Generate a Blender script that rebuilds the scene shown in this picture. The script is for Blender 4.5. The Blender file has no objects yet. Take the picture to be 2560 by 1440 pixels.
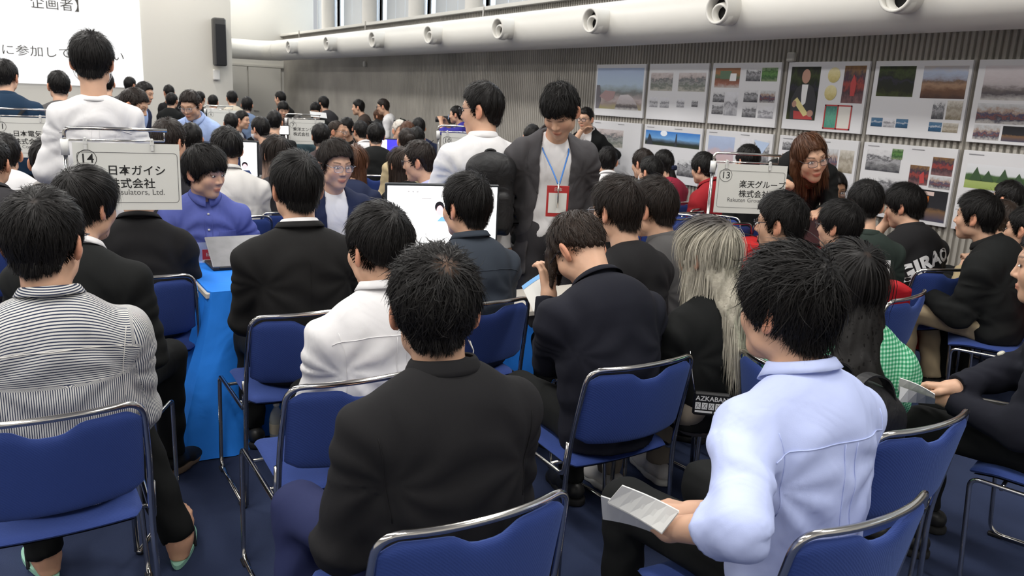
import bpy, math, random
import numpy as np
from mathutils import Vector, Matrix
from mathutils.bvhtree import BVHTree

random.seed(7)
RNG = np.random.default_rng(7)
SC = bpy.context.scene
COL = SC.collection
R_ = math.radians

# ------------------------------------------------------------------ camera, world, lights, exposure
FPX, CX, CY = 2000.0, 1280.0, 720.0
CAM_H, PITCH, ROLL, YAW = 1.63, 13.4, 2.8, 32.27


def cam_axes():
    p, r, t = R_(PITCH), R_(ROLL), R_(YAW)
    fwd = np.array([0, math.cos(p), -math.sin(p)])
    right = np.array([1.0, 0, 0])
    up = np.cross(right, fwd)
    R = right * math.cos(r) + up * math.sin(r)
    U = -right * math.sin(r) + up * math.cos(r)
    Z = np.array([[math.cos(t), math.sin(t), 0], [-math.sin(t), math.cos(t), 0], [0, 0, 1]])
    return Z @ fwd, Z @ R, Z @ U


FWD, RGT, UPV = cam_axes()
EYE = np.array([0, 0, CAM_H])
cam_data = bpy.data.cameras.new('camera')
cam_data.sensor_width = 36.0
cam_data.lens = FPX / 2560 * 36.0
cam_data.clip_start = 0.05
cam = bpy.data.objects.new('camera', cam_data)
COL.objects.link(cam)
cam.matrix_world = Matrix(((RGT[0], UPV[0], -FWD[0], 0), (RGT[1], UPV[1], -FWD[1], 0), (RGT[2], UPV[2], -FWD[2], CAM_H), (0, 0, 0, 1)))
cam_data.dof.use_dof = True
cam_data.dof.focus_distance = 2.8
cam_data.dof.aperture_fstop = 8.0
SC.camera = cam

world = bpy.data.worlds.new('world')
SC.world = world
world.use_nodes = True
world.node_tree.nodes['Background'].inputs[0].default_value = (0.93, 0.96, 1.0, 1)
world.node_tree.nodes['Background'].inputs[1].default_value = 0.55

SC.view_settings.view_transform = 'Standard'
SC.view_settings.look = 'None'
SC.view_settings.gamma = 1
SC.view_settings.use_curve_mapping = False
SC.view_settings.exposure = 0.0


def area(name, loc, sx, sy, power, col=(1, 0.97, 0.92), rot=(0, 0, 0)):
    l = bpy.data.lights.new(name, 'AREA')
    l.shape = 'RECTANGLE'
    l.size, l.size_y = sx, sy
    l.energy = power
    l.color = col
    o = bpy.data.objects.new(name, l)
    COL.objects.link(o)
    o.location = loc
    o.rotation_euler = rot
    return o


CEIL = 5.2
for ly in (-1.5, 2.5, 6.5, 10.5, 14.5, 18.0):
    for lx in (-5.0, -1.0, 3.0):
        area('ceiling_lamp_light', (lx, ly, CEIL - 0.08), 0.5, 2.4, 105 if ly < 13 else 62)
area('recess_fill_light', (5.0, 20.2, 4.6), 1.6, .4, 60)  # added fill that brightens the recess walls; no lamp fixture belongs to it
area('window_daylight', (6.05, 13.0, 3.9), 14.0, 1.6, 130, (0.85, 0.92, 1.0), (R_(90), 0, R_(90)))


def ray(px, py):
    return FWD + RGT * (px - CX) / FPX - UPV * (py - CY) / FPX


def at(px, py, d):
    return EYE + ray(px, py) * d


def at_z(px, py, z):
    r = ray(px, py)
    return EYE + r * ((z - CAM_H) / r[2])


def at_x(px, py, x):
    r = ray(px, py)
    return EYE + r * (x / r[0])


def at_y(px, py, y):
    r = ray(px, py)
    return EYE + r * (y / r[1])


# ------------------------------------------------------------------ materials
MATS = {}


def nodes_of(m):
    m.use_nodes = True
    nt = m.node_tree
    return nt, nt.nodes, nt.links, nt.nodes['Principled BSDF']


def mat(name, col, rough=0.6, spec=0.4, metal=0.0, var=0.0, vscale=8.0, bump=(), attr=False, emit=0.0, trans=0.0, alpha=1.0, sheen=0.0):
    """bump: sequence of (scale, strength, distance, stretch)"""
    if name in MATS:
        return MATS[name]
    m = bpy.data.materials.new(name)
    MATS[name] = m
    nt, N, L, P = nodes_of(m)
    c = (*col, 1)
    P.inputs['Base Color'].default_value = c
    P.inputs['Roughness'].default_value = rough
    P.inputs['Specular IOR Level'].default_value = spec
    P.inputs['Metallic'].default_value = metal
    if trans:
        P.inputs['Transmission Weight'].default_value = trans
    if alpha < 1:
        P.inputs['Alpha'].default_value = alpha
    if sheen:
        P.inputs['Sheen Weight'].default_value = sheen
    if emit:
        P.inputs['Emission Color'].default_value = c
        P.inputs['Emission Strength'].default_value = emit
    tc = N.new('ShaderNodeTexCoord')
    src = None
    if attr:
        a = N.new('ShaderNodeAttribute')
        a.attribute_name = 'Col'
        mx = N.new('ShaderNodeMix')
        mx.data_type = 'RGBA'
        mx.blend_type = 'MULTIPLY'
        mx.inputs[0].default_value = 1
        mx.inputs[6].default_value = c
        L.new(a.outputs['Color'], mx.inputs[7])
        src = mx.outputs[2]
    if var:
        n = N.new('ShaderNodeTexNoise')
        n.inputs['Scale'].default_value = vscale
        n.inputs['Detail'].default_value = 4
        L.new(tc.outputs['Object'], n.inputs['Vector'])
        mr = N.new('ShaderNodeMapRange')
        mr.inputs['From Min'].default_value = 0.3
        mr.inputs['From Max'].default_value = 0.7
        mr.inputs['To Min'].default_value = 1 - var
        mr.inputs['To Max'].default_value = 1 + var
        L.new(n.outputs['Fac'], mr.inputs['Value'])
        mx = N.new('ShaderNodeMix')
        mx.data_type = 'RGBA'
        mx.blend_type = 'MULTIPLY'
        mx.inputs[0].default_value = 1
        if src:
            L.new(src, mx.inputs[6])
        else:
            mx.inputs[6].default_value = c
        cb = N.new('ShaderNodeCombineColor')
        for i in range(3):
            L.new(mr.outputs[0], cb.inputs[i])
        L.new(cb.outputs[0], mx.inputs[7])
        src = mx.outputs[2]
    if src:
        L.new(src, P.inputs['Base Color'])
    prev = None
    for b in bump:
        sc, st, di = b[:3]
        n = N.new('ShaderNodeTexNoise')
        n.inputs['Scale'].default_value = sc
        n.inputs['Detail'].default_value = 3
        n.inputs['Distortion'].default_value = 0.6
        mp = N.new('ShaderNodeMapping')
        if len(b) > 3:
            mp.inputs['Scale'].default_value = b[3]
        if len(b) > 4:
            mp.inputs['Rotation'].default_value = b[4]
        L.new(tc.outputs['Object'], mp.inputs[0])
        L.new(mp.outputs[0], n.inputs['Vector'])
        bp = N.new('ShaderNodeBump')
        bp.inputs['Strength'].default_value = st
        bp.inputs['Distance'].default_value = di
        L.new(n.outputs['Fac'], bp.inputs['Height'])
        if prev:
            L.new(prev, bp.inputs['Normal'])
        prev = bp.outputs[0]
    if prev:
        L.new(prev, P.inputs['Normal'])
    return m


WRINK = ((7.0, 0.55, 0.03, (1, 1, 0.55), (0.3, 0.5, 0.2)), (420.0, 0.12, 0.002))
CALM = ((5.0, 0.35, 0.03, (1, 1, 0.5), (0.2, 0.4, 0.1)), (520.0, 0.12, 0.002))


def cloth(name, col, rough=0.85, wr=WRINK, var=0.06, sheen=0.0):
    return mat('cloth_' + name, col, rough, 0.2, var=var, vscale=5, bump=wr, sheen=sheen)


def skin(name='fair', col=(0.62, 0.375, 0.255)):
    m = mat('skin_' + name, col, 0.5, 0.35, attr=True, var=0.04, vscale=25, bump=((160, 0.08, 0.002),))
    P = m.node_tree.nodes['Principled BSDF']
    P.inputs['Subsurface Weight'].default_value = 0.12
    P.inputs['Subsurface Radius'].default_value = (0.012, 0.005, 0.003)
    return m


def hairmat(name='black', col=(0.0068, 0.0058, 0.0054), rough=0.48):
    return mat('hair_' + name, col, rough, 0.2, attr=True, bump=((90, 0.25, 0.004, (1, 1, 0.12)),))


# ------------------------------------------------------------------ mesh helpers
def new_mesh(name, verts, quads=None, tris=None, smooth=True, col=None, mats=None, midx=None, attrs=None):
    verts = np.asarray(verts, np.float32).reshape(-1, 3)
    me = bpy.data.meshes.new(name)
    fl, st, tot = [], [], 0
    for F, n in ((quads, 4), (tris, 3)):
        if F is None or len(F) == 0:
            continue
        F = np.asarray(F, np.int32).reshape(-1, n)
        fl.append(F.ravel())
        st.append(tot + np.arange(len(F)) * n)
        tot += len(F) * n
    fl = np.concatenate(fl)
    st = np.concatenate(st)
    me.vertices.add(len(verts))
    me.vertices.foreach_set('co', verts.ravel())
    me.loops.add(len(fl))
    me.loops.foreach_set('vertex_index', fl)
    me.polygons.add(len(st))
    me.polygons.foreach_set('loop_start', st.astype(np.int32))
    if midx is not None:
        me.polygons.foreach_set('material_index', np.asarray(midx, np.int32))
    me.polygons.foreach_set('use_smooth', np.full(len(st), smooth))
    me.update(calc_edges=True)
    if col is not None:
        a = me.color_attributes.new('Col', 'FLOAT_COLOR', 'POINT')
        c = np.ones((len(verts), 4), np.float32)
        c[:, :3] = col
        a.data.foreach_set('color', c.ravel())
    for k, v in (attrs or {}).items():
        a = me.attributes.new(k, 'FLOAT', 'POINT')
        a.data.foreach_set('value', np.asarray(v, np.float32))
    for m in (mats or []):
        me.materials.append(m)
    return me


def link(name, me, m=None, parent=None, loc=None, rz=None, smooth=None):
    o = bpy.data.objects.new(name, me)
    COL.objects.link(o)
    if m is not None and me is not None:
        me.materials.clear() if len(me.materials) else None
        for x in (m if isinstance(m, (list, tuple)) else [m]):
            me.materials.append(x)
    if parent is not None:
        o.parent = parent
    if loc is not None:
        o.location = loc
    if rz is not None:
        o.rotation_euler = (0, 0, rz)
    return o


def tag(o, label=None, cat=None, group=None, kind=None):
    if label:
        o['label'] = label
    if cat:
        o['category'] = cat
    if group:
        o['group'] = group
    if kind:
        o['kind'] = kind
    return o


def empty(name, loc=(0, 0, 0), rz=0, label=None, cat=None, group=None):
    o = bpy.data.objects.new(name, None)
    COL.objects.link(o)
    o.location = loc
    o.rotation_euler = (0, 0, rz)
    o.empty_display_size = 0.1
    return tag(o, label, cat, group)


class MB:
    """collects quads / tris for ONE mesh"""

    def __init__(s):
        s.v, s.q, s.t, s.n = [], [], [], 0

    def add(s, v, q=None, t=None):
        v = np.asarray(v, np.float32).reshape(-1, 3)
        if q is not None and len(q):
            s.q.append(np.asarray(q, np.int32).reshape(-1, 4) + s.n)
        if t is not None and len(t):
            s.t.append(np.asarray(t, np.int32).reshape(-1, 3) + s.n)
        s.v.append(v)
        s.n += len(v)
        return s

    def box(s, c, size, rot=None, bev=0.0):
        hx, hy, hz = [x / 2 for x in size]
        b = min(bev, hx * .9, hy * .9, hz * .9)
        pts, quads = [], []
        if b <= 0:
            pts = np.array([(x, y, z) for x in (-hx, hx) for y in (-hy, hy) for z in (-hz, hz)])
            quads = [(0, 1, 3, 2), (4, 6, 7, 5), (0, 4, 5, 1), (2, 3, 7, 6), (0, 2, 6, 4), (1, 5, 7, 3)]
            tr = None
        else:
            pts = []
            for sx in (-1, 1):
                for sy in (-1, 1):
                    for sz in (-1, 1):
                        pts += [(sx * hx, sy * (hy - b), sz * (hz - b)), (sx * (hx - b), sy * hy, sz * (hz - b)), (sx * (hx - b), sy * (hy - b), sz * hz)]
            pts = np.array(pts)
            I = lambda x, y, z, k: (((x > 0) * 2 + (y > 0)) * 2 + (z > 0)) * 3 + k
            quads = [(I(-1, -1, -1, 0), I(-1, -1, 1, 0), I(-1, 1, 1, 0), I(-1, 1, -1, 0)), (I(1, -1, -1, 0), I(1, 1, -1, 0), I(1, 1, 1, 0), I(1, -1, 1, 0)),
                     (I(-1, -1, -1, 1), I(1, -1, -1, 1), I(1, -1, 1, 1), I(-1, -1, 1, 1)), (I(-1, 1, -1, 1), I(-1, 1, 1, 1), I(1, 1, 1, 1), I(1, 1, -1, 1)),
                     (I(-1, -1, -1, 2), I(-1, 1, -1, 2), I(1, 1, -1, 2), I(1, -1, -1, 2)), (I(-1, -1, 1, 2), I(1, -1, 1, 2), I(1, 1, 1, 2), I(-1, 1, 1, 2))]
            for a in (-1, 1):
                for c_ in (-1, 1):
                    f = a * c_ > 0
                    e = [(I(a, c_, -1, 0), I(a, c_, 1, 0), I(a, c_, 1, 1), I(a, c_, -1, 1)), (I(a, -1, c_, 2), I(a, 1, c_, 2), I(a, 1, c_, 0), I(a, -1, c_, 0)), (I(-1, a, c_, 1), I(1, a, c_, 1), I(1, a, c_, 2), I(-1, a, c_, 2))]
                    quads += [tuple(reversed(x)) if f else x for x in e]
            tr = [tuple(I(a, b_, c_, k) for k in ((0, 1, 2) if a * b_ * c_ > 0 else (0, 2, 1))) for a in (-1, 1) for b_ in (-1, 1) for c_ in (-1, 1)]
        if rot is not None:
            pts = pts @ np.array(rot).T
        return s.add(pts + np.array(c), quads, tr)

    def tube(s, path, r, n=8, cap=True):
        P = np.asarray(path, float)
        m = len(P)
        T = np.gradient(P, axis=0)
        T /= np.linalg.norm(T, axis=1)[:, None] + 1e-12
        r = np.broadcast_to(np.asarray(r, float), (m,))
        u = np.cross(T[0], (0, 0, 1.0))
        if np.linalg.norm(u) < 0.1:
            u = np.cross(T[0], (1.0, 0, 0))
        u /= np.linalg.norm(u)
        a = np.linspace(0, 2 * math.pi, n, endpoint=False)
        V = []
        for i in range(m):
            u = u - T[i] * (u @ T[i])
            u /= np.linalg.norm(u) + 1e-12
            w = np.cross(T[i], u)
            V.append(P[i] + r[i] * (np.cos(a)[:, None] * u + np.sin(a)[:, None] * w))
        V = np.concatenate(V)
        q = [(i * n + j, i * n + (j + 1) % n, (i + 1) * n + (j + 1) % n, (i + 1) * n + j) for i in range(m - 1) for j in range(n)]
        t = []
        if cap:
            k = len(V)
            V = np.concatenate([V, P[:1], P[-1:]])
            t = [(k, (j + 1) % n, j) for j in range(n)] + [(k + 1, (m - 1) * n + j, (m - 1) * n + (j + 1) % n) for j in range(n)]
        return s.add(V, q, t)

    def lathe(s, prof, axis_o, axis_d, n=24):
        d = np.asarray(axis_d, float)
        d /= np.linalg.norm(d)
        u = np.cross(d, (0, 0, 1.0))
        if np.linalg.norm(u) < 0.1:
            u = np.cross(d, (1.0, 0, 0))
        u /= np.linalg.norm(u)
        w = np.cross(d, u)
        a = np.linspace(0, 2 * math.pi, n, endpoint=False)
        V = np.concatenate([np.asarray(axis_o) + d * h + r * (np.cos(a)[:, None] * u + np.sin(a)[:, None] * w) for r, h in prof])
        m = len(prof)
        q = [(i * n + j, (i + 1) * n + j, (i + 1) * n + (j + 1) % n, i * n + (j + 1) % n) for i in range(m - 1) for j in range(n)]
        return s.add(V, q)

    def grid(s, G, flip=False):
        G = np.asarray(G, float)
        a, b = G.shape[:2]
        I = np.arange(a * b).reshape(a, b)
        q = np.stack([I[:-1, :-1], I[1:, :-1], I[1:, 1:], I[:-1, 1:]], -1).reshape(-1, 4)
        if flip:
            q = q[:, ::-1]
        return s.add(G.reshape(-1, 3), q)

    def mesh(s, name='mesh', smooth=False):
        return new_mesh(name, np.concatenate(s.v), np.concatenate(s.q) if s.q else None, np.concatenate(s.t) if s.t else None, smooth)

    def build(s, name, m=None, parent=None, smooth=False, loc=None, rz=None):
        return link(name, s.mesh(name, smooth), m, parent, loc, rz)


def fillet(pts, rad, n=5):
    """polyline with rounded corners"""
    P = [np.asarray(p, float) for p in pts]
    out = [P[0]]
    for i in range(1, len(P) - 1):
        a, b, c = P[i - 1], P[i], P[i + 1]
        r = rad[i - 1] if isinstance(rad, (list, tuple)) else rad
        d1, d2 = np.linalg.norm(a - b), np.linalg.norm(c - b)
        k = min(r, d1 * .49, d2 * .49)
        p, q = b + (a - b) / d1 * k, b + (c - b) / d2 * k
        for t in np.linspace(0, 1, n):
            out.append((1 - t) ** 2 * p + 2 * t * (1 - t) * b + t * t * q)
    out.append(P[-1])
    return np.array(out)


def text_mesh(body, size, name='lettering', align='LEFT', ext=0.0, shear=0.0, bold=0.0, spacing=1.0):
    cu = bpy.data.curves.new(name, 'FONT')
    cu.body = body
    cu.size = size
    cu.align_x = align
    cu.extrude = ext
    cu.offset = bold
    cu.shear = shear
    cu.space_character = spacing
    cu.resolution_u = 3
    ob = bpy.data.objects.new(name, cu)
    COL.objects.link(ob)
    dg = bpy.context.evaluated_depsgraph_get()
    me = bpy.data.meshes.new_from_object(ob.evaluated_get(dg))
    bpy.data.objects.remove(ob)
    me.name = name
    return me


# ------------------------------------------------------------------ signed-distance modelling (one continuous surface per figure)
class Vol:
    def __init__(s, lo, hi, h):
        s.h = h
        s.lo = np.asarray(lo, np.float32)
        n = np.maximum(np.ceil((np.asarray(hi) - s.lo) / h).astype(int) + 1, 4)
        s.ax = [s.lo[i] + h * np.arange(n[i], dtype=np.float32) for i in range(3)]
        s.v = np.full(n, 0.3, np.float32)

    def win(s, lo, hi):
        sl = []
        for i in range(3):
            a = int(np.searchsorted(s.ax[i], lo[i]))
            b = int(np.searchsorted(s.ax[i], hi[i], side='right'))
            sl.append(slice(max(a - 1, 0), min(b + 1, len(s.ax[i]))))
        return tuple(sl)

    def xyz(s, w):
        return s.ax[0][w[0]][:, None, None], s.ax[1][w[1]][None, :, None], s.ax[2][w[2]][None, None, :]

    def put(s, w, d, k, sub=False):
        a = s.v[w]
        if a.size == 0:
            return
        if sub:
            d = -d
            if k > 0:
                hh = np.maximum(k - np.abs(a - d), 0) / k
                s.v[w] = np.maximum(a, d) + hh * hh * k * .25
            else:
                s.v[w] = np.maximum(a, d)
        else:
            if k > 0:
                hh = np.maximum(k - np.abs(a - d), 0) / k
                s.v[w] = np.minimum(a, d) - hh * hh * k * .25
            else:
                s.v[w] = np.minimum(a, d)

    def cone(s, a, b, r1, r2, k=0.02, flat=None, cut=None, cut0=None):
        """round cone a->b; flat=(axis vector, factor) squashes along a direction; cut trims flat at b"""
        a, b = np.asarray(a, np.float32), np.asarray(b, np.float32)
        m = max(r1, r2) + k + 2.5 * s.h
        w = s.win(np.minimum(a, b) - m, np.maximum(a, b) + m)
        X, Y, Z = s.xyz(w)
        ab = b - a
        if flat is None:
            L2 = float(ab @ ab) + 1e-12
            px, py, pz = X - a[0], Y - a[1], Z - a[2]
            t = np.clip((px * ab[0] + py * ab[1] + pz * ab[2]) / L2, 0, 1)
            d = np.sqrt((px - t * ab[0]) ** 2 + (py - t * ab[1]) ** 2 + (pz - t * ab[2]) ** 2) - (r1 + (r2 - r1) * t)
        else:
            n, f = np.asarray(flat[0], np.float32), flat[1]
            g = 1 / f - 1
            ab2 = ab + n * (ab @ n) * g
            L2 = float(ab2 @ ab2) + 1e-12
            px, py, pz = X - a[0], Y - a[1], Z - a[2]
            pn = (px * n[0] + py * n[1] + pz * n[2]) * g
            px, py, pz = px + n[0] * pn, py + n[1] * pn, pz + n[2] * pn
            t = np.clip((px * ab2[0] + py * ab2[1] + pz * ab2[2]) / L2, 0, 1)
            d = (np.sqrt((px - t * ab2[0]) ** 2 + (py - t * ab2[1]) ** 2 + (pz - t * ab2[2]) ** 2) - (r1 + (r2 - r1) * t)) * (0.5 + f * .5)
        if cut is not None:
            u = ab / (np.linalg.norm(ab) + 1e-9)
            d = np.maximum(d, (X - b[0]) * u[0] + (Y - b[1]) * u[1] + (Z - b[2]) * u[2] - cut)
        s.put(w, d, k)

    def rbox(s, c, hf, r, k=0.02, rot=None):
        c, hf = np.asarray(c, np.float32), np.asarray(hf, np.float32)
        m = float(np.linalg.norm(hf)) + k + 2.5 * s.h
        w = s.win(c - m, c + m)
        X, Y, Z = s.xyz(w)
        q = [X - c[0], Y - c[1], Z - c[2]]
        if rot is not None:
            q = [q[0] * rot[0][i] + q[1] * rot[1][i] + q[2] * rot[2][i] for i in range(3)]
        q = [np.abs(q[i]) - (hf[i] - r) for i in range(3)]
        d = np.sqrt(sum(np.maximum(x, 0) ** 2 for x in q)) + np.minimum(np.maximum(np.maximum(q[0], q[1]), q[2]), 0) - r
        s.put(w, d, k)

    def ell(s, c, r, k=0.02, rot=None, sub=False):
        c, r = np.asarray(c, np.float32), np.asarray(r, np.float32)
        m = float(r.max()) + k + 2.5 * s.h
        w = s.win(c - m, c + m)
        X, Y, Z = s.xyz(w)
        px, py, pz = X - c[0], Y - c[1], Z - c[2]
        if rot is not None:
            q = [px * rot[0][i] + py * rot[1][i] + pz * rot[2][i] for i in range(3)]
            px, py, pz = q
        k0 = np.sqrt((px / r[0]) ** 2 + (py / r[1]) ** 2 + (pz / r[2]) ** 2)
        k1 = np.sqrt((px / r[0] ** 2) ** 2 + (py / r[1] ** 2) ** 2 + (pz / r[2] ** 2) ** 2) + 1e-9
        s.put(w, k0 * (k0 - 1) / k1, k, sub)

    def plane(s, p, n):
        """keep the side opposite to n"""
        n = np.asarray(n, np.float32)
        X, Y, Z = s.xyz((slice(None),) * 3)
        s.v = np.maximum(s.v, (X - p[0]) * n[0] + (Y - p[1]) * n[1] + (Z - p[2]) * n[2])

    def field(s, fn, band=0.04):
        """add fn(x, y, z) near the surface"""
        i = np.nonzero(np.abs(s.v) < band)
        s.v[i] += fn(s.ax[0][i[0]], s.ax[1][i[1]], s.ax[2][i[2]])

    def nets(s):
        v, h = s.v, s.h
        for i in range(3):  # keep closed at the border
            sl = [slice(None)] * 3
            for e in (0, -1):
                sl[i] = e
                v[tuple(sl)] = np.maximum(v[tuple(sl)], 0.001)
        S = v < 0
        cnt = np.zeros(np.array(v.shape) - 1, np.int8)
        for ox in (0, 1):
            for oy in (0, 1):
                for oz in (0, 1):
                    cnt += S[ox:v.shape[0] - 1 + ox, oy:v.shape[1] - 1 + oy, oz:v.shape[2] - 1 + oz]
        act = (cnt > 0) & (cnt < 8)
        ijk = np.argwhere(act)
        idx = np.full(act.shape, -1, np.int32)
        idx[act] = np.arange(len(ijk))
        O = [(x, y, z) for x in (0, 1) for y in (0, 1) for z in (0, 1)]
        V = [v[ijk[:, 0] + o[0], ijk[:, 1] + o[1], ijk[:, 2] + o[2]] for o in O]
        acc = np.zeros((len(ijk), 3), np.float32)
        num = np.zeros(len(ijk), np.float32)
        for a in range(8):
            for b in range(a + 1, 8):
                dv = np.subtract(O[b], O[a])
                if np.abs(dv).sum() != 1:
                    continue
                m = (V[a] < 0) != (V[b] < 0)
                t = V[a][m] / (V[a][m] - V[b][m])
                acc[m] += np.array(O[a], np.float32) + t[:, None] * dv.astype(np.float32)
                num[m] += 1
        verts = s.lo + h * (ijk + acc / np.maximum(num, 1)[:, None])
        Q = []
        for ax in range(3):
            o1, o2 = (ax + 1) % 3, (ax + 2) % 3
            A = [slice(1, -1)] * 3
            B = [slice(1, -1)] * 3
            A[ax], B[ax] = slice(0, -1), slice(1, None)
            sa, sb = S[tuple(A)], S[tuple(B)]
            e = np.argwhere(sa != sb)
            if len(e) == 0:
                continue
            ins = sa[e[:, 0], e[:, 1], e[:, 2]]

            def cell(d1, d2):
                c = e.copy()
                c[:, o1] += d1
                c[:, o2] += d2
                return idx[c[:, 0], c[:, 1], c[:, 2]]
            q = np.stack([cell(0, 0), cell(1, 0), cell(1, 1), cell(0, 1)], 1)
            q[~ins] = q[~ins][:, ::-1]
            Q.append(q)
        return verts.astype(np.float32), np.concatenate(Q)


def vnormals(v, q):
    n = np.cross(v[q[:, 2]] - v[q[:, 0]], v[q[:, 3]] - v[q[:, 1]])
    out = np.zeros_like(v)
    for i in range(4):
        np.add.at(out, q[:, i], n)
    return out / (np.linalg.norm(out, axis=1)[:, None] + 1e-9)


def rotm(yaw=0, pitch=0, roll=0):
    """local +Y forward. yaw>0 turns to the right, pitch>0 looks down, roll>0 tilts to the right"""
    y, p, r = R_(-yaw), R_(-pitch), R_(roll)
    Rz = np.array([[math.cos(y), -math.sin(y), 0], [math.sin(y), math.cos(y), 0], [0, 0, 1]])
    Rx = np.array([[1, 0, 0], [0, math.cos(p), -math.sin(p)], [0, math.sin(p), math.cos(p)]])
    Ry = np.array([[math.cos(r), 0, math.sin(r)], [0, 1, 0], [-math.sin(r), 0, math.cos(r)]])
    return Rz @ Rx @ Ry


def ik(a, b, l1, l2, pole):
    a, b = np.asarray(a, float), np.asarray(b, float)
    d = b - a
    L = np.linalg.norm(d)
    if L > (l1 + l2) * .995:
        b = a + d / L * (l1 + l2) * .995
        d = b - a
        L = np.linalg.norm(d)
    u = d / L
    x = (l1 * l1 - l2 * l2 + L * L) / (2 * L)
    hgt = math.sqrt(max(l1 * l1 - x * x, 0))
    p = np.asarray(pole, float)
    p = p - u * (p @ u)
    p /= np.linalg.norm(p) + 1e-9
    return a + u * x + p * hgt, b

# ------------------------------------------------------------------ people
HAIRLINE = {
    'short': [(0, .064), (35, .058), (58, .022), (70, -.022), (82, .006), (98, .024), (114, -.035), (135, -.082), (180, -.104)],
    'fringe': [(0, .030), (30, .026), (50, .012), (66, -.03), (80, -.03), (95, -.006), (112, -.05), (135, -.085), (180, -.106)],
    'bowl': [(0, .010), (30, .008), (52, -.012), (66, -.042), (85, -.036), (100, -.03), (118, -.062), (140, -.09), (180, -.106)],
    'taper': [(0, .064), (35, .058), (58, .03), (72, .0), (84, .012), (96, .02), (112, -.015), (135, -.045), (180, -.062)],
    'long': [(0, .03), (28, .02), (45, -.04), (60, -.09), (90, -.11), (120, -.11), (180, -.11)],
    'parted': [(0, .066), (22, .058), (40, .01), (56, -.05), (75, -.10), (120, -.11), (180, -.11)],
    'back': [(0, .068), (35, .06), (58, .03), (72, .005), (84, .005), (96, .012), (112, -.04), (135, -.08), (180, -.10)],
    'receding': [(0, .088), (30, .085), (50, .06), (68, .01), (84, .0), (96, .01), (112, -.035), (135, -.07), (180, -.09)],
}
WHORL = np.array([0.012, -0.072, 0.092], np.float32)


def phi_of(x, y):
    return np.degrees(np.arctan2(np.abs(x), y))


def hairline(style, x, y):
    T = HAIRLINE[style]
    return np.interp(phi_of(x, y + .012), [t[0] for t in T], [t[1] for t in T])


def head_mesh(h, neck_b, style, face=True, female=False, nape_fade=True, jaw=1.0):
    lo = np.minimum((-.108, -.13, -.15), neck_b - .075)
    hi = np.maximum((.108, .135, .125), neck_b + .075)
    V = Vol(lo, hi, h)
    V.ell((0, -.012, .022), (.076, .096, .088), 0)
    j = jaw * (.94 if female else 1)
    V.ell((0, .03, -.05), (.061 * j, .060, .080), .03)
    V.ell((0, .063, -.110), (.026 * j, .022, .020), .03)
    for s in (-1, 1):
        V.ell((s * .040, .054, -.034), (.028, .027, .030), .025)
        V.ell((s * .052 * j, .005, -.078), (.014, .03, .022), .03)
    V.ell((0, .071, .020), (.052, .018, .014), .025)
    V.cone((0, .084, .006), (0, .1025, -.036), .0065, .0108, .014)
    for s in (-1, 1):
        V.ell((s * .012, .092, -.041), (.0082, .010, .0075), .008)
    for s in (-1, 1):
        V.ell((s * .033, .1015, -.003), (.018, .0120, .0085), .014, sub=True)
    V.ell((0, .0865, -.0710), (.022, .011, .0052), .008)
    V.ell((0, .0858, -.0805), (.017, .0115, .0060), .008)
    V.ell((0, .1005, -.0757), (.020, .006, .0014), .004, sub=True)
    V.cone((0, -.024, -.045), neck_b, .055 * (.88 if female else 1), .060 * (.88 if female else 1), .025)
    for s in (-1, 1):
        a = R_(28) * s
        rot = np.array([[math.cos(a), -math.sin(a), 0], [math.sin(a), math.cos(a), 0], [0, 0, 1]])
        V.ell((s * .085, -.014, -.015), (.0095, .023, .036), .006, rot)
        V.ell((s * .0950, -.008, -.012), (.007, .012, .020), .005, rot, sub=True)
        V.ell((s * .079, -.006, -.043), (.007, .010, .010), .006)
    v, q = V.nets()
    x, y, z = v.T
    c = np.ones((len(v), 3), np.float32)

    def mix(m, col):
        m = np.clip(m, 0, 1)[:, None]
        c[:] = c * (1 - m) + np.array(col, np.float32) * m
    ear = np.clip((np.abs(x) - .078) / .008, 0, 1)
    mix(ear * .8, (1.12, .80, .72))
    ch = np.exp(-(((np.abs(x) - .04) / .022) ** 2 + ((z + .035) / .022) ** 2)) * (y > .03)
    mix(ch * .5, (1.06, .84, .80))
    if face:
        lip = np.exp(-((x / .024) ** 4 + ((z + .0755) / .0105) ** 4)) * (y > .082)
        mix(lip, (.95, .62, .60) if not female else (.97, .48, .50))
        mix(np.exp(-((x / .021) ** 4 + ((z + .0757) / .0024) ** 2)) * (y > .08) * .8, (.35, .15, .14))
        ax = np.abs(x)
        bz = .0205 + .006 * np.sin(np.clip((ax - .014) / .04, 0, 1) * 2.4)
        brow = np.exp(-(((z - bz) / .0042) ** 4)) * (ax > .013) * (ax < .052) * (y > .04)
        mix(brow * .85, (.10, .09, .09))
        sh = np.exp(-(((ax - .033) / .017) ** 4 + ((z + .0035) / .0052) ** 4)) * (y > .06)
        mix(sh * .8, (.12, .09, .08))
        mix(np.exp(-(((ax - .008) / .005) ** 2 + ((z + .047) / .004) ** 2)) * (y > .09) * .7, (.4, .2, .17))
    zl = hairline(style, x, y)
    fade = .030 if style in ('taper', 'short', 'receding') and nape_fade else .014
    m = np.clip((z - zl) / fade + .35, 0, 1) * (np.abs(x) < .083)
    mix(m * .96, (.035, .035, .04))
    return v, q, c


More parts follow.
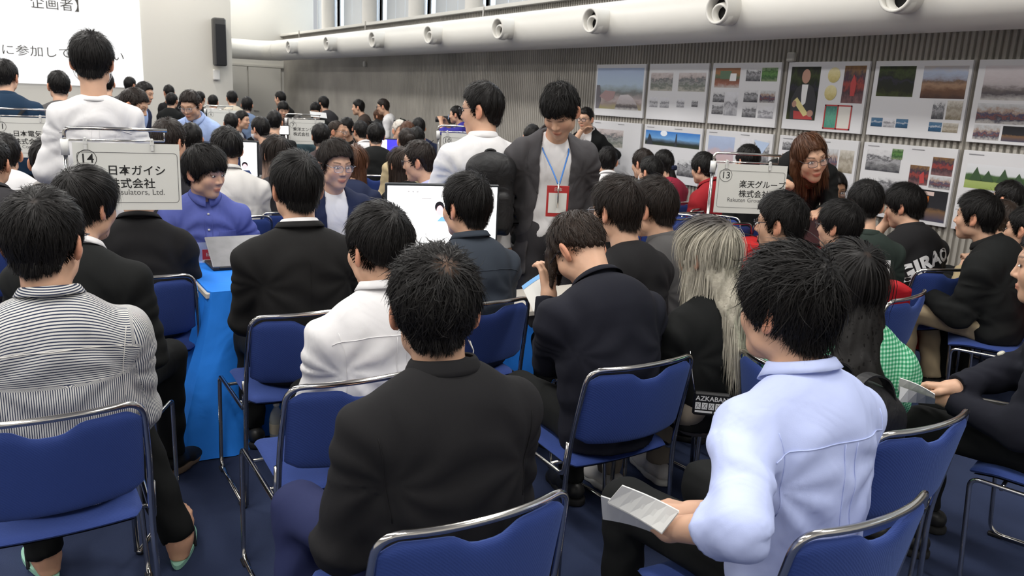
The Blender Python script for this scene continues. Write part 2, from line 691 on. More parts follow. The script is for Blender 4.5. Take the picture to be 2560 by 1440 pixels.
def cap_field(V, style, ts, tt, tf):
    V.ell((0, -.012, .024), (.076 + ts, .096 + tf, .088 + tt), 0)
    if style not in ('taper',):
        V.ell((0, -.046, -.05), (.058, .048, .058), .03)
    X, Y, Z = V.xyz((slice(None),) * 3)
    T = HAIRLINE[style]
    ph = np.degrees(np.arctan2(np.abs(X), Y + .012))
    zl = np.interp(ph, [t[0] for t in T], [t[1] for t in T]).astype(np.float32)
    d = (zl - Z) * .8
    a = V.v
    k = .012
    hh = np.maximum(k - np.abs(a - d), 0) / k
    V.v = np.maximum(a, d) + hh * hh * k * .25


def hair_parts(h, style, o, seed):
    """cap volume + strand ribbons, in the head frame. returns verts, quads, colours"""
    rs = np.random.default_rng(seed)
    ts, tt, tf = o.get('ts', .013), o.get('tt', .022), o.get('tf', .014)
    lo, hi = [-.12, -.15, -.15], [.12, .13, .15]
    for c in o.get('curtain', ()):
        for p, r in ((c[0], c[2]), (c[1], c[3])):
            for i in range(3):
                lo[i] = min(lo[i], p[i] - r - .02)
                hi[i] = max(hi[i], p[i] + r + .02)
    for c in o.get('tufts', ()):
        for p in (c[0], c[1]):
            for i in range(3):
                lo[i] = min(lo[i], p[i] - .04)
                hi[i] = max(hi[i], p[i] + .04)
    V = Vol(lo, hi, h)
    cap_field(V, style, ts, tt, tf)
    for c in o.get('curtain', ()):
        V.cone(c[0], c[1], c[2], c[3], c[5] if len(c) > 5 else .03, flat=((0, 1, 0), c[4]))
    if o.get('curtain'):
        V.ell((0, .075, -.045), (.052, .06, .085), .015, sub=True)
        if o.get('split'):
            V.ell(*o['split'], .02, sub=True)
    for a_, b_, r1, r2 in o.get('tufts', ()):
        V.cone(a_, b_, r1, r2, .02)
    for b in o.get('balls', ()):
        V.ell(b[0], b[1], .012)
    amp = o.get('rib', .0032)
    p1, p2, p3 = rs.uniform(0, 6, 3)

    def ribs(x, y, z):
        a = np.arctan2(x - WHORL[0], y - WHORL[1])
        r = np.sqrt((x - WHORL[0]) ** 2 + (y - WHORL[1]) ** 2 + (z - WHORL[2]) ** 2)
        a = np.where(z < -.02, np.arctan2(x, y), a)
        e = np.clip(r / .05, 0, 1)
        return amp * e * (.6 * np.sin(19 * a + 3 * np.sin(24 * r + p1) + p2) + .5 * np.sin(37 * a + 4 * np.sin(17 * r + p3)) + .4 * np.sin(70 * r + 3 * np.sin(5 * a + p2)))
    V.field(ribs, .03)
    v, q = V.nets()
    n = vnormals(v, q)
    col = np.ones((len(v), 3), np.float32) * (0.8 + .25 * rs.random((len(v), 1)))
    bald = o.get('bald', 0)
    if bald:
        r = np.linalg.norm(v - WHORL, axis=1)
        m = np.clip(1.25 - r / bald, 0, 1)[:, None] ** 1.2
        col = col * (1 - m) + np.array([26, 18, 13.0]) * m * o.get('baldk', .6)
    grad = o.get('grad')
    if grad:
        g = grad(v)
        col = col * g
    N = o.get('n', 0)
    if N == 0:
        return v, q, col
    # strands
    up = o.get('root_z', -.2)
    cand = np.nonzero((v[:, 2] > up))[0]
    i = rs.choice(cand, N)
    p = v[i] + rs.normal(0, h * .4, (N, 3))
    nn = n[i]
    L = o.get('len', .04) * rs.uniform(.55, 1.25, N)
    zl_ = hairline(style, p[:, 0], p[:, 1])
    sc_ = np.clip((p[:, 2] - zl_ + .004) / .09, .10, 1.0)
    if o.get('curtain'):
        sc_ = np.where(phi_of(p[:, 0], p[:, 1] + .012) < 50, sc_ * .6, 1)
    L = L * sc_
    lift = o.get('lift', .10) * .7 * rs.uniform(.1, 1.5, N)
    grav = o.get('grav', .55)
    C0, RR = np.array([0, -.012, .024]), np.array([.076 + ts, .096 + tf, .088 + tt])
    K = o.get('seg', 4)
    rnd = rs.normal(0, o.get('mess', .25), (N, 3))
    pts = [p - nn * .002]
    sw = o.get('sweep', (0, 0, 0))
    cur = p.copy()
    for k in range(K):
        rad = cur - WHORL
        rad /= np.linalg.norm(rad, axis=1)[:, None] + 1e-6
        w = np.clip((cur[:, 2:3] - .02) / .06, 0, 1)
        dr = rad * (.25 + .75 * w) + np.array([0, 0, -grav]) * (1.3 - w) + rnd * (0.5 + .5 * k / K) + np.array(sw)
        s = (cur - C0) / RR ** 2
        s /= np.linalg.norm(s, axis=1)[:, None]
        s = np.where(cur[:, 2:3] < -.045, nn * [1, 1, 0], s)
        dr = dr - s * (dr * s).sum(1)[:, None] * .9
        dr /= np.linalg.norm(dr, axis=1)[:, None] + 1e-6
        dr = dr + s * (lift * (.35 + .5 * (k + 1) / K))[:, None]
        cur = cur + dr * (L / K)[:, None]
        e = (cur - C0) / RR
        e2 = np.linalg.norm(e, axis=1)
        ins = (e2 < 1.0) & (cur[:, 2] > -.04)
        cur[ins] = C0 + RR * e[ins] / e2[ins][:, None]
        pts.append(cur.copy())
    P = np.stack(pts, 1)
    T = np.gradient(P, axis=1)
    T /= np.linalg.norm(T, axis=2)[:, :, None] + 1e-9
    side = np.cross(T, nn[:, None, :])
    side /= np.linalg.norm(side, axis=2)[:, :, None] + 1e-9
    tt_ = np.linspace(0, 1, K + 1)
    wd = (o.get('wid', .0016) * rs.uniform(.6, 1.4, N))[:, None] * (1 - tt_ ** 2)[None, :] + .00012
    A = P + side * wd[:, :, None]
    B = P - side * wd[:, :, None]
    RV = np.stack([A, B], 2).reshape(-1, 3)
    base = len(v) + (np.arange(N) * (K + 1) * 2)[:, None] + (np.arange(K) * 2)[None, :]
    RQ = np.stack([base, base + 1, base + 3, base + 2], -1).reshape(-1, 4)
    rc = np.repeat(rs.uniform(.55, 1.45, N), (K + 1) * 2)[:, None] * np.ones(3)
    if bald:
        pass
    if grad:
        rc = rc * grad(RV)
    return np.concatenate([v, RV]).astype(np.float32), np.concatenate([q, RQ]).astype(np.int32), np.concatenate([col, rc]).astype(np.float32)


def hand_cones(wr, M, s, curl=(25, 35), spread=1.0, thumb=0.0, sc=1.0):
    """list of cones for a hand; M columns = (thumb-side x, finger y, dorsal z)"""
    out = []
    T = lambda p: wr + M @ (np.array(p) * sc)
    for x0, x1 in ((-.026, -.022), (-.008, -.008), (.010, .010), (.027, .025)):
        out.append((T((x1 * .6, .008, 0)), T((x0, .082, 0)), .017 * sc, .0115 * sc))
    for x0, l in ((-.029, .056), (-.0105, .072), (.0095, .078), (.0285, .070)):
        p = np.array([x0, .086, .001])
        a = 0.0
        for seg, f in enumerate((.45, .32, .23)):
            a += R_(curl[0] if seg == 0 else curl[1] * (.8 if seg == 2 else 1))
            dx = x0 * .9 * spread * (1 if seg == 0 else .2)
            d = np.array([dx, math.cos(a), -math.sin(a)])
            q = p + d / np.linalg.norm(d) * l * f
            out.append((T(p), T(q), (.0092 - .0008 * seg) * sc, (.0084 - .0008 * seg) * sc))
            p = q
    out.append((T((.018, .016, -.006)), T((.040, .046, -.014 - thumb * .01)), .015 * sc, .0115 * sc))
    out.append((T((.040, .046, -.014 - thumb * .01)), T((.050 - thumb * .018, .074, -.020 - thumb * .02)), .0112 * sc, .0098 * sc))
    out.append((T((.050 - thumb * .018, .074, -.020 - thumb * .02)), T((.052 - thumb * .03, .098, -.024 - thumb * .026)), .0098 * sc, .0078 * sc))
    return out


def skeleton(S):
    J = {}
    st = S.get('pose', 'sit') == 'stand'
    k = S.get('sc', 1.0)
    L, cu = R_(S.get('lean', 6)), R_(S.get('curve', 8))
    nk = R_(S.get('neck', 12)) + L + cu
    d1, d2, d3, dn = [np.array([0, math.sin(a), math.cos(a)]) for a in (L, L + cu * .5, L + cu, nk)]
    hz = (.945 * k if st else .53)
    ss = S.get('ss', 1.0)
    J['hip'] = np.array([0, 0, hz])
    J['waist'] = J['hip'] + d1 * .17 * ss
    J['chest'] = J['waist'] + d2 * .17 * ss
    J['nb'] = J['chest'] + d3 * .155 * ss
    J['head'] = J['nb'] + dn * S.get('nl', .182) * (k if st else 1) + np.array([0, .012, 0])
    J['dn'], J['d3'] = dn, d3
    return J


def solve_height(S, zt):
    """fit standing scale / sitting spine so that the head centre is at height zt"""
    if S.get('pose', 'sit') == 'stand':
        if S.get('fixed'):
            return
        lo, hi = .6, 1.3
        for _ in range(30):
            m = (lo + hi) / 2
            S['sc'] = S['ss'] = m
            if skeleton(S)['head'][2] < zt:
                lo = m
            else:
                hi = m
    else:
        lo, hi = .6, 1.5
        for _ in range(30):
            m = (lo + hi) / 2
            S['ss'] = m
            if skeleton(S)['head'][2] < zt:
                lo = m
            else:
                hi = m


def fold_fn(seed, amp, nb, hip, sh=None, el=None):
    rs = np.random.default_rng(seed)
    p = rs.uniform(0, 6.28, 10)
    z0, z1 = hip[2], nb[2]

    def fn(x, y, z):
        t = np.clip((z1 - z) / (z1 - z0 + 1e-6), 0, 1.2)
        ax = np.abs(x)
        out = .35 * np.sin(33 * x + 12 * z + 2.2 * np.sin(15 * z + p[2]) + p[3]) * (.2 + t)
        s1 = np.sin(52 * z + 20 * ax + 3.0 * np.sin(9 * x + p[0]) + 1.2 * np.sin(31 * x + p[1]))
        out += .8 * np.sign(s1) * np.abs(s1) ** 1.5 * np.clip((t - .45) / .4, 0, 1.1)
        if sh is not None:
            for sg in (-1, 1):
                c = sh[sg] + np.array([-sg * .015, 0, -.085])
                q0, q2 = x - c[0], z - c[2]
                r = np.sqrt(q0 * q0 + q2 * q2)
                th = np.arctan2(q2, -sg * q0)
                m = np.exp(-((r - .13) / .10) ** 2) * (sg * x > -.08)
                s2 = np.sin(8.5 * th + 1.6 * np.sin(17 * r + p[4 + (sg > 0)]) + p[6])
                out += .95 * m * (np.abs(s2) ** .8 * np.sign(s2))
                a_ = el[sg] - sh[sg]
                a_ = a_ / (np.linalg.norm(a_) + 1e-6)
                tt = (x - el[sg][0]) * a_[0] + (y - el[sg][1]) * a_[1] + (z - el[sg][2]) * a_[2]
                de = np.sqrt((x - el[sg][0]) ** 2 + (y - el[sg][1]) ** 2 + (z - el[sg][2]) ** 2)
                s3 = np.sin(66 * tt + 2.5 * np.sin(23 * x + 19 * z + p[7]))
                out += .8 * s3 * np.exp(-(de / .14) ** 2)
        return amp * out
    return fn


HC = {0: (.0044, .0085, .014, .005, .0046), 1: (.0062, .0135, .022, .0078, .0068), 2: (.0085, .019, .03, .0105, .0095)}
PEOPLE = {}


def build_person(S):
    lod = S.get('lod', 1)
    hh, hc, ht, hh2, hhand = HC[lod]
    st = S.get('pose', 'sit') == 'stand'
    P = at(S['px'], S['py'], S['d'])
    solve_height(S, P[2])
    J = skeleton(S)
    J['head'] = J['head'] + np.array([S.get('side', 0), 0, 0])
    for kx, f in (('waist', .2), ('chest', .55), ('nb', .9)):
        J[kx] = J[kx] + np.array([S.get('side', 0) * f, 0, 0])
    k = S.get('sc', 1.0)
    # heading in the world
    r = ray(S['px'], S['py'])
    az = math.atan2(r[0], r[1])
    head_az = R_(S['wf']) if 'wf' in S else az + R_(S['face'])
    rz = -head_az
    c, s_ = math.cos(rz), math.sin(rz)
    R2 = np.array([[c, -s_], [s_, c]])
    root = P[:2] - R2 @ J['head'][:2]
    seed = abs(hash(S['id'])) % 10000 if False else sum(ord(ch) * (i + 3) for i, ch in enumerate(S['id']))
    fem = S.get('female', False)
    w = S.get('w', .95 if fem else 1.05) * (k if st else 1)
    hs = S.get('hs', 1.07 if lod < 2 else .96)
    # joints
    d3, dn, nb = J['d3'], J['dn'], J['nb']
    shf = S.get('shf', 0.0)
    sh = {}
    for sg in (-1, 1):
        sh[sg] = nb - d3 * S.get('shd', .106) + np.array([sg * .168 * w, .012 + shf, 0])
    ua, fa = .275 * (k if st else 1), .245 * (k if st else 1)
    arms = S.get('arms', 'lap')
    tgt = {}
    if arms == 'lap':
        for sg in (-1, 1):
            tgt[sg] = (np.array([sg * .085, .30, .655]), np.array([sg * .5, -.55, -.7]))
    elif arms == 'down':
        for sg in (-1, 1):
            tgt[sg] = (sh[sg] + np.array([sg * .07, .06, -.50 * k]), np.array([sg * .3, -1, 0]))
    elif arms == 'table':
        for sg in (-1, 1):
            tgt[sg] = (np.array([sg * .12, .40, .74]), np.array([sg * .9, -.2, -.7]))
    else:
        for sg, a in zip((-1, 1), arms):
            q = a[0]
            if q[0] == 'px':
                q = at(q[1], q[2], q[3]) if q[3] > 0 else at_z(q[1], q[2], -q[3])
                q = [*(R2.T @ (q[:2] - root)), q[2]]
            tgt[sg] = (np.array(q), np.array(a[1]))
    el, wr = {}, {}
    for sg in (-1, 1):
        el[sg], wr[sg] = ik(sh[sg], tgt[sg][0], ua, fa, tgt[sg][1])
    # legs
    hipj, kn, an = {}, {}, {}
    sp = S.get('spread', 1.0)
    for sg in (-1, 1):
        hipj[sg] = J['hip'] + np.array([sg * .085, 0, -.005])
        if st:
            kn[sg] = np.array([sg * .095, .015, .49 * k])
            an[sg] = np.array([sg * .105, -.02, .085 * k])
        else:
            lg = S.get('legs_at', {}).get(sg)
            if lg:
                kn[sg], an[sg] = np.array(lg[0]), np.array(lg[1])
            else:
                kn[sg] = np.array([sg * .13 * sp, .42, .515])
                an[sg] = np.array([sg * .13 * sp, .40, .085])
    top = S['top']
    kind = top.get('kind', 'tee')
    o = top.get('o', {'tee': .014, 'shirt': .017, 'suit': .022, 'sweater': .022}.get(kind, .016))
    Rh = rotm(S.get('hy', 0), S.get('hp', 4), S.get('hr', 0))
    hp = J['head']
    style = S.get('hair', 'short')
    style_base = style if style in HAIRLINE else 'short'
    # ---------------- body: one mesh
    nb_h = (Rh.T @ (nb - d3 * .055 - hp)) / hs
    hv, hq, hcol = head_mesh(hh, nb_h, style_base, lod < 2 or S.get('facevis', False), fem, jaw=S.get('jaw', 1))
    mb = MB()
    cols = []
    mb.add(hp + (hv * hs) @ Rh.T, hq)
    cols.append(hcol)
    B = Vol((-.55, -.45, 0), (.55, .9, nb[2] + .02), {0: .02, 1: .028, 2: .036}[lod])
    fw = np.array([0, 1, 0])
    B.cone(J['hip'], J['waist'], .135 * w, .125 * w, .05, (fw, .66))
    B.cone(J['waist'], J['chest'], .125 * w, .14 * w, .05, (fw, .66))
    B.cone(J['chest'], nb - d3 * .21, .14 * w, .11 * w, .05, (fw, .66))
    B.cone(nb - d3 * .14, nb - d3 * .02, .06, .05, .04)
    for sg in (-1, 1):
        B.cone(nb - d3 * .10, sh[sg], .036, .040, .03)
        B.cone(sh[sg], el[sg], .046, .038, .03)
        B.cone(el[sg], el[sg] * .5 + wr[sg] * .5, .038, .034, .02)
        B.cone(hipj[sg], kn[sg], .066, .042, .05)
        B.cone(kn[sg], an[sg], .040, .028, .03)
    bv, bq = B.nets()
    mb.add(bv, bq)
    cols.append(np.ones((len(bv), 3), np.float32))
    hands = S.get('hands', {})
    for sg in (-1, 1):
        hd = hands.get(sg, hands.get(0, {}))
        u = wr[sg] - el[sg]
        u /= np.linalg.norm(u)
        fdir = np.array(hd['dir'], float) if 'dir' in hd else u * .8 + np.array([-sg * .35, .15, -.12]) * (0 if arms == 'down' else 1)
        fdir /= np.linalg.norm(fdir)
        dz = np.array(hd.get('up', (0, .1, 1) if arms != 'down' else (sg * 1.0, .25, 0)), float)
        dz = dz - fdir * (dz @ fdir)
        dz /= np.linalg.norm(dz)
        xx = np.cross(fdir, dz)
        M = np.stack([xx, fdir, dz], 1)
        if (sg > 0) == (hd.get('thumb_in', True)):
            M[:, 0] *= -1
        cs = hand_cones(wr[sg], M, sg, hd.get('curl', (22, 30)), hd.get('spread', 1.0), hd.get('thumb', 0), S.get('hands_sc', (.92 if fem else 1.0)))
        st0 = el[sg] * (.5 if top.get('sleeve', 'long') == 'long' else .85) + wr[sg] * (.5 if top.get('sleeve', 'long') == 'long' else .15)
        pts = np.array([st0] + [c_[0] for c_ in cs] + [c_[1] for c_ in cs])
        A = Vol(pts.min(0) - .055, pts.max(0) + .055, hhand)
        A.cone(st0, wr[sg], .040 * S.get('armr', 1), .027, .02)
        A.cone(wr[sg], wr[sg] + fdir * .025, .026, .024, .02)
        for a_, b_, r1, r2 in cs:
            A.cone(a_, b_, r1, r2, .006)
        av, aq = A.nets()
        mb.add(av, aq)
        cc = np.ones((len(av), 3), np.float32)
        tips = np.array([c_[1] for c_ in cs[6::3]])
        dmin = np.min(np.linalg.norm(av[:, None, :] - tips[None], axis=2), axis=1)
        cc *= 1 - (.25 * np.exp(-(dmin / .012) ** 2))[:, None] * np.array([0, .5, .5])
        cols.append(cc)
    for sg, F in S.get('bare_feet', {}).items():
        a_ = an[sg]
        f = np.array(F, float)
        f = f / np.linalg.norm(f)
        lat = np.cross(f, (0, 0, 1.0))
        A = Vol(a_ - .2, a_ + (.25, .25, .2), .005)
        up_ = (kn[sg] - a_) / np.linalg.norm(kn[sg] - a_)
        A.cone(a_ + up_ * .08, a_, .034, .032, .02)
        g = np.array([a_[0], a_[1], 0.022])
        A.cone(a_, g - f * .03 + (0, 0, .014), .033, .032, .03)
        A.cone(a_ + (0, 0, -.01), g + f * .10 + (0, 0, .012), .032, .026, .04)
        A.cone(g + f * .05, g + f * .125 - lat * .018 + (0, 0, -.002), .03, .022, .03)
        A.cone(g + f * .05, g + f * .11 + lat * .025 + (0, 0, -.002), .028, .02, .03)
        for i_, (lx, ln, rr) in enumerate(((-.030, .185, .0135), (-.009, .178, .0095), (.008, .17, .009), (.023, .16, .0085), (.037, .148, .008))):
            lx *= -sg * F[2] if False else (1 if sg > 0 else -1)
            p0 = g + f * (ln - .05) + lat * lx * .9 + (0, 0, .0)
            p1 = g + f * ln + lat * lx + (0, 0, -.004)
            A.cone(p0, p1, rr, rr, .004)
        A.plane((0, 0, .016), (0, 0, -1))
        av, aq = A.nets()
        mb.add(av, aq)
        cols.append(np.ones((len(av), 3), np.float32) * (1.0, .93, .9))
    cmin = np.concatenate(cols)
    me = new_mesh('person', np.concatenate(mb.v), np.concatenate(mb.q), None, True, cmin)
    body = link('person', me, S.get('skin') or skin(), None, (root[0], root[1], 0), rz)
    tag(body, S['label'], 'person', S.get('group'))
    # ---------------- garment on the upper body
    wide = .56 * max(w, 1) + .08
    G = Vol((-wide, min(-.34, J['hip'][1] - .3), .30 if not st else .45 * k), (wide, .75 if not st else max(.45, nb[1] + .35), nb[2] + .13), hc)
    def torso(G, o, sleeves=True):
        fl = (np.array([0, 1, 0]), S.get('flat', .68))
        b = S.get('bulk', 0)
        G.cone(J['hip'] + (0, 0, -.03 if not st else -.10 * k - top.get('drop', 0)), J['waist'], (.150 + b) * w + o, (.138 + b) * w + o, .06, fl)
        G.cone(J['waist'], J['chest'], (.138 + b) * w + o, .150 * w + o, .06, fl)
        G.cone(J['chest'], nb - d3 * .215, .150 * w + o, .132 * w + o, .06, fl)
        for sg in (-1, 1):
            G.cone(nb - d3 * .092, sh[sg] * .97 + (nb - d3 * .106) * .03, .040 + o * .5, .046 * w + o * .7, .07)
            if not sleeves:
                continue
            if top.get('sleeve', 'long') == 'long':
                G.cone(sh[sg], el[sg], .047 * w + o, .040 + o * .8, .04)
                G.cone(el[sg], wr[sg] - (wr[sg] - el[sg]) * top.get('cuff', .06), .042 + o, .030 + o * .8, .03, cut=.004)
            elif top.get('sleeve') == 'half':
                G.cone(sh[sg], el[sg], .047 * w + o, .042 + o * .8, .04)
                G.cone(el[sg], el[sg] + (wr[sg] - el[sg]) * top.get('half', .3), .042 + o * .8, .042 + o * 1.0, .02, cut=.004)
            else:
                G.cone(sh[sg], sh[sg] + (el[sg] - sh[sg]) * top.get('half', .72), .052 * w + o, .056 + o * 1.3, .045, cut=.004)
    torso(G, o)
    G.field(fold_fn(seed, S.get('folds', top.get('folds', .0042)), nb, J['hip'], sh, el), .05)
    if not st:
        G.plane((0, 0, .452), (0, 0, -1))
    else:
        G.plane(J['hip'] + (0, 0, -.10 * k - top.get('drop', 0)), (0, 0, -1))
    if kind == 'suit' and top.get('open', True) and top.get('inner') is not None:
        X, Y, Z = G.xyz((slice(None),) * 3)
        t = np.clip((nb[2] + .02 - Z) / (nb[2] - J['waist'][2]), 0, 3)
        ow = top.get('gap', .075)
        half = np.interp(t, [0, .35, 1.0, 2.0], [.060, ow, ow * top.get('gapw', .25), ow * top.get('gapb', .5)]).astype(np.float32)
        ymid = nb[1] + (Z - nb[2]) * d3[1] / d3[2]
        wedge = np.minimum(half - np.abs(X - J['chest'][0]), (Y - ymid) * .9 + .01)
        a_, k_ = G.v, .014
        h_ = np.maximum(k_ - np.abs(a_ - wedge), 0) / k_
        G.v = np.maximum(a_, wedge) + h_ * h_ * k_ * .25
    gv, gq = G.nets()
    attrs = {}
    if top.get('stripe'):
        x, y, z = gv.T
        dl = {}
        zy = nb[2] - .185
        u = x * 1.0
        yoke = z > zy - .01 * np.cos(x * 8)
        u = np.where(yoke, np.arctan2(z - (nb[2] - .21), -(y - nb[1] - .02)) * .15, u)
        for sg in (-1, 1):
            ax_ = el[sg] - sh[sg]
            ax_ /= np.linalg.norm(ax_)
            q_ = gv - sh[sg]
            tq = q_ @ ax_
            rad = np.linalg.norm(q_ - tq[:, None] * ax_, axis=1)
            onarm = (sg * x > .178 * w + .25 * np.clip(nb[2] - .19 - z, 0, .1)) & (rad < .09)
            e2 = np.cross(ax_, (0, 1.0, 0))
            e2 /= np.linalg.norm(e2)
            e3 = np.cross(ax_, e2)
            ang = np.arctan2(q_ @ e2, q_ @ e3)
            u = np.where(onarm, ang * .062, u)
        attrs['stripe'] = u
    gname = {'tee': 'shirt', 'shirt': 'shirt', 'suit': 'jacket', 'sweater': 'sweater'}[kind]
    gme = new_mesh(gname, gv, gq, None, True, None, None, None, attrs)
    gar = link(gname, gme, top['mat'], body)
    info = dict(body=body, gar=gar, J=J, sh=sh, el=el, wr=wr, gv=gv, gq=gq, Rh=Rh, hp=hp, w=w, nb=nb, d3=d3, kn=kn, an=an, S=S, o=o, root=root, rz=rz, R2=R2, hs=hs)
    PEOPLE[S['id']] = info
    if top.get('inner') is not None:
        G2 = Vol((-.3, min(-.3, J['hip'][1] - .2), J['hip'][2] - .1), (.3, max(.45, nb[1] + .3), nb[2] + .1), max(hc, .011))
        torso(G2, o - .012, False)
        G2.plane(J['hip'] + (0, 0, -.05), (0, 0, -1))
        G2.field(fold_fn(seed + 5, .003, nb, J['hip']), .04)
        v2, q2 = G2.nets()
        link('undershirt' if top.get('inner_tee') else 'shirt', new_mesh('shirt', v2, q2), top['inner'], body)
    # ---------------- collars
    col = top.get('collar')
    if col == 'shirt':
        collar(info, top.get('collar_mat', top['mat']), gar, 0, lod)
    elif col == 'suit':
        if top.get('collar_mat'):
            collar(info, top['collar_mat'], gar, -.004, lod, hgt=.040)
        collar(info, top['mat'], gar, .010, lod, hgt=.026, gap=240 if top.get('inner') is not None else 60, drop=.036)
        if top.get('inner') is not None and lod < 2:
            lapels(info, top)
    elif col == 'crew':
        ring(info, top.get('collar_mat', top['mat']), gar, lod)
    elif col == 'hood':
        mbk = MB()
        e1, e2 = np.array([1.0, 0, 0]), np.cross(d3, (1.0, 0, 0))
        pth = [nb - d3 * .03 + d3 * (.005 - .03 * abs(math.sin(t / 2)) * 0) + e1 * math.sin(t) * .085 + e2 * math.cos(t) * .075 - d3 * .02 * (1 + math.cos(t)) for t in np.linspace(R_(25), R_(335), 24)]
        mbk.tube(pth, [.02 + .014 * math.sin(i / 23 * math.pi) for i in range(24)], 10)
        mbk.build('hood', top['mat'], gar, True)
    # ---------------- trousers
    lm = S.get('legs')
    if lm is not None:
        kt = 'skirt' if S.get('skirt') else 'trousers'
        Tv = Vol((-.42, -.30, 0.05), (.42, .80 if not st else .35, J['hip'][2] + .13), S.get('hleg', ht))
        lo_ = S.get('legr', 1.0)
        Tv.cone(J['hip'] + (0, .0, .06), J['hip'] + (0, .02, -.01), .122 * w + .012, .130 * w + .012, .05, (fw, .66))
        for sg in (-1, 1):
            Tv.cone(hipj[sg], kn[sg], .086 * lo_, .066 * lo_, .05)
            Tv.cone(kn[sg], an[sg] + (0, 0, S.get('hem', .0)), .064 * lo_, .052 * lo_, .03, cut=0)
        Tv.field(fold_fn(seed + 9, .004, J['hip'] + np.array([0, 0, .2]), kn[1]), .05)
        if not st:
            Tv.plane((0, 0, .447), (0, 0, -1)) if False else None
        tv, tq = Tv.nets()
        link(kt, new_mesh(kt, tv, tq), lm, body)
    # ---------------- shoes
    if S.get('shoe') is not None:
        for sg in (-1, 1):
            if sg in S.get('bare_feet', {}):
                continue
            shoe(info, sg, S['shoe'], S.get('sole') or MATS['rubber_black'], lod)
    # ---------------- hair
    if style != 'none':
        ho = dict(S.get('ho', {}))
        dflt = {0: dict(n=5200, wid=.0008), 1: dict(n=900, wid=.0022, seg=3), 2: dict(n=160, wid=.0042, seg=2)}[lod]
        for a_, b_ in dflt.items():
            ho.setdefault(a_, b_)
        v, q, cc = hair_parts(hh2, style_base, ho, seed)
        hme = new_mesh('hair', hp + (v * hs) @ Rh.T, q, None, True, cc)
        hair = link('hair', hme, S.get('hairm') or hairmat(), body)
        info['hair'] = hair
        if S.get('hair_label'):
            hair['label'] = S['hair_label']
    if S.get('glasses') is not None:
        glasses(info, S['glasses'], lod)
    if S.get('eyes'):
        eyes(info)
    if S.get('mask'):
        face_mask(info)
    if S.get('chair', not st):
        place_chair(S, root, rz)
    return info


def neck_rim(I, d3, e2):
    """height of the garment around the neck, at the back and at the front, along d3"""
    q = I['gv'] - I['nb']
    h = q @ d3
    yy = q @ e2
    rad = np.sqrt(q[:, 0] ** 2 + yy ** 2)
    out = []
    for sg in (-1, 1):
        m = (rad < .095) & (rad > .05) & (sg * yy > .01) & (h < .06)
        out.append(float(np.percentile(h[m], 80)) if m.sum() > 4 else -.05)
    return out


def collar(I, m, parent, off, lod, hgt=.036, gap=24, drop=.040):
    nb, d3 = I['nb'], I['J']['dn'] * .4 + I['d3'] * .6
    d3 = d3 / np.linalg.norm(d3)
    e1 = np.array([1.0, 0, 0])
    e2 = np.cross(d3, e1)
    hb_, hf_ = neck_rim(I, d3, e2)
    hf_ = max(hf_, hb_ - .055)
    c0 = nb + e2 * .004
    I['rim'] = hb_
    n = 40 if lod == 0 else 24
    fem = .9 if I['S'].get('female') else 1
    th = np.linspace(R_(gap * .28), R_(360 - gap * .28), n)
    rows = []
    for t in th:
        fr = (1 + math.cos(t)) / 2
        rx, ry = (.0665 + off) * fem, (.071 + off) * fem
        lift_ = hb_ * (1 - fr) + hf_ * fr + .004
        tip = fr ** 5
        top_ = hgt * (1 - .45 * fr)
        dr = drop * (.62 + .75 * tip)
        prof = [(0, -.028), (.0, top_ - .004), (.0035, top_), (.009, top_ - .003), (.016 + .008 * tip, top_ - dr * .55), (.0235 + .016 * tip, top_ - dr), (.0215 + .016 * tip, top_ - dr - .001), (.011, top_ - dr * .5), (.004, top_ - .008), (.004, -.028)]
        rows.append([c0 + e1 * math.sin(t) * (rx + a) + e2 * math.cos(t) * (ry + a) * 1.02 + d3 * (b + lift_) for a, b in prof])
    mb = MB()
    mb.grid(rows)
    mb.build('collar', m, parent, True)


def lapels(I, top):
    nb, J = I['nb'], I['J']
    ow = top.get('gap', .075)
    zb = J['waist'][2] + .02
    for sg in (-1, 1):
        def fx(u, v, sg=sg):
            z = nb[2] - .03 - (nb[2] - .03 - zb) * v
            t = (nb[2] + .02 - z) / (nb[2] - J['waist'][2])
            half = float(np.interp(t, [0, .35, 1.0, 2.0], [.060, ow, ow * top.get('gapw', .25), ow * top.get('gapb', .5)]))
            wd = .055 * min(1, 3.5 * v + .25) * max(0.02, 1 - max(v - .45, 0) / .55) + .002
            return J['chest'][0] + sg * (half + .004 + u * wd), z + (.012 * u if v < .4 else 0)
        patch(I, 'lapel', top['mat'], fx, -1, .005, 6, 16)


def ring(I, m, parent, lod, r=.0725, w=.014):
    nb, d3 = I['nb'], I['d3']
    e1 = np.array([1.0, 0, 0])
    e2 = np.cross(d3, e1)
    k = .9 if I['S'].get('female') else 1
    hb_, hf_ = neck_rim(I, d3, e2)
    hf_ = max(hf_, hb_ - .06)
    rows = []
    n = 40 if lod == 0 else 20
    for t in np.linspace(0, 2 * math.pi, n):
        f = (1 + math.cos(t)) / 2
        dz = hb_ * (1 - f) + hf_ * f + .004
        prof = [(-.004, .012), (.0, .015), (.006, .008), (.014, -.008), (.016, -.018), (.010, -.024), (-.004, -.022), (-.004, .012)]
        rows.append([nb + e1 * math.sin(t) * (r * k + a) + e2 * math.cos(t) * (r * k + .004 + a) + d3 * (b + dz) for a, b in prof])
    mb = MB()
    mb.grid(rows)
    mb.build('neckband', m, parent, True)


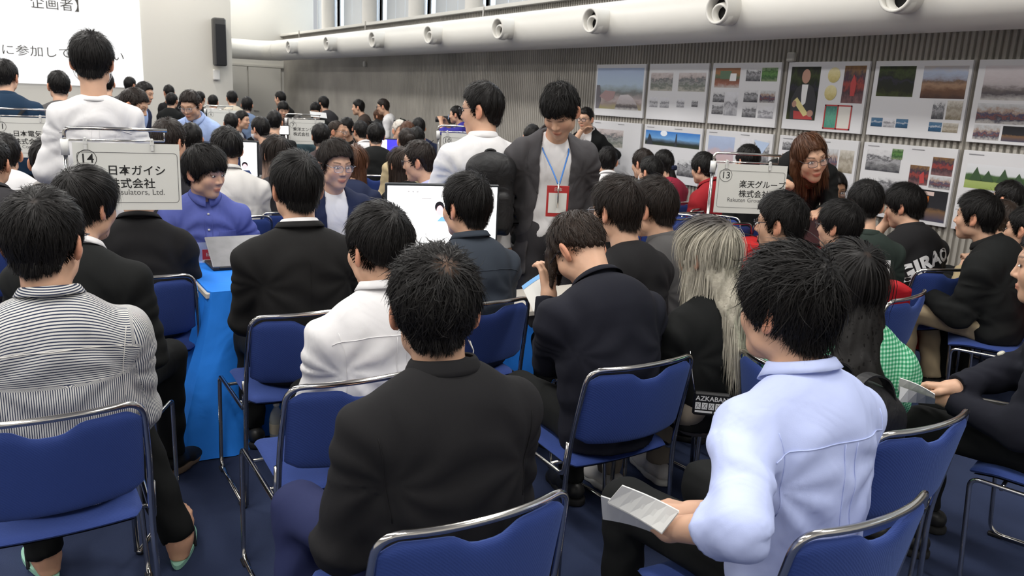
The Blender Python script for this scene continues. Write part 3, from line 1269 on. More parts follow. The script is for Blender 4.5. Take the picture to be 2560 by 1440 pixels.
def shoe(I, sg, m, sole, lod):
    a = I['an'][sg]
    S = I['S']
    h = {0: .008, 1: .011, 2: .018}[lod]
    f = np.array(S.get('feet', {}).get(sg, (sg * .12, 1, 0)), float)
    f /= np.linalg.norm(f)
    g = np.array([a[0], a[1], 0.0])
    V = Vol(g - .22, g + (.25, .25, .15), h)
    lat = np.cross(f, (0, 0, 1.0))
    up = np.array([0, 0, 1.0])
    V.cone(g - f * .045 + up * .055, g + f * .02 + up * .06, .038, .04, .02)
    V.cone(g + f * .02 + up * .05, g + f * .15 + up * .036, .042, .036, .03, (up, .8))
    V.cone(g + f * .10 + up * .032, g + f * .165 + up * .03, .044, .034, .02, (up, .7))
    V.plane((0, 0, .018), (0, 0, -1))
    v, q = V.nets()
    o = link('shoe', new_mesh('shoe', v, q), m, I['body'])
    V = Vol(g - .22, g + (.25, .25, .08), h)
    V.cone(g - f * .045 + up * .015, g + f * .03 + up * .015, .043, .042, .02)
    V.cone(g + f * .03 + up * .015, g + f * .165 + up * .015, .043, .042, .03)
    V.plane((0, 0, .002), (0, 0, -1))
    V.plane((0, 0, .03), (0, 0, 1))
    v, q = V.nets()
    link('sole', new_mesh('sole', v, q), sole, o)


def glasses(I, m, lod):
    hp, Rh, hs = I['hp'], I['Rh'], I['hs']
    mb = MB()
    T = lambda p: hp + Rh @ (np.array(p) * hs)
    n = 16
    r = .0017 if lod < 2 else .003
    lens = []
    for s in (-1, 1):
        loop = []
        for t in np.linspace(0, 2 * math.pi, n + 1):
            ct, st = math.cos(t), math.sin(t)
            e = .62
            x = math.copysign(abs(ct) ** e, ct) * .025
            z = math.copysign(abs(st) ** e, st) * .0185
            loop.append(T((s * .0335 + x, .109 - abs(s * .0335 + x) ** 2 * 3.4, -.006 + z)))
        mb.tube(loop, r, 6, False)
        lens.append(loop)
        mb.tube([T((s * .0585, .100, .004)), T((s * .078, .088, .005)), T((s * .083, .02, .006)), T((s * .085, -.012, -.002)), T((s * .083, -.028, -.022))], r, 5)
    mb.tube([T((-.009, .108, .001)), T((0, .111, .003)), T((.009, .108, .001))], r, 5)
    g = mb.build('glasses', m, I['body'], True)
    for L in lens:
        b = MB()
        P = np.array(L[:-1])
        c = P.mean(0)
        b.add(np.concatenate([P, [c]]), None, [(i, (i + 1) % n, n) for i in range(n)])
        b.build('lens', mat('lens_glass', (.9, .93, 1), .05, .5, alpha=.13), g, True)


def eyes(I):
    hp, Rh, hs = I['hp'], I['Rh'], I['hs']
    look = I['S'].get('look', (0, 0))
    for s in (-1, 1):
        n, m = 14, 9
        a = np.linspace(0, 2 * math.pi, n, endpoint=False)
        V, idx = [], []
        for i in range(m):
            ph = i / (m - 1) * math.pi * .5
            rr, yy = math.sin(ph), math.cos(ph)
            V.append(np.stack([rr * np.cos(a) * .0128, np.full(n, yy * .0075), rr * np.sin(a) * .0050], 1))
        V = np.concatenate(V)
        q = [(i * n + j, (i + 1) * n + j, (i + 1) * n + (j + 1) % n, i * n + (j + 1) % n) for i in range(m - 1) for j in range(n)]
        q = np.array(q)
        cen = V[q].mean(1)
        iris = (((cen[:, 0] - look[0]) / .0058) ** 2 + ((cen[:, 2] - look[1]) / .0058) ** 2) < 1
        pos = V * [1, 1, 1] + np.array([s * .0325, .0830, -.0035])
        me = new_mesh('eye', hp + (pos * hs) @ Rh.T, q[:, ::-1], None, True, None, [mat('eye_white', (.62, .58, .55), .3), mat('eye_iris', (.012, .008, .006), .15, .6)], iris.astype(int))
        link('eye', me, None, I['body'])


def face_mask(I):
    hp, Rh, hs = I['hp'], I['Rh'], I['hs']
    V = Vol((-.09, -.0, -.15), (.09, .14, .02), .006)
    V.ell((0, .035, -.062), (.069, .080, .062), 0)
    V.ell((0, .09, -.035), (.03, .03, .03), .02)
    V.plane((0, .02, 0), (0, -1, 0))
    v, q = V.nets()
    o = link('face_mask', new_mesh('face_mask', hp + (v * hs) @ Rh.T, q), mat('mask_white', (.75, .77, .80), .8), I['body'])
    mb = MB()
    T = lambda p: hp + Rh @ (np.array(p) * hs)
    for s in (-1, 1):
        for z0, z1 in ((-.03, .006), (-.1, -.048)):
            mb.tube([T((s * .062, .03, z0)), T((s * .08, .0, (z0 + z1) / 2)), T((s * .086, -.022, z1))], .0016, 5)
    mb.build('ear_loop', mat('mask_white', (.75, .77, .80), .8), o, True)


# ---- patches that lie on a garment
def bvh_of(I):
    if 'bvh' not in I:
        I['bvh'] = BVHTree.FromPolygons([Vector(p) for p in I['gv'].tolist()], I['gq'].tolist())
    return I['bvh']


def drape(I, pts, ydir, off):
    """project (x, z) points along local y onto the garment; ydir=+1 looks from behind"""
    b = bvh_of(I)
    out = []
    last = None
    for x, z in pts:
        o = Vector((x, -1.2 * ydir, z))
        loc, nor, i, d = b.ray_cast(o, Vector((0, ydir, 0)))
        if loc is None:
            y = last if last is not None else 0
            out.append((x, y, z))
            continue
        if nor.y * ydir > 0:
            nor = -nor
        p = loc + nor * off
        last = p.y
        out.append(tuple(p))
    return np.array(out)


def patch(I, name, m, fx, ydir, off=.004, nu=10, nv=10, parent=None, smooth=True):
    """grid patch; fx(u, v) -> (x, z)"""
    us, vs = np.linspace(0, 1, nu), np.linspace(0, 1, nv)
    pts = [fx(u, v) for u in us for v in vs]
    P = drape(I, pts, ydir, off).reshape(nu, nv, 3)
    Q = drape(I, pts, ydir, -.006).reshape(nu, nv, 3)
    mb = MB()
    mb.grid(P)
    mb.grid(Q, True)
    e = [(P[0], Q[0]), (P[-1], Q[-1]), (P[:, 0], Q[:, 0]), (P[:, -1], Q[:, -1])]
    for a, b_ in e:
        mb.grid(np.stack([a, b_]))
    return mb.build(name, m, parent or I['gar'], smooth)


def line_on(I, name, m, pts, ydir, r=.0018, parent=None, off=.001):
    P = drape(I, pts, ydir, off)
    mb = MB()
    mb.tube(P, r, 5)
    return mb.build(name, m, parent or I['gar'], True)


def print_on(I, name, me, m, origin, ydir, off=.003, ang=0.0, parent=None, arc=0.0):
    """lay a flat text mesh (x right, y up) onto the garment seen from ydir side"""
    n = len(me.vertices)
    co = np.zeros(n * 3, np.float32)
    me.vertices.foreach_get('co', co)
    co = co.reshape(-1, 3)
    ca, sa = math.cos(ang), math.sin(ang)
    X = co[:, 0] * ca - co[:, 1] * sa
    Z = co[:, 0] * sa + co[:, 1] * ca + (-arc * co[:, 0] ** 2)
    sgn = 1 if ydir > 0 else -1
    pts = [(origin[0] + sgn * x, origin[1] + z) for x, z in zip(X, Z)]
    P = drape(I, pts, ydir, off)
    me.vertices.foreach_set('co', P.astype(np.float32).ravel())
    me.update()
    return link(name, me, m, parent or I['gar'])

# ------------------------------------------------------------------ stacking chairs
def pillow(fn, thick, nu, nv, e=6.0, mids=None):
    """closed cushion; fn(u, v) -> centre point, normal. u in [-1,1], v in [-1,1]"""
    us, vs = np.linspace(-1, 1, nu), np.linspace(-1, 1, nv)
    us = np.sign(us) * (1 - (1 - np.abs(us)) ** 1.6)
    vs = np.sign(vs) * (1 - (1 - np.abs(vs)) ** 1.6)
    A, B = np.zeros((nu, nv, 3)), np.zeros((nu, nv, 3))
    for i, u in enumerate(us):
        for j, v in enumerate(vs):
            p, n = fn(u, v)
            t = thick * .5 * max(1 - max(abs(u), abs(v)) ** e, 0) ** .5
            A[i, j] = p + n * t
            B[i, j] = p - n * t
    mb = MB()
    mb.grid(A)
    mb.grid(B, True)
    return mb


def chair_meshes():
    M = {}
    chrome = mat('chrome', (.62, .60, .57), .16, .5, 1.0)
    r = .0092
    hw = .238
    zt = .795
    # back hoop with rear legs (one bent tube)
    def up(sg):
        return [(sg * (hw + .012), -.205, .012), (sg * hw, -.195, .43), (sg * hw, -.225, .60), (sg * (hw - .012), -.262, zt)]
    P = up(-1) + [(0, -.315, zt + .004)] + up(1)[::-1]
    P = fillet([P[0], P[1], P[2], P[3]], [.1, .15], 6)[:-1].tolist() + fillet([P[2], P[3], (-.12, -.300, zt + .003), (0, -.312, zt + .004), (.12, -.300, zt + .003), P[5], P[6]], [.055, .2, .2, .2, .055], 7)[1:-1].tolist() + fillet([P[5], P[6], P[7], P[8]], [.15, .1], 6)[1:].tolist()
    M['back_frame'] = MB().tube(P, r, 10).mesh('back_frame', True)
    for sg in (-1, 1):
        x = sg * (hw + .022)
        Q = fillet([(x, -.20, .43 + .09), (x, -.196, .425), (x - sg * .012, .215, .425), (x, .235, .40), (x, .19, .012), (x, -.205, .012)], [.02, .03, .03, .05, .02], 6)
        Q = fillet([(x - sg * .016, -.205, .53), (x - sg * .016, -.190, .405), (x - sg * .012, .215, .418), (x, .185, .012), (x, -.215, .012)], [.03, .035, .05, .02], 6)
        M['sled%d' % sg] = MB().tube(Q, r * .92, 8).mesh('sled_leg', True)
    mb = MB()
    mb.tube([(-hw, .12, .405), (hw, .12, .405)], r * .8, 6)
    mb.tube([(-hw, -.10, .405), (hw, -.10, .405)], r * .8, 6)
    M['crossbar'] = mb.mesh('crossbar', True)

    def back(u, v):
        x = u * .224
        # rounded outline, dip at the top centre
        zt_ = .778 - .030 * math.exp(-(x / .062) ** 4) - .032 * max(abs(u) - .80, 0) ** 1.5 / .09
        zb = .515 + .010 * abs(u) ** 3 + .02 * max(abs(u) - .82, 0) / .18
        z = zb + (zt_ - zb) * (v + 1) / 2
        y = -.195 - (z - .43) * .20 - .050 * (1 - u * u) + .006
        n = np.array([-.42 * u, 1, .22])
        return np.array([x, y, z]), n / np.linalg.norm(n)
    M['backrest'] = pillow(back, .030, 37, 19, 8).mesh('backrest', True)

    def seat(u, v):
        y = .015 + v * .215
        wx = .222 * (1 - .02 * (v + 1)) * (1 - .10 * max(abs(v) - .8, 0) / .2)
        x = u * wx
        z = .428 + .010 * u * u - .022 * max(v - .55, 0) ** 2 / .2 + .006 * v
        n = np.array([0, 0, 1.0])
        return np.array([x, y, z]), n
    M['seat'] = pillow(seat, .036, 21, 21, 6).mesh('seat', True)

    def shell(u, v):
        p, n = seat(u * .93, v * .93)
        return p - n * .016, n
    M['shell'] = pillow(shell, .014, 9, 9, 6).mesh('seat_shell', True)
    g = MB()
    for sg in (-1, 1):
        for y in (-.19, .165):
            g.box((sg * (hw + .022), y, .008), (.026, .05, .014), bev=.004)
    M['glide'] = g
    gl = MB().box((0, 0, .008), (.024, .05, .014), None, .004).mesh('glide')
    M['glide'] = gl
    return M


def fabric_blue():
    m = mat('chair_fabric_blue', (.021, .046, .20), .78, .3, var=.07, vscale=3)
    nt, N, L, Pn = nodes_of(m)
    tc = N.new('ShaderNodeTexCoord')
    w = N.new('ShaderNodeTexWave')
    w.wave_type = 'BANDS'
    w.bands_direction = 'DIAGONAL'
    w.inputs['Scale'].default_value = 90
    w.inputs['Distortion'].default_value = 3.0
    w.inputs['Detail'].default_value = 2
    w.inputs['Detail Scale'].default_value = 2.5
    L.new(tc.outputs['Object'], w.inputs['Vector'])
    b = N.new('ShaderNodeBump')
    b.inputs['Strength'].default_value = .22
    b.inputs['Distance'].default_value = .002
    L.new(w.outputs['Fac'], b.inputs['Height'])
    L.new(b.outputs[0], Pn.inputs['Normal'])
    Pn.inputs['Sheen Weight'].default_value = .25
    Pn.inputs['Sheen Tint'].default_value = (.35, .5, 1, 1)
    return m


CHM = chair_meshes()
CHROME = MATS['chrome']
FAB = fabric_blue()
PLASTIC = mat('black_plastic', (.018, .018, .02), .5)
mat('rubber_black', (.015, .015, .016), .8)
CHAIRS = []


def make_chair(loc, rz, label, group=None, name='stacking_chair'):
    t = empty(name, loc, rz, label, 'chair', group)
    link('back_frame', CHM['back_frame'], None, t)
    link('sled_leg', CHM['sled-1'], None, t)
    link('sled_leg', CHM['sled1'], None, t)
    link('crossbar', CHM['crossbar'], None, t)
    b = link('backrest', CHM['backrest'], None, t)
    s = link('seat', CHM['seat'], None, t)
    link('seat_shell', CHM['shell'], None, s)
    for sg in (-1, 1):
        for y in (-.19, .165):
            link('glide', CHM['glide'], None, t, (sg * .26, y, 0))
    CHAIRS.append(t)
    return t


for k_, m_ in (('back_frame', CHROME), ('sled-1', CHROME), ('sled1', CHROME), ('crossbar', CHROME), ('backrest', FAB), ('seat', FAB), ('shell', PLASTIC), ('glide', PLASTIC)):
    CHM[k_].materials.append(m_)


def place_chair(S, root, rz):
    c2 = S.get('chair_rot', 0)
    off = S.get('chair_off', (0, 0))
    c, s_ = math.cos(rz), math.sin(rz)
    x = root[0] + c * off[0] - s_ * off[1]
    y = root[1] + s_ * off[0] + c * off[1]
    lab = S.get('chair_label') or 'blue fabric stacking chair on a chrome frame under the ' + S['short']
    if 'chair_xy' in S:
        x, y = S['chair_xy']
        rz = 0
    make_chair((x, y, 0), rz - R_(c2), lab, 'blue stacking chairs of the seated listeners')

# ------------------------------------------------------------------ the hall
WX = 6.2            # right wall
YB = 21.4           # back wall of the recess
YS = 19.0           # screen wall


def carpet():
    m = mat('carpet_navy', (.034, .047, .100), .95, .15, var=.16, vscale=2.2, bump=((350, .5, .006), (60, .2, .006)))
    return m


def struct(o):
    o['kind'] = 'structure'
    return o


struct(MB().box((-1.0, 9.0, -.05), (16.0, 28.0, .1)).build('floor', carpet()))
struct(MB().box((-1.0, 9.0, CEIL + .05), (16.0, 28.0, .1)).build('ceiling', mat('ceiling_white', (.72, .71, .68), .9)))
lampf = mat('lamp_diffuser', (1, .97, .92), .5, emit=4.0)
for ly in (-1.5, 2.5, 6.5, 10.5, 14.5, 18.0):
    for lx in (-5.0, -1.0, 3.0):
        t = empty('ceiling_lamp', (lx, ly, CEIL), 0, 'recessed strip lamp in the white hall ceiling', 'lamp', 'ceiling lamps')
        MB().box((0, 0, -.02), (.6, 2.5, .04)).build('housing', mat('lamp_white', (.8, .8, .8), .5), t)
        MB().box((0, 0, -.045), (.5, 2.4, .01)).build('diffuser', lampf, t)

# ribbed concrete wall: every rib is real relief
concrete = mat('ribbed_concrete', (.36, .34, .305), .9, .2, var=.16, vscale=1.3, bump=((40, .3, .006),))
N_ = concrete.node_tree
ys = np.arange(-4.0, YB, .05)
prof = []
for y in ys:
    prof += [(WX + .022, y), (WX + .022, y + .016), (WX, y + .022), (WX, y + .046)]
prof = np.array(prof + [(WX + .022, YB)])
G = np.stack([np.column_stack([prof, np.full(len(prof), z)]) for z in (0.0, 1.45, 2.86)])
struct(MB().grid(G).build('wall_right', concrete))
struct(MB().box((WX + .13, 8.7, 1.43), (.2, 25.4, 2.86)).build('wall_right_core', concrete))
plaster = mat('plaster_white', (.74, .72, .68), .85, .2, var=.03, vscale=2, bump=((30, .1, .003),))
ledge_m = mat('ledge_paint', (.66, .645, .60), .6)
struct(MB().box((WX + .22, 8.7, 2.885), (.60, 25.4, .055), bev=.006).build('trim_1', ledge_m))
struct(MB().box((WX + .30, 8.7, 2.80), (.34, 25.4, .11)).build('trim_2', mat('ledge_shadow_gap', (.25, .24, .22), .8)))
# clerestory: sill wall, columns, glazing
struct(MB().box((WX + .52, 8.7, 2.93), (.1, 25.4, .10)).build('trim_3', plaster))
cols_y = [18.98, 16.43, 14.14, 11.95, 9.88, 7.85, 5.8, 3.75, 1.7, -.35, -2.4]
for i, cy_ in enumerate(cols_y):
    struct(MB().lathe([(.15, 2.9), (.15, CEIL)], (WX + .36, cy_, 0), (0, 0, 1), 20).build('column_%d' % (i + 1), plaster, None, True))
glass = mat('window_glass', (.93, .97, 1), .02, .5, alpha=.16)
blind = mat('blind_fabric', (.62, .64, .66), .9, emit=0)
alu = mat('aluminium_frame', (.62, .65, .68), .35, .5, .7)
sky_em = mat('daylight_backdrop', (.80, .90, 1.0), 1, 0, emit=1.25)
edges = [20.44] + [c for c in cols_y]
for i in range(len(edges) - 1):
    y1, y0 = edges[i], edges[i + 1]
    w = empty('window_%d' % (i + 1), (WX + .62, (y0 + y1) / 2, 2.98))
    w['kind'] = 'structure'
    hw = (y1 - y0) / 2
    for dy in (-hw, -hw + .28, hw):
        MB().box((0, dy, 1.05), (.06, .05, 2.14)).build('window_frame', alu, w)
    MB().box((0, 0, .02), (.06, 2 * hw, .05)).build('window_frame', alu, w)
    MB().box((0, 0, 1.05), (.012, 2 * hw, 2.1)).build('pane', glass, w)
    # vertical blind panels and slanted light bars behind the glass
    n = 4
    for k in range(n):
        MB().box((.10, -hw + .36 + (k + .5) * (2 * hw - .42) / n, 1.05), (.01, (2 * hw - .42) / n - .02, 2.1)).build('blind', blind, w)
struct(MB().box((WX + 1.2, 8.7, 4.1), (.05, 25.4, 2.6)).build('window_exterior', sky_em))
# back walls
sx = 4.36
struct(MB().box((sx / 2 - 4.5, YS + .15, CEIL / 2), (sx + 9.0, .3, CEIL)).build('wall_back', mat('screen_wall_white', (.70, .67, .60), .85, .2)))
struct(MB().box((5.3, YB + .1, CEIL / 2), (3.4, .2, CEIL)).build('wall_recess', mat('recess_plaster', (.60, .585, .54), .85, .2)))
struct(MB().box((sx - .08, (YS + YB) / 2 + .15, CEIL / 2), (.16, YB - YS - .3, CEIL)).build('wall_return', plaster))
struct(MB().box((-9.05, 9.0, CEIL / 2), (.1, 28, CEIL)).build('wall_left', plaster))
struct(MB().box((-1.0, -5.0, CEIL / 2), (16, .1, CEIL)).build('wall_behind', plaster))
dm = mat('door_paint', (.56, .545, .50), .7)
for i, xd in enumerate((4.85, 5.70)):
    d = MB().box((xd, YB - .02, 1.03), (.82, .05, 2.06), bev=.004).build('door_%d' % (i + 1), dm)
    struct(d)
    MB().tube([(xd + (.3 if i == 0 else -.3), YB - .05, .98), (xd + (.3 if i == 0 else -.3), YB - .10, .98), (xd + (.18 if i == 0 else -.18), YB - .10, .98)], .012, 6).build('door_handle', CHROME, d)
struct(MB().box((5.3, YB - .015, 2.1), (1.76, .06, .05)).build('trim_4', dm))
struct(MB().box((WX - .01, 8.7, .05), (.03, 25.4, .1)).build('baseboard_right', mat('baseboard_dark', (.10, .10, .10), .6)))

# projection screen with the slide text
scr = empty('projection_screen', (0, YS, 0), 0, 'bright white projection screen with grey Japanese writing on the far wall', 'screen')
p0, p1 = at_y(353, 222, YS), at_y(353, 0, YS)
zb, xr = 1.44, 2.52
MB().box((xr - 2.6, -.03, zb + 1.5), (5.2, .04, 3.0)).build('screen_surface', mat('projected_light', (.6, .6, .6), .9, 0, emit=1.1), scr)
stxt = mat('slide_text_grey', (.10, .095, .085), .9, 0)
a, b = at_y(0, 112, YS - .06), at_y(303, 112, YS - .06)
me = text_mesh('に参加してください', 1.0, 'slide_text')
xs = np.array([v.co.x for v in me.vertices])
k = (b[0] - a[0]) / (xs.max() - xs.min())
o = link('slide_text', me, stxt, scr)
o.scale = (k, k * .9, k)
o.rotation_euler = (R_(90), 0, 0)
o.location = (a[0], -.085, a[2] - .16)
me = text_mesh('企画者】', 1.0, 'slide_text')
o = link('slide_text', me, stxt, scr)
a = at_y(75, 14, YS - .06)
o.scale = (k * 1.04,) * 3
o.rotation_euler = (R_(90), 0, 0)
o.location = (a[0], -.085, a[2] - .02)

# column loudspeaker and small box on the screen wall
sp = empty('wall_loudspeaker', (4.06, YS, 0), 0, 'tall narrow black loudspeaker mounted high on the white screen wall', 'loudspeaker')
MB().box((0, -.17, 2.49), (.26, .24, 1.00), bev=.03).build('cabinet', mat('speaker_grey', (.06, .058, .055), .5), sp)
MB().box((.01, -.295, 2.43), (.215, .02, .86), bev=.008).build('grille', mat('speaker_grille', (.012, .012, .014), .7, bump=((300, .5, .004),)), sp)
MB().box((0, -.025, 2.6), (.10, .05, .5)).build('bracket', PLASTIC, sp)
wb = MB().box((4.0, YS - .05, 1.80), (.14, .10, .22), bev=.015).build('wall_box', mat('box_white', (.74, .72, .68), .5))
tag(wb, 'small white box on the wall below the loudspeaker', 'wall box')
for (px, py, s_, lb) in ((1979, 143, .085, 'small grey square sensor box above the fourth upper poster'), (912, 160, .10, 'small pale sensor on the bare ribbed wall under the duct')):
    q = at_x(px, py, WX - .03)
    o = MB().box((q[0], q[1], q[2]), (.05, s_, s_), bev=.01).build('wall_sensor', mat('sensor_grey', (.45, .44, .40), .6))
    tag(o, lb, 'sensor')

# the long round duct with jet nozzles
PX, PZ, PR = 5.70, 2.455, .232
duct = empty('air_duct', (0, 0, 0), 0, 'long white round air duct running along the ribbed wall', 'duct')
duct_m = mat('duct_white', (.66, .645, .60), .42, .4)
path = fillet([(PX, -4.0, PZ), (PX, 20.75, PZ), (4.2, 20.75, PZ)], .55, 8)
path = np.concatenate([np.array([(PX, y, PZ) for y in np.linspace(-4, 19.5, 20)]), path[1:]])
MB().tube(path, PR, 36).build('duct_pipe', duct_m, duct, True)
for y in (20.0,):
    MB().lathe([(PR + .002, -.03), (PR + .008, -.025), (PR + .008, .025), (PR + .002, .03)], (PX, y, PZ), (0, 1, 0), 36).build('duct_joint', duct_m, duct, True)
for y in (-2.0, 2.4, 6.3, 10.2, 14.6, 18.6):
    MB().tube([(PX + .05, y, PZ + PR - .02), (PX + .05, y, 2.86)], .012, 6).build('hanger_rod', CHROME, duct)
noz_dark = mat('nozzle_dark', (.012, .012, .012), .8)
for i, (px, py) in enumerate(((752, 115), (850, 106), (968, 95), (1112, 82), (1290, 68), (1525, 50), (1845, 27), (2290, -2))):
    q = at_x(px, py, PX - .12)
    d = np.array([-1, -.06, -.05])
    d = d / np.linalg.norm(d)
    o_ = np.array([PX, q[1], PZ + .02])
    nz = MB().lathe([(.128, .14), (.128, .405), (.124, .412), (.108, .412), (.105, .40), (.105, .30)], o_, d, 28).build('jet_nozzle', duct_m, duct, True)
    MB().lathe([(.100, .33), (.092, .385), (.080, .392), (.070, .385), (.060, .33)], o_, d + np.array([0, -.05, -.12]), 24).build('inner_ring', duct_m, nz, True)
    MB().lathe([(.105, .31), (.03, .315), (.001, .315)], o_, d, 20).build('nozzle_throat', noz_dark, nz, True)


# ------------------------------------------------------------------ posters on the ribbed wall
def photo_mat(name, stops, amt=.35, scale=(5, 5), det=5, seed=0.0):
    if name in MATS:
        return MATS[name]
    m = bpy.data.materials.new(name)
    MATS[name] = m
    nt, N, L, P = nodes_of(m)
    P.inputs['Roughness'].default_value = .55
    P.inputs['Specular IOR Level'].default_value = .3
    tc = N.new('ShaderNodeTexCoord')
    sep = N.new('ShaderNodeSeparateXYZ')
    L.new(tc.outputs['Generated'], sep.inputs[0])
    mp = N.new('ShaderNodeMapping')
    mp.inputs['Location'].default_value = (seed, seed * 1.7, 0)
    mp.inputs['Scale'].default_value = (scale[0], scale[0], scale[1])
    L.new(tc.outputs['Generated'], mp.inputs[0])
    oi = N.new('ShaderNodeObjectInfo')
    ad = N.new('ShaderNodeVectorMath')
    ad.operation = 'ADD'
    cm = N.new('ShaderNodeCombineXYZ')
    ml = N.new('ShaderNodeMath')
    ml.operation = 'MULTIPLY'
    ml.inputs[1].default_value = 37
    L.new(oi.outputs['Random'], ml.inputs[0])
    for k_ in range(3):
        L.new(ml.outputs[0], cm.inputs[k_])
    L.new(mp.outputs[0], ad.inputs[0])
    L.new(cm.outputs[0], ad.inputs[1])
    n = N.new('ShaderNodeTexNoise')
    n.inputs['Scale'].default_value = 1.0
    n.inputs['Detail'].default_value = det
    n.inputs['Roughness'].default_value = .65
    L.new(ad.outputs[0], n.inputs['Vector'])
    ma = N.new('ShaderNodeMath')
    ma.operation = 'MULTIPLY_ADD'
    ma.inputs[1].default_value = amt * 2
    L.new(n.outputs['Fac'], ma.inputs[0])
    sb = N.new('ShaderNodeMath')
    sb.operation = 'SUBTRACT'
    sb.inputs[1].default_value = amt
    L.new(sep.outputs['Z'], sb.inputs[0])
    L.new(sb.outputs[0], ma.inputs[2])
    rp = N.new('ShaderNodeValToRGB')
    el = rp.color_ramp.elements
    while len(el) < len(stops):
        el.new(.5)
    for e, (p, c) in zip(el, stops):
        e.position = p
        e.color = (*c, 1)
    L.new(ma.outputs[0], rp.inputs[0])
    L.new(rp.outputs[0], P.inputs['Base Color'])
    return m


PH = {
    'campus': photo_mat('print_campus', [(0, (.30, .27, .13)), (.14, (.30, .24, .22)), (.25, (.50, .42, .42)), (.40, (.18, .19, .19)), (.50, (.32, .38, .42)), (.60, (.40, .50, .62)), (1, (.36, .44, .62))], .14, (5, 7)),
    'aerial': photo_mat('print_aerial', [(0, (.42, .40, .36)), (.3, (.15, .17, .15)), (.45, (.30, .30, .29)), (.6, (.12, .13, .14)), (.75, (.42, .36, .35)), (1, (.55, .50, .50))], .55, (6, 6)),
    'classroom': photo_mat('print_classroom', [(0, (.45, .40, .38)), (.2, (.30, .12, .08)), (.4, (.20, .08, .05)), (.55, (.08, .14, .08)), (.7, (.30, .14, .06)), (1, (.25, .12, .07))], .25, (4, 4)),
    'bw': photo_mat('print_bw', [(0, (.05, .05, .06)), (.3, (.18, .18, .19)), (.5, (.35, .35, .37)), (.62, (.08, .08, .09)), (.8, (.55, .55, .57)), (1, (.62, .62, .64))], .55, (5, 5)),
    'bwlight': photo_mat('print_bw_light', [(0, (.22, .22, .24)), (.35, (.50, .50, .53)), (.5, (.20, .20, .22)), (.65, (.58, .58, .61)), (1, (.66, .66, .70))], .5, (4, 4)),
    'green': photo_mat('print_green', [(0, (.20, .26, .14)), (.3, (.03, .09, .03)), (.55, (.10, .22, .06)), (.75, (.04, .10, .03)), (1, (.26, .36, .20))], .4, (6, 6)),
    'dark': photo_mat('print_dark', [(0, (.04, .05, .01)), (.2, (.012, .014, .006)), (.45, (.01, .012, .008)), (.55, (.02, .018, .035)), (.66, (.01, .014, .006)), (.85, (.03, .045, .01)), (1, (.012, .014, .01))], .45, (4, 3)),
    'room': photo_mat('print_room', [(0, (.06, .03, .025)), (.25, (.14, .07, .04)), (.42, (.32, .20, .13)), (.52, (.16, .10, .07)), (.62, (.30, .32, .40)), (.8, (.36, .42, .55)), (1, (.46, .42, .40))], .16, (5, 8)),
    'sakura': photo_mat('print_sakura', [(0, (.50, .48, .47)), (.18, (.08, .07, .08)), (.30, (.14, .12, .12)), (.42, (.42, .38, .39)), (.7, (.55, .50, .52)), (1, (.62, .58, .60))], .16, (9, 9)),
    'people': photo_mat('print_people', [(0, (.40, .38, .37)), (.25, (.05, .05, .08)), (.36, (.20, .08, .07)), (.46, (.05, .06, .12)), (.62, (.35, .25, .20)), (.8, (.45, .45, .46)), (1, (.55, .56, .58))], .45, (7, 4)),
    'bluesky': photo_mat('print_bluesky', [(0, (.03, .04, .02)), (.22, (.02, .03, .03)), (.36, (.10, .16, .24)), (.5, (.16, .36, .66)), (1, (.03, .17, .52))], .14, (6, 4)),
    'fuji': photo_mat('print_blossom', [(0, (.55, .40, .40)), (.4, (.50, .40, .44)), (.6, (.36, .42, .58)), (1, (.40, .48, .66))], .35, (4, 4)),
    'hall': photo_mat('print_hall', [(0, (.05, .05, .09)), (.2, (.12, .08, .07)), (.34, (.18, .10, .05)), (.45, (.02, .02, .025)), (1, (.012, .012, .015))], .12, (9, 9)),
    'stage': photo_mat('print_stage', [(0, (.20, .10, .10)), (.3, (.05, .03, .04)), (.5, (.28, .05, .04)), (.7, (.04, .03, .05)), (1, (.22, .12, .05))], .4, (7, 5)),
    'field': photo_mat('print_field', [(0, (.28, .36, .10)), (.3, (.34, .42, .14)), (.36, (.05, .10, .03)), (.56, (.06, .12, .04)), (.64, (.60, .62, .64)), (1, (.66, .67, .70))], .07, (9, 3)),
    'water': photo_mat('print_water', [(0, (.02, .06, .12)), (.4, (.03, .10, .20)), (.55, (.42, .46, .52)), (.7, (.05, .14, .26)), (1, (.10, .18, .28))], .35, (4, 4)),
    'gold': photo_mat('print_gold', [(0, (.46, .38, .14)), (.5, (.62, .54, .26)), (1, (.72, .66, .40))], .4, (5, 5)),
    'stone': photo_mat('print_stone', [(0, (.20, .17, .12)), (.4, (.42, .38, .32)), (.6, (.28, .25, .20)), (1, (.58, .55, .50))], .45, (5, 5)),
    'cream': photo_mat('print_cream', [(0, (.62, .60, .55)), (1, (.70, .68, .64))], .2, (3, 3)),
    'teal': photo_mat('print_teal', [(0, (.05, .22, .17)), (.5, (.12, .36, .26)), (1, (.05, .18, .16))], .5, (8, 8)),
}
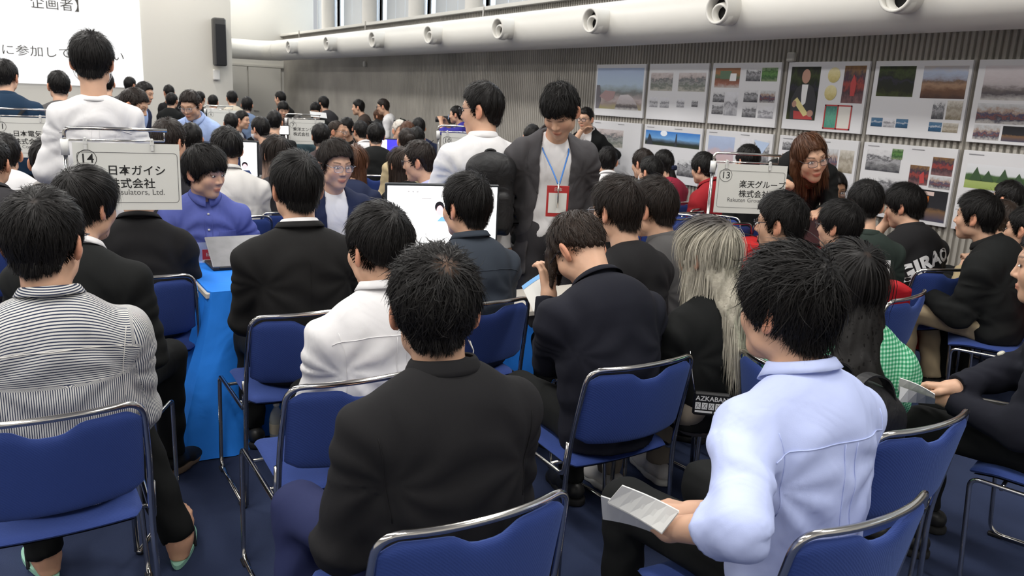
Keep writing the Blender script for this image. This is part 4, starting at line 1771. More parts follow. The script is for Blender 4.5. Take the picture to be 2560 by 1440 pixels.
POSTERS = [
    # (row, col) -> photos: (u0, v0, u1, v1, kind) measured from the top left corner
    ((0, 0), [(.03, .07, .97, .86, 'campus')], 'upper row poster showing a pale sky over pink trees, leftmost of its row'),
    ((0, 1), [(.04, .16, .43, .48, 'aerial'), (.53, .16, .97, .48, 'aerial'), (.05, .60, .20, .78, 'bwlight'), (.24, .60, .40, .78, 'bwlight'), (.53, .60, .66, .76, 'bwlight'), (.78, .62, .88, .74, 'bw')], 'upper row poster with two aerial photos above four small sketches'),
    ((0, 2), [(.05, .08, .43, .40, 'classroom'), (.52, .08, .73, .29, 'bw'), (.74, .08, .96, .29, 'green'), (.05, .47, .23, .64, 'bw'), (.24, .47, .44, .85, 'bwlight'), (.05, .66, .23, .84, 'bw'), (.52, .43, .72, .62, 'bw'), (.75, .43, .96, .62, 'people'), (.52, .68, .72, .86, 'bw'), (.75, .68, .96, .86, 'bwlight')], 'upper row poster with a brown classroom photo and many small photos'),
    ((0, 3), [(.05, .07, .43, .85, 'dark'), (.72, .06, .97, .58, 'stage'), (.55, .62, .70, .95, 'teal'), (.70, .62, .86, .95, 'cream')], 'upper row poster with a portrait in evening dress and two gold medals'),
    ((0, 4), [(.05, .07, .45, .47, 'dark'), (.53, .07, .97, .48, 'room'), (.04, .76, .17, .88, 'water'), (.18, .76, .31, .88, 'bwlight'), (.32, .76, .45, .88, 'water'), (.68, .50, .80, .74, 'bw'), (.82, .50, .97, .74, 'stone'), (.67, .78, .80, .90, 'water'), (.81, .78, .96, .90, 'stone')], 'upper row poster with a dark night photo beside a brown room photo'),
    ((0, 5), [(.06, .07, .86, .48, 'sakura'), (.05, .52, .45, .76, 'people'), (.47, .50, .78, .76, 'people'), (.05, .78, .27, .96, 'people'), (.29, .78, .51, .96, 'hall')], 'upper row poster with a wide blossom photo over group photos, beside the frame edge'),
    ((1, 0), [(.04, .16, .66, .50, 'aerial'), (.40, .55, .64, .82, 'bwlight')], 'lower row poster with a grey aerial city photo, behind the standing grey-jacketed man'),
    ((1, 1), [(.03, .10, .97, .36, 'bluesky'), (.42, .60, .62, .90, 'bwlight'), (.64, .56, .92, .86, 'bw')], 'lower row poster with a vivid blue panorama across its top'),
    ((1, 2), [(.05, .10, .46, .55, 'fuji'), (.54, .10, .72, .55, 'bwlight'), (.74, .10, .97, .55, 'bw')], 'lower row poster with pink blossom beside a pale blue mountain'),
    ((1, 3), [(.05, .07, .20, .22, 'bw'), (.21, .07, .34, .22, 'bw'), (.06, .28, .18, .45, 'stage'), (.53, .08, .62, .26, 'stage'), (.64, .14, .78, .46, 'people'), (.80, .14, .97, .46, 'stone'), (.62, .50, .96, .92, 'bwlight'), (.48, .55, .60, .80, 'green')], 'lower row poster behind the bending brown-haired woman'),
    ((1, 4), [(.05, .09, .44, .38, 'bw'), (.33, .06, .45, .20, 'green'), (.22, .45, .47, .66, 'bw'), (.04, .56, .20, .72, 'hall'), (.22, .70, .44, .94, 'stone'), (.55, .25, .75, .50, 'stage'), (.77, .12, .98, .35, 'stage'), (.77, .36, .98, .52, 'people'), (.53, .55, .98, .95, 'hall')], 'lower row poster with dark festival and concert hall photos'),
    ((1, 5), [(.05, .16, .80, .46, 'field'), (.05, .56, .27, .76, 'stone'), (.30, .56, .52, .76, 'green'), (.56, .50, .74, .72, 'green'), (.86, .40, .99, .80, 'green'), (.04, .80, .2, .9, 'bw')], 'lower row poster with a green playing field and conical trees'),
]
paper = mat('poster_board', (.64, .64, .66), .55, .3)
YL = [8.08, 7.11, 6.14, 5.185, 4.29, 3.435]
YR = [7.17, 6.195, 5.265, 4.345, 3.48, 2.56]
cap_m = mat('caption_grey', (.25, .25, .27), .8)
white_m = mat('print_white', (.74, .74, .74), .6)
skin_m = mat('print_skin', (.42, .24, .18), .6)
black_m = mat('print_black', (.012, .012, .014), .6)
red_m = mat('print_red', (.42, .05, .05), .6)
XF = WX - .030


def poly_on(parent, name, pts, m, lift, y0, z1, W, Hh):
    """flat printed shape; pts in (u, v)"""
    V = np.array([(XF - .0022 - lift, y0 - u * W, z1 - v * Hh) for u, v in pts])
    c = V.mean(0)
    n = len(V)
    return MB().add(np.concatenate([V, [c]]), None, [((i + 1) % n, i, n) for i in range(n)]).build(name, m, parent)


def disc(u, v, ru, rv, n=18):
    return [(u + ru * math.cos(a), v + rv * math.sin(a)) for a in np.linspace(0, 2 * math.pi, n, endpoint=False)]


for (rw, cl), ph, lab in POSTERS:
    y0, y1 = YL[cl], YR[cl]
    z1, z0 = ((2.065, 1.465), (1.405, .80))[rw]
    W, Hh = y0 - y1, z1 - z0
    t = empty('wall_poster', (0, 0, 0), 0, lab, 'poster', 'white exhibition posters on the ribbed wall')
    MB().box((XF + .013, (y0 + y1) / 2, (z0 + z1) / 2), (.026, W, Hh), bev=.002).build('board', paper, t)
    for ip, (u0, v0, u1, v1, kd) in enumerate(ph):
        XP = XF - .0006 - .00012 * ip
        mbq = MB().add([(XP, y0 - u0 * W, z1 - v0 * Hh), (XP, y0 - u1 * W, z1 - v0 * Hh), (XP, y0 - u1 * W, z1 - v1 * Hh), (XP, y0 - u0 * W, z1 - v1 * Hh)], [(3, 2, 1, 0)])
        mbq.build('photo', PH[kd], t)
    PO = lambda nm, pts, m, lf: poly_on(t, nm, pts, m, lf, y0, z1, W, Hh)
    if (rw, cl) == (0, 3):
        PO('printed_shape', [(.10, .85), (.09, .55), (.15, .38), (.22, .32), (.30, .32), (.37, .38), (.42, .55), (.41, .85)], mat('print_tux', (.03, .03, .035), .6), .0004)
        PO('printed_shape', disc(.255, .21, .055, .105), skin_m, .0006)
        PO('printed_shape', [(.215, .33), (.295, .33), (.285, .60), (.235, .66), (.22, .5)], white_m, .0008)
        PO('printed_shape', [(.12, .58), (.17, .52), (.34, .76), (.28, .80)], mat('print_plaque', (.66, .58, .26), .6), .0010)
        PO('printed_shape', [(.14, .72), (.36, .74), (.40, .84), (.15, .84)], red_m, .0009)
        PO('printed_shape', disc(.36, .75, .04, .05), skin_m, .0012)
        PO('printed_shape', disc(.14, .62, .03, .05), skin_m, .0012)
        PO('printed_shape', disc(.60, .19, .075, .11), PH['gold'], .0004)
        PO('printed_shape', disc(.585, .44, .075, .11), PH['gold'], .0004)
        PO('printed_shape', [(.81, .30), (.84, .18), (.88, .30), (.87, .48), (.82, .48)], red_m, .0006)
        for q in ([(.54, .61), (.87, .61), (.87, .63), (.54, .63)], [(.54, .94), (.87, .94), (.87, .96), (.54, .96)], [(.54, .61), (.555, .61), (.555, .96), (.54, .96)], [(.695, .61), (.71, .61), (.71, .96), (.695, .96)], [(.855, .61), (.87, .61), (.87, .96), (.855, .96)]):
            PO('printed_shape', q, red_m, .0008)
    if (rw, cl) == (0, 0):
        PO('printed_shape', [(.10, .62), (.22, .50), (.44, .52), (.40, .66), (.28, .72)], mat('print_roof', (.40, .27, .27), .6), .0005)
        PO('printed_shape', [(.44, .86), (.49, .68), (.54, .58), (.70, .57), (.78, .62), (.86, .72), (.92, .86)], PH['sakura'], .0005)
        PO('printed_shape', [(.03, .40), (.10, .40), (.14, .70), (.10, .86), (.03, .86)], mat('print_shade', (.16, .15, .17), .6), .0004)
    if (rw, cl) == (0, 2):
        PO('printed_shape', [(.13, .13), (.30, .13), (.30, .26), (.13, .26)], mat('print_board', (.10, .16, .10), .6), .0005)
        PO('printed_shape', [(.29, .17), (.38, .17), (.38, .29), (.28, .29)], white_m, .0007)
    if (rw, cl) == (1, 2):
        PO('printed_shape', [(.745, .11), (.965, .14), (.855, .36)], mat('print_sky', (.42, .52, .70), .6), .0005)
    if (rw, cl) == (1, 1):
        PO('printed_shape', [(.06, .36), (.08, .24), (.10, .16), (.13, .20), (.16, .30), (.18, .36)], mat('print_castle', (.03, .035, .05), .6), .0005)
        PO('printed_shape', [(.56, .36), (.575, .14), (.59, .12), (.60, .36)], MATS['print_castle'], .0005)
        PO('printed_shape', disc(.36, .14, .06, .05), mat('print_sun', (.78, .82, .88), .6), .0004)
    if (rw, cl) == (1, 5):
        for u in (.14, .24, .37, .49, .60, .67, .75):
            PO('printed_shape', [(u - .055, .36), (u, .21 + .02 * math.sin(u * 30)), (u + .055, .36)], mat('print_conifer', (.035, .075, .03), .6), .0005)
    if (rw, cl) == (1, 4):
        PO('printed_shape', [(.60, .57), (.84, .57), (.84, .62), (.60, .62)], mat('print_sign', (.62, .48, .44), .6), .0005)
        for u in (.62, .76):
            PO('printed_shape', [(u, .63), (u + .035, .63), (u + .035, .71), (u, .71)], mat('print_orange', (.62, .16, .02), .6), .0005)
        PO('printed_shape', [(.68, .65), (.735, .65), (.735, .71), (.68, .71)], PH['stone'], .0006)
        PO('printed_shape', [(.60, .95), (.63, .76), (.68, .76), (.68, .95)], PH['cream'], .0006)
        PO('printed_shape', [(.66, .37), (.70, .32), (.72, .47), (.67, .48)], red_m, .0006)
    for k_ in range(2):
        uu, vv = (.05, .04) if k_ == 0 else (.54, .04)
        if rw == 1:
            PO('caption', [(uu, vv), (uu + .13, vv), (uu + .13, vv + .012), (uu, vv + .012)], cap_m, .0003)

# ------------------------------------------------------------------ garments
C_ = {}
for n, c in dict(black=(.017, .0165, .018), black2=(.011, .012, .012), navyblazer=(.013, .014, .023), suit=(.016, .0155, .0155), charcoal=(.045, .043, .047), grey=(.085, .082, .082), greylight=(.40, .39, .38),
                 white=(.72, .71, .715), offwhite=(.66, .64, .61), lightblue=(.50, .57, .86), paleblue=(.36, .47, .75), lavender=(.52, .52, .76), periwinkle=(.098, .122, .385), slate=(.036, .045, .060), navy=(.018, .025, .06), navyteal=(.012, .032, .065),
                 denim=(.022, .028, .085), khaki=(.45, .355, .225), taupe=(.24, .205, .165), red=(.30, .017, .023), crimson=(.33, .03, .06), teal=(.055, .10, .12), darkgreen=(.022, .032, .027), brown=(.055, .042, .036), beige=(.46, .37, .22), steel=(.16, .22, .34), cream=(.55, .50, .40), royal=(.05, .045, .34), plum=(.05, .036, .036)).items():
    C_[n] = cloth(n, tuple(v * (.72 if max(c) < .03 else 1) for v in c), wr=WRINK if n in ('white', 'lightblue', 'periwinkle', 'offwhite', 'paleblue', 'lavender', 'greylight') else CALM)


def striped():
    m = mat('cloth_striped', (.70, .69, .66), .85, .2, bump=WRINK)
    nt, N, L, P = nodes_of(m)
    a = N.new('ShaderNodeAttribute')
    a.attribute_name = 'stripe'
    f = N.new('ShaderNodeMath')
    f.operation = 'MULTIPLY'
    f.inputs[1].default_value = 1 / .0056
    fr = N.new('ShaderNodeMath')
    fr.operation = 'FRACT'
    gt = N.new('ShaderNodeMath')
    gt.operation = 'GREATER_THAN'
    gt.inputs[1].default_value = .58
    L.new(a.outputs['Fac'], f.inputs[0])
    L.new(f.outputs[0], fr.inputs[0])
    L.new(fr.outputs[0], gt.inputs[0])
    mx = N.new('ShaderNodeMix')
    mx.data_type = 'RGBA'
    mx.inputs[6].default_value = (.64, .63, .60, 1)
    mx.inputs[7].default_value = (.035, .045, .085, 1)
    L.new(gt.outputs[0], mx.inputs[0])
    L.new(mx.outputs[2], P.inputs['Base Color'])
    return m


def checked(name, c0, c1, c2, sx, ax=('X', 'Z')):
    m = mat('cloth_' + name, c0, .85, .2, bump=WRINK)
    nt, N, L, P = nodes_of(m)
    tc = N.new('ShaderNodeTexCoord')
    sp = N.new('ShaderNodeSeparateXYZ')
    L.new(tc.outputs['Object'], sp.inputs[0])
    gs = []
    for k in ax:
        f = N.new('ShaderNodeMath')
        f.operation = 'MULTIPLY'
        f.inputs[1].default_value = 1 / sx
        fr = N.new('ShaderNodeMath')
        fr.operation = 'FRACT'
        gt = N.new('ShaderNodeMath')
        gt.operation = 'GREATER_THAN'
        gt.inputs[1].default_value = .5
        L.new(sp.outputs[k], f.inputs[0])
        L.new(f.outputs[0], fr.inputs[0])
        L.new(fr.outputs[0], gt.inputs[0])
        gs.append(gt)
    ad = N.new('ShaderNodeMath')
    ad.operation = 'ADD'
    L.new(gs[0].outputs[0], ad.inputs[0])
    L.new(gs[1].outputs[0], ad.inputs[1])
    dv = N.new('ShaderNodeMath')
    dv.operation = 'MULTIPLY'
    dv.inputs[1].default_value = .5
    L.new(ad.outputs[0], dv.inputs[0])
    rp = N.new('ShaderNodeValToRGB')
    rp.color_ramp.interpolation = 'CONSTANT'
    el = rp.color_ramp.elements
    el.new(.5)
    for e, p, c in zip(el, (0, .25, .75), (c0, c1, c2)):
        e.position = p
        e.color = (*c, 1)
    L.new(dv.outputs[0], rp.inputs[0])
    L.new(rp.outputs[0], P.inputs['Base Color'])
    return m


STRIPED = striped()
STRIPE_Z = checked('striped_collar', (.64, .63, .60), (.64, .63, .60), (.035, .045, .085), .0058, ('Z', 'Z'))
GINGHAM = checked('gingham', (.40, .62, .48), (.10, .40, .22), (.03, .22, .10), .0125)
PLAID = checked('plaid', (.55, .48, .38), (.35, .30, .24), (.10, .085, .07), .045)
SHOE = mat('shoe_black', (.014, .014, .014), .45)
SNEAK = mat('sneaker_white', (.66, .64, .62), .6)
SOLE_T = mat('sole_tan', (.26, .18, .12), .7)
SOLE_W = mat('sole_white', (.6, .6, .58), .7)
HB, HK = hairmat(), hairmat('brownblack', (.018, .0125, .010))
HBR = hairmat('brown', (.085, .036, .018), .4)
HSILVER = hairmat('silver', (.40, .37, .30), .45)
HWHITE = hairmat('white', (.62, .58, .52), .5)
HGREY = hairmat('darkbrown', (.030, .020, .015), .45)
FRAME_D = mat('glasses_dark', (.02, .02, .03), .3, .5)
FRAME_S = mat('glasses_metal', (.30, .32, .34), .25, .5, .8)
DARKSKIN = skin('brown', (.30, .165, .10))
TANSKIN = skin('tan', (.50, .29, .19))


def top(kind, m, sleeve='long', collar=None, **k):
    return dict(kind=kind, mat=C_[m] if isinstance(m, str) else m, sleeve=sleeve, collar=collar, **k)


def P_(id, px, py, d, label, short, **k):
    k.setdefault('legs', C_['black2'])
    k.setdefault('shoe', SHOE)
    return build_person(dict(id=id, px=px, py=py, d=d, label=label, short=short, **k))


AUD = dict(wf=0, lean=0, curve=5, neck=10)
# ---- front rows
F1 = P_('F1', 112, 598, 2.22, 'person in a navy and white striped shirt with flip-flops and glasses, seen from behind', 'striped-shirt person in mint flip-flops',
        **AUD, lod=0, hy=24, hp=3, top=top('shirt', STRIPED, collar='shirt', collar_mat=STRIPE_Z, stripe=True, o=.022), hair='short', ho=dict(tt=.024, ts=.017, rib=.0035, len=.05, lift=.10, bald=.018, baldk=.5), glasses=FRAME_D,
        bare_feet={-1: (-.25, 1, 1), 1: (.30, 1, 1)}, legr=1.12, legs_at={1: ((.20, .41, .515), (.33, .26, .075)), -1: ((-.14, .42, .515), (-.07, .36, .075))}, chair_xy=(.02, 2.47),
        chair_label='blue stacking chair nearest the lower corner, under the striped-shirt person', w=1.08)
F2 = P_('F2', 218, 510, 2.9, 'person in a black sweater over a white collar, bowl-cut hair, turned towards table', 'black-sweater person with white collar',
        wf=28, lean=4, curve=10, neck=14, lod=0, hy=22, hp=6, hs=1.0, top=top('sweater', 'black2', collar='shirt', collar_mat=C_['white'], o=.026), hair='bowl', ho=dict(tt=.026, ts=.020, tf=.016, len=.08, lift=.05, mess=.12, seg=5, sweep=(.2, .2, 0)),
        legs_at={1: ((.17, .43, .52), (.16, .42, .09)), -1: ((-.13, .43, .52), (-.13, .42, .09))}, feet={1: (.35, 1, 0), -1: (.1, 1, 0)}, sole=SOLE_T)
F3 = P_('F3', 740, 468, 3.25, 'person in a black suit with white collar, seen from behind beside the blue table', 'black-suited person at the blue table',
        wf=2, lean=0, curve=5, neck=8, lod=0, hy=-4, hp=4, top=top('suit', 'suit', collar='suit', collar_mat=C_['white']), hair='short', ho=dict(tt=.026, ts=.017, len=.07, lift=.06, mess=.16, rib=.003), chair_xy=(.93, 3.17), w=1.14)
F4 = P_('F4', 945, 618, 2.62, 'person in a crisp white dress shirt seen from behind, left ear showing', 'white-dress-shirt person in front rows',
        **AUD, lod=0, hy=-14, hp=4, top=top('shirt', 'white', collar='shirt', o=.020), folds=.006, hair='taper', ho=dict(tt=.028, ts=.021, tf=.016, len=.06, lift=.10, mess=.2, bald=.012), chair_xy=(.84, 2.41), w=1.12)
F5 = P_('F5', 1085, 764, 1.86, 'person in a black half-sleeve T-shirt and navy jeans with spiky hair, nearest the camera', 'black T-shirt person with spiky hair',
        wf=2, lean=1, curve=7, neck=10, lod=0, hy=18, hp=2, top=top('tee', 'black', 'half', 'crew', half=.10, o=.024), legs=C_['denim'], hair='short',
        ho=dict(tt=.022, ts=.020, tf=.014, len=.050, lift=.36, mess=.42, n=6000, wid=.0009, rib=.005, bald=.030, baldk=1.0, grav=.35), nl=.168, legs_at={-1: ((-.24, .42, .53), (-.26, .36, .085)), 1: ((.16, .43, .52), (.16, .4, .085))}, chair_xy=(.765, 1.56), w=1.07,
        arms=((( -.17, .28, .64), (-.3, -.4, -.8)), ((.10, .30, .66), (.5, -.5, -.7))))
F6 = P_('F6', 1965, 765, 1.93, 'person in a light blue shirt and black trousers holding an open booklet', 'light-blue-shirt person with booklet',
        wf=2, lean=1, curve=7, neck=14, lod=0, hy=-8, hp=2, top=top('shirt', 'lightblue', 'half', 'shirt', half=.32, o=.024), folds=.0050, legs=C_['black2'], hair='bowl',
        ho=dict(tt=.030, ts=.020, tf=.018, len=.085, lift=.22, mess=.4, n=5200, seg=5, wid=.0010, rib=.006, sweep=(.1, .15, 0)), chair_xy=(1.52, 1.18), w=1.08,
        arms=((('px', 1672, 1322, -.69), (-.8, -.5, -.6)), (('px', 1745, 1285, -.70), (.4, -.6, -.7))),
        hands={-1: dict(dir=(.12, 1, -.05), up=(-.5, 0, 1), curl=(20, 35)), 1: dict(dir=(-.45, .9, -.05), up=(.3, 0, 1), curl=(30, 45))}, legs_at={-1: ((-.17, .44, .53), (-.17, .42, .085)), 1: ((.14, .45, .52), (.14, .42, .085))})
F7 = P_('F7', 1445, 622, 2.95, 'person in a dark navy blazer bowing over papers, bare neck and both ears showing', 'navy-blazer person bowing forward',
        wf=4, lean=4, curve=22, neck=24, lod=0, hy=-14, hp=50, arms=((('px', 1372, 735, 3.0), (-.15, -.4, -.9)), ((.12, .30, .66), (.5, -.5, -.7))), hands={-1: dict(dir=(.05, .35, .95), up=(.2, -1, .2), curl=(30, 40))}, glasses=FRAME_D, top=top('suit', 'navyblazer', collar='suit', open=False), hair='taper', ho=dict(tt=.020, ts=.012, len=.045, lift=.22, mess=.3, rib=.0035, tufts=[((-.03, .085, .05), (-.045, .165, -.03), .028, .010), ((.02, .09, .05), (.01, .17, -.02), .026, .009), ((-.06, .06, .03), (-.075, .13, -.05), .02, .007)]), hairm=HGREY, chair_xy=(1.735, 2.17), w=1.12)
F8 = P_('F8', 1164, 514, 3.55, 'person in a slate-blue collared jacket facing the bright monitor', 'slate-jacket person facing the monitor',
        wf=-2, lean=0, curve=6, neck=10, lod=0, hy=-14, hp=3, top=top('shirt', 'slate', collar='shirt', o=.026), hair='short', ho=dict(tt=.028, ts=.018, len=.07, lift=.1, mess=.2), chair_xy=(1.63, 3.06))


def silver_grad(v):
    t = np.clip((v[:, 2] - .075) / .04, 0, 1)[:, None]
    return np.array([1, 1, 1.0]) * (1 - t) + np.array([.16, .15, .17]) * t


F9 = P_('F9', 1768, 634, 3.0, 'person with long ash-blonde hair in a black top and taupe trousers, facing away', 'long ash-blonde-haired person',
        wf=4, lean=0, curve=6, neck=10, female=True, lod=0, hy=-14, hp=4, top=top('shirt', 'black2', collar=None, o=.018), legs=C_['taupe'], shoe=SNEAK, sole=SOLE_W, hair='long', hairm=HSILVER,
        ho=dict(tt=.022, ts=.018, tf=.014, n=5200, len=.16, seg=6, lift=.03, mess=.12, wid=.0017, grav=.9, rib=.004, grad=silver_grad, root_z=-.4,
                curtain=[((0, -.035, -.02), (0, -.135, -.20), .085, .080, .55), ((-.055, .015, -.03), (-.075, .0, -.20), .036, .035, .8), ((.055, .0, -.03), (.06, -.03, -.20), .036, .03, .8), ((-.02, -.145, -.18), (-.05, -.175, -.31), .06, .025, .5), ((.04, -.14, -.18), (.05, -.165, -.26), .04, .022, .5)]),
        chair_xy=(2.40, 2.22))
F10 = P_('F10', 2122, 712, 2.8, 'person with very long straight black hair in a green gingham shirt', 'long-haired person in green gingham',
        wf=42, lean=0, curve=6, neck=8, female=True, lod=0, hy=-4, hp=2, top=top('shirt', GINGHAM, 'half', None, o=.026), legs=C_['black2'], hair='long', chair_rot=55, hs=1.2, w=1.08,
        ho=dict(tt=.018, ts=.014, tf=.012, n=5200, len=.20, seg=6, lift=.02, mess=.05, wid=.0016, grav=1.0, rib=.0018, bald=.016, baldk=.5, root_z=-.5,
                curtain=[((0, -.045, -.02), (0, -.165, -.28), .088, .076, .5), ((0, -.165, -.26), (.01, -.205, -.47), .072, .052, .42), ((-.055, .0, -.03), (-.055, -.04, -.2), .035, .03, .8), ((.055, .0, -.03), (.055, -.04, -.2), .035, .03, .8)]))
F11 = P_('F11', 2630, 662, 2.75, 'person in a dark navy blazer with a round white badge, at the right edge', 'badge-wearing blazer person at edge',
         face=-84, lean=2, curve=8, neck=14, lod=0, hy=-4, hp=6, top=top('suit', 'navyblazer', collar='suit', open=False), hair='short', ho=dict(len=.07, tt=.026, ts=.018), eyes=True,
         arms=((('px', 2372, 1000, -.66), (-.4, -.5, -.8)), (('px', 2375, 975, -.70), (.3, -.6, -.7))), hands={-1: dict(dir=(.25, 1, .0), up=(-.6, 0, 1), curl=(15, 30)), 1: dict(dir=(-.2, 1, -.08), up=(.2, 0, 1), curl=(20, 25), thumb=.3)}, w=1.15)

# ---- booth fourteen
M6 = P_('M6', 514, 428, 4.45, 'person in a periwinkle blue button shirt seated behind the blue table, looking aside', 'periwinkle-shirt person behind table',
        face=172, lean=2, curve=6, neck=12, lod=0, hy=-40, hp=10, top=top('shirt', 'periwinkle', collar='shirt', o=.026), hair='fringe', ho=dict(tt=.030, ts=.024, tf=.020, len=.07, lift=.12, mess=.22), eyes=True, w=1.04,
        arms=(((-.25, .20, .64), (-.3, -.8, -.3)), ((.27, .14, .60), (.3, -.8, -.3))), folds=.006)
M7 = P_('M7', 840, 410, 4.85, 'person with round glasses in a navy jacket over an open white shirt', 'glasses-wearing navy-jacket person',
        face=166, lean=2, curve=6, neck=12, lod=0, hy=-12, hp=8, top=top('suit', 'navy', collar='suit', collar_mat=C_['white'], inner=C_['white'], gap=.07, gapw=.7, gapb=.7), hair='short', ho=dict(tt=.030, ts=.020, tf=.024, len=.06, lift=.15, mess=.25), hairm=HK, eyes=True, glasses=FRAME_S)
M8 = P_('M8', 566, 372, 5.4, 'person in a white shirt seen from behind, seated past the periwinkle-shirted person', 'white-shirt person past the laptop',
        face=-6, lod=1, hy=-16, hp=6, lean=0, curve=8, top=top('shirt', 'offwhite', collar='shirt', o=.024), hair='taper', ho=dict(tt=.03, ts=.02, len=.05), w=1.15)
M9 = P_('M9', 424, 352, 5.3, 'dark-suited person with brown-black hair leaning beside the number 14 sign', 'dark-suited person beside sign 14',
        face=30, lod=1, hy=10, hp=10, lean=10, curve=16, top=top('suit', 'charcoal', collar='suit', collar_mat=C_['white'], open=False), hair='short', hairm=HK, ho=dict(tt=.028, ts=.02))
M9b = P_('M9b', 345, 470, 3.75, 'black-suited person mostly hidden below the number 14 sign', 'black-suited person behind sign 14',
         wf=10, lod=1, lean=2, curve=8, top=top('suit', 'black', collar='suit', open=False), hair='short')
M9d = P_('M9d', 478, 345, 6.6, 'person with a dark bob behind the dark-suited one beside sign 14', 'dark-bobbed person behind the suit',
         face=-10, lod=2, top=top('tee', 'black'), hair='long', ho=dict(ts=.014))


def ombre(v):
    t = np.clip((-.05 - v[:, 2]) / .08, 0, 1)[:, None] * (v[:, 0:1] < -.02)
    return np.array([1, 1, 1.0]) * (1 - t) + np.array([22, 22, 22.0]) * t


M10 = P_('M10', 690, 384, 5.7, 'person with long dark hair bleached underneath, in a black jacket', 'dark-haired person with bleached underlayer',
         hs=1.0, face=-18, female=True, lod=1, hy=-6, lean=0, curve=8, top=top('suit', 'charcoal', open=False), hair='long', hairm=HK,
         ho=dict(n=1400, len=.16, seg=5, lift=.02, mess=.08, grav=1, root_z=-.2, grad=ombre, curtain=[((0, -.03, -.02), (0, -.05, -.24), .085, .08, .7), ((-.06, .01, -.03), (-.075, .01, -.24), .035, .035, .8), ((.06, .01, -.03), (.06, -.01, -.2), .035, .03, .8)]))
# ---- standing people, left
M11 = P_('M11', 231, 152, 4.2, 'tall standing person in a wrinkled white long-sleeved shirt and face mask, seen from behind', 'tall white-shirt person',
         face=3, pose='stand', lean=1, curve=4, neck=8, lod=0, hy=6, hp=4, top=top('shirt', 'white', collar='shirt', o=.030, drop=.06), hair='short', ho=dict(tt=.030, ts=.022, tf=.016, len=.07, lift=.1, mess=.2, n=2400), w=.86, bulk=.01, mask=True,
         arms=(((-.20, .28, 1.06), (-.35, -.9, -.4)), ((.18, .30, 1.10), (.35, -.9, -.4))), folds=.0052)
M12 = P_('M12', 14, 190, 6.3, 'standing person in a navy sweatshirt with a dark bag strap across the back', 'navy-sweatshirt person',
         hs=0.98, face=4, pose='stand', arms='down', lod=1, hy=18, top=top('sweater', 'navyteal', collar='crew'), hair='short', ho=dict(ts=.016))
M13 = P_('M13', 147, 214, 7.0, 'standing person with round black hair against the bright screen', 'round-haired person at screen', hs=0.98, face=0, hy=-10, pose='stand', arms='down', lod=1, top=top('tee', 'grey'), hair='short')
M13b = P_('M13b', 264, 208, 8.6, 'standing person just peeping out beyond the tall white shirt', 'peeping person', face=0, pose='stand', arms='down', lod=2, top=top('tee', 'black'), hair='short')
M14 = P_('M14', -24, 405, 4.3, 'dark-suited seated person cut by the left picture edge', 'dark-suited person at left edge', face=10, hy=14, lod=1, top=top('suit', 'charcoal', collar='suit', open=False), hair='short', ho=dict(ts=.015), w=1.1)
M14b = P_('M14b', 12, 385, 5.4, 'white-shirted seated person beyond the suit at the left edge', 'white-shirt person at left edge', face=0, lod=1, top=top('shirt', 'white', o=.024), hair='short')
M15 = P_('M15', 122, 404, 4.6, 'seated person in a light grey collared shirt below the tall white-shirted one', 'light-grey-shirt person', face=6, lod=1, hp=4, top=top('shirt', 'greylight', collar='shirt', o=.022), hair='short', w=1.0)
M16 = P_('M16', 476, 262, 7.3, 'standing person with glasses in a pale blue shirt and lanyard, looking down', 'pale-blue-shirt person', hs=0.98, face=-158, pose='stand', arms='down', lean=6, curve=10, neck=20, lod=1, hy=6, hp=24, top=top('shirt', 'paleblue', 'short', 'shirt', o=.026),
         hair='short', hairm=HK, ho=dict(tt=.024, ts=.016), glasses=FRAME_S, eyes=True, bulk=.02)
M17 = P_('M17', 337, 262, 6.2, 'bending person with brown-black hair in a lavender shirt, face turned right', 'lavender-shirt person', hs=0.98, face=112, pose='stand', arms='down', lean=22, curve=16, neck=30, lod=1, hp=24, top=top('shirt', 'lavender', 'short', 'shirt', o=.024), hair='short', hairm=HK, eyes=True)
M18 = P_('M18', 362, 232, 9.2, 'standing person in a navy suit over a blue shirt, turned to the right', 'navy-suited person', face=118, pose='stand', arms='down', lod=2, hp=14, top=top('suit', 'navy', collar='suit', collar_mat=C_['paleblue'], inner=C_['paleblue']), hair='short', facevis=True)
M19 = P_('M19', 326, 212, 13, 'far standing person in grey right under the screen corner', 'far grey-dressed person', face=40, pose='stand', arms='down', lod=2, top=top('tee', 'grey'), hair='short')
M20 = P_('M20', 422, 231, 13.5, 'far standing person in a black T-shirt with a white back print', 'far black T-shirt person', face=-20, pose='stand', arms='down', lod=2, top=top('tee', 'black', 'half'), hair='short')
M20b = P_('M20b', 430, 252, 12.5, 'far person in black in front of the back-printed T-shirt', 'far person in black', face=20, pose='stand', arms='down', lod=2, top=top('tee', 'black2', 'half'), hair='short')
M21 = P_('M21', 500, 247, 13.5, 'far person in a black T-shirt behind the pale-blue-shirted one', 'far person in black T-shirt', face=20, pose='stand', arms='down', lod=2, top=top('tee', 'black2', 'half'), hair='short')
M22 = P_('M22', 533, 255, 14, 'far person in a plain white T-shirt near the wall edge', 'far white T-shirt person', face=10, pose='stand', arms='down', lod=2, top=top('tee', 'white', 'half'), hair='short')
M23 = P_('M23', 580, 246, 13, 'far person in a pale top with a yellow square on its back', 'far yellow-backed person', face=-8, pose='stand', arms='down', lod=2, top=top('tee', 'cream', 'half'), hair='short')
M24 = P_('M24', 618, 262, 12.5, 'far person with a long dark bob in a steel-blue top', 'far steel-blue-topped person', face=10, pose='stand', arms='down', lod=2, female=True, top=top('tee', 'steel', 'half'), hair='long')
M25 = P_('M25', 700, 246, 14, 'far person in black standing at the corner of the ribbed wall', 'far person at the wall corner', face=-50, pose='stand', arms='down', lod=2, top=top('tee', 'black2'), hair='short')
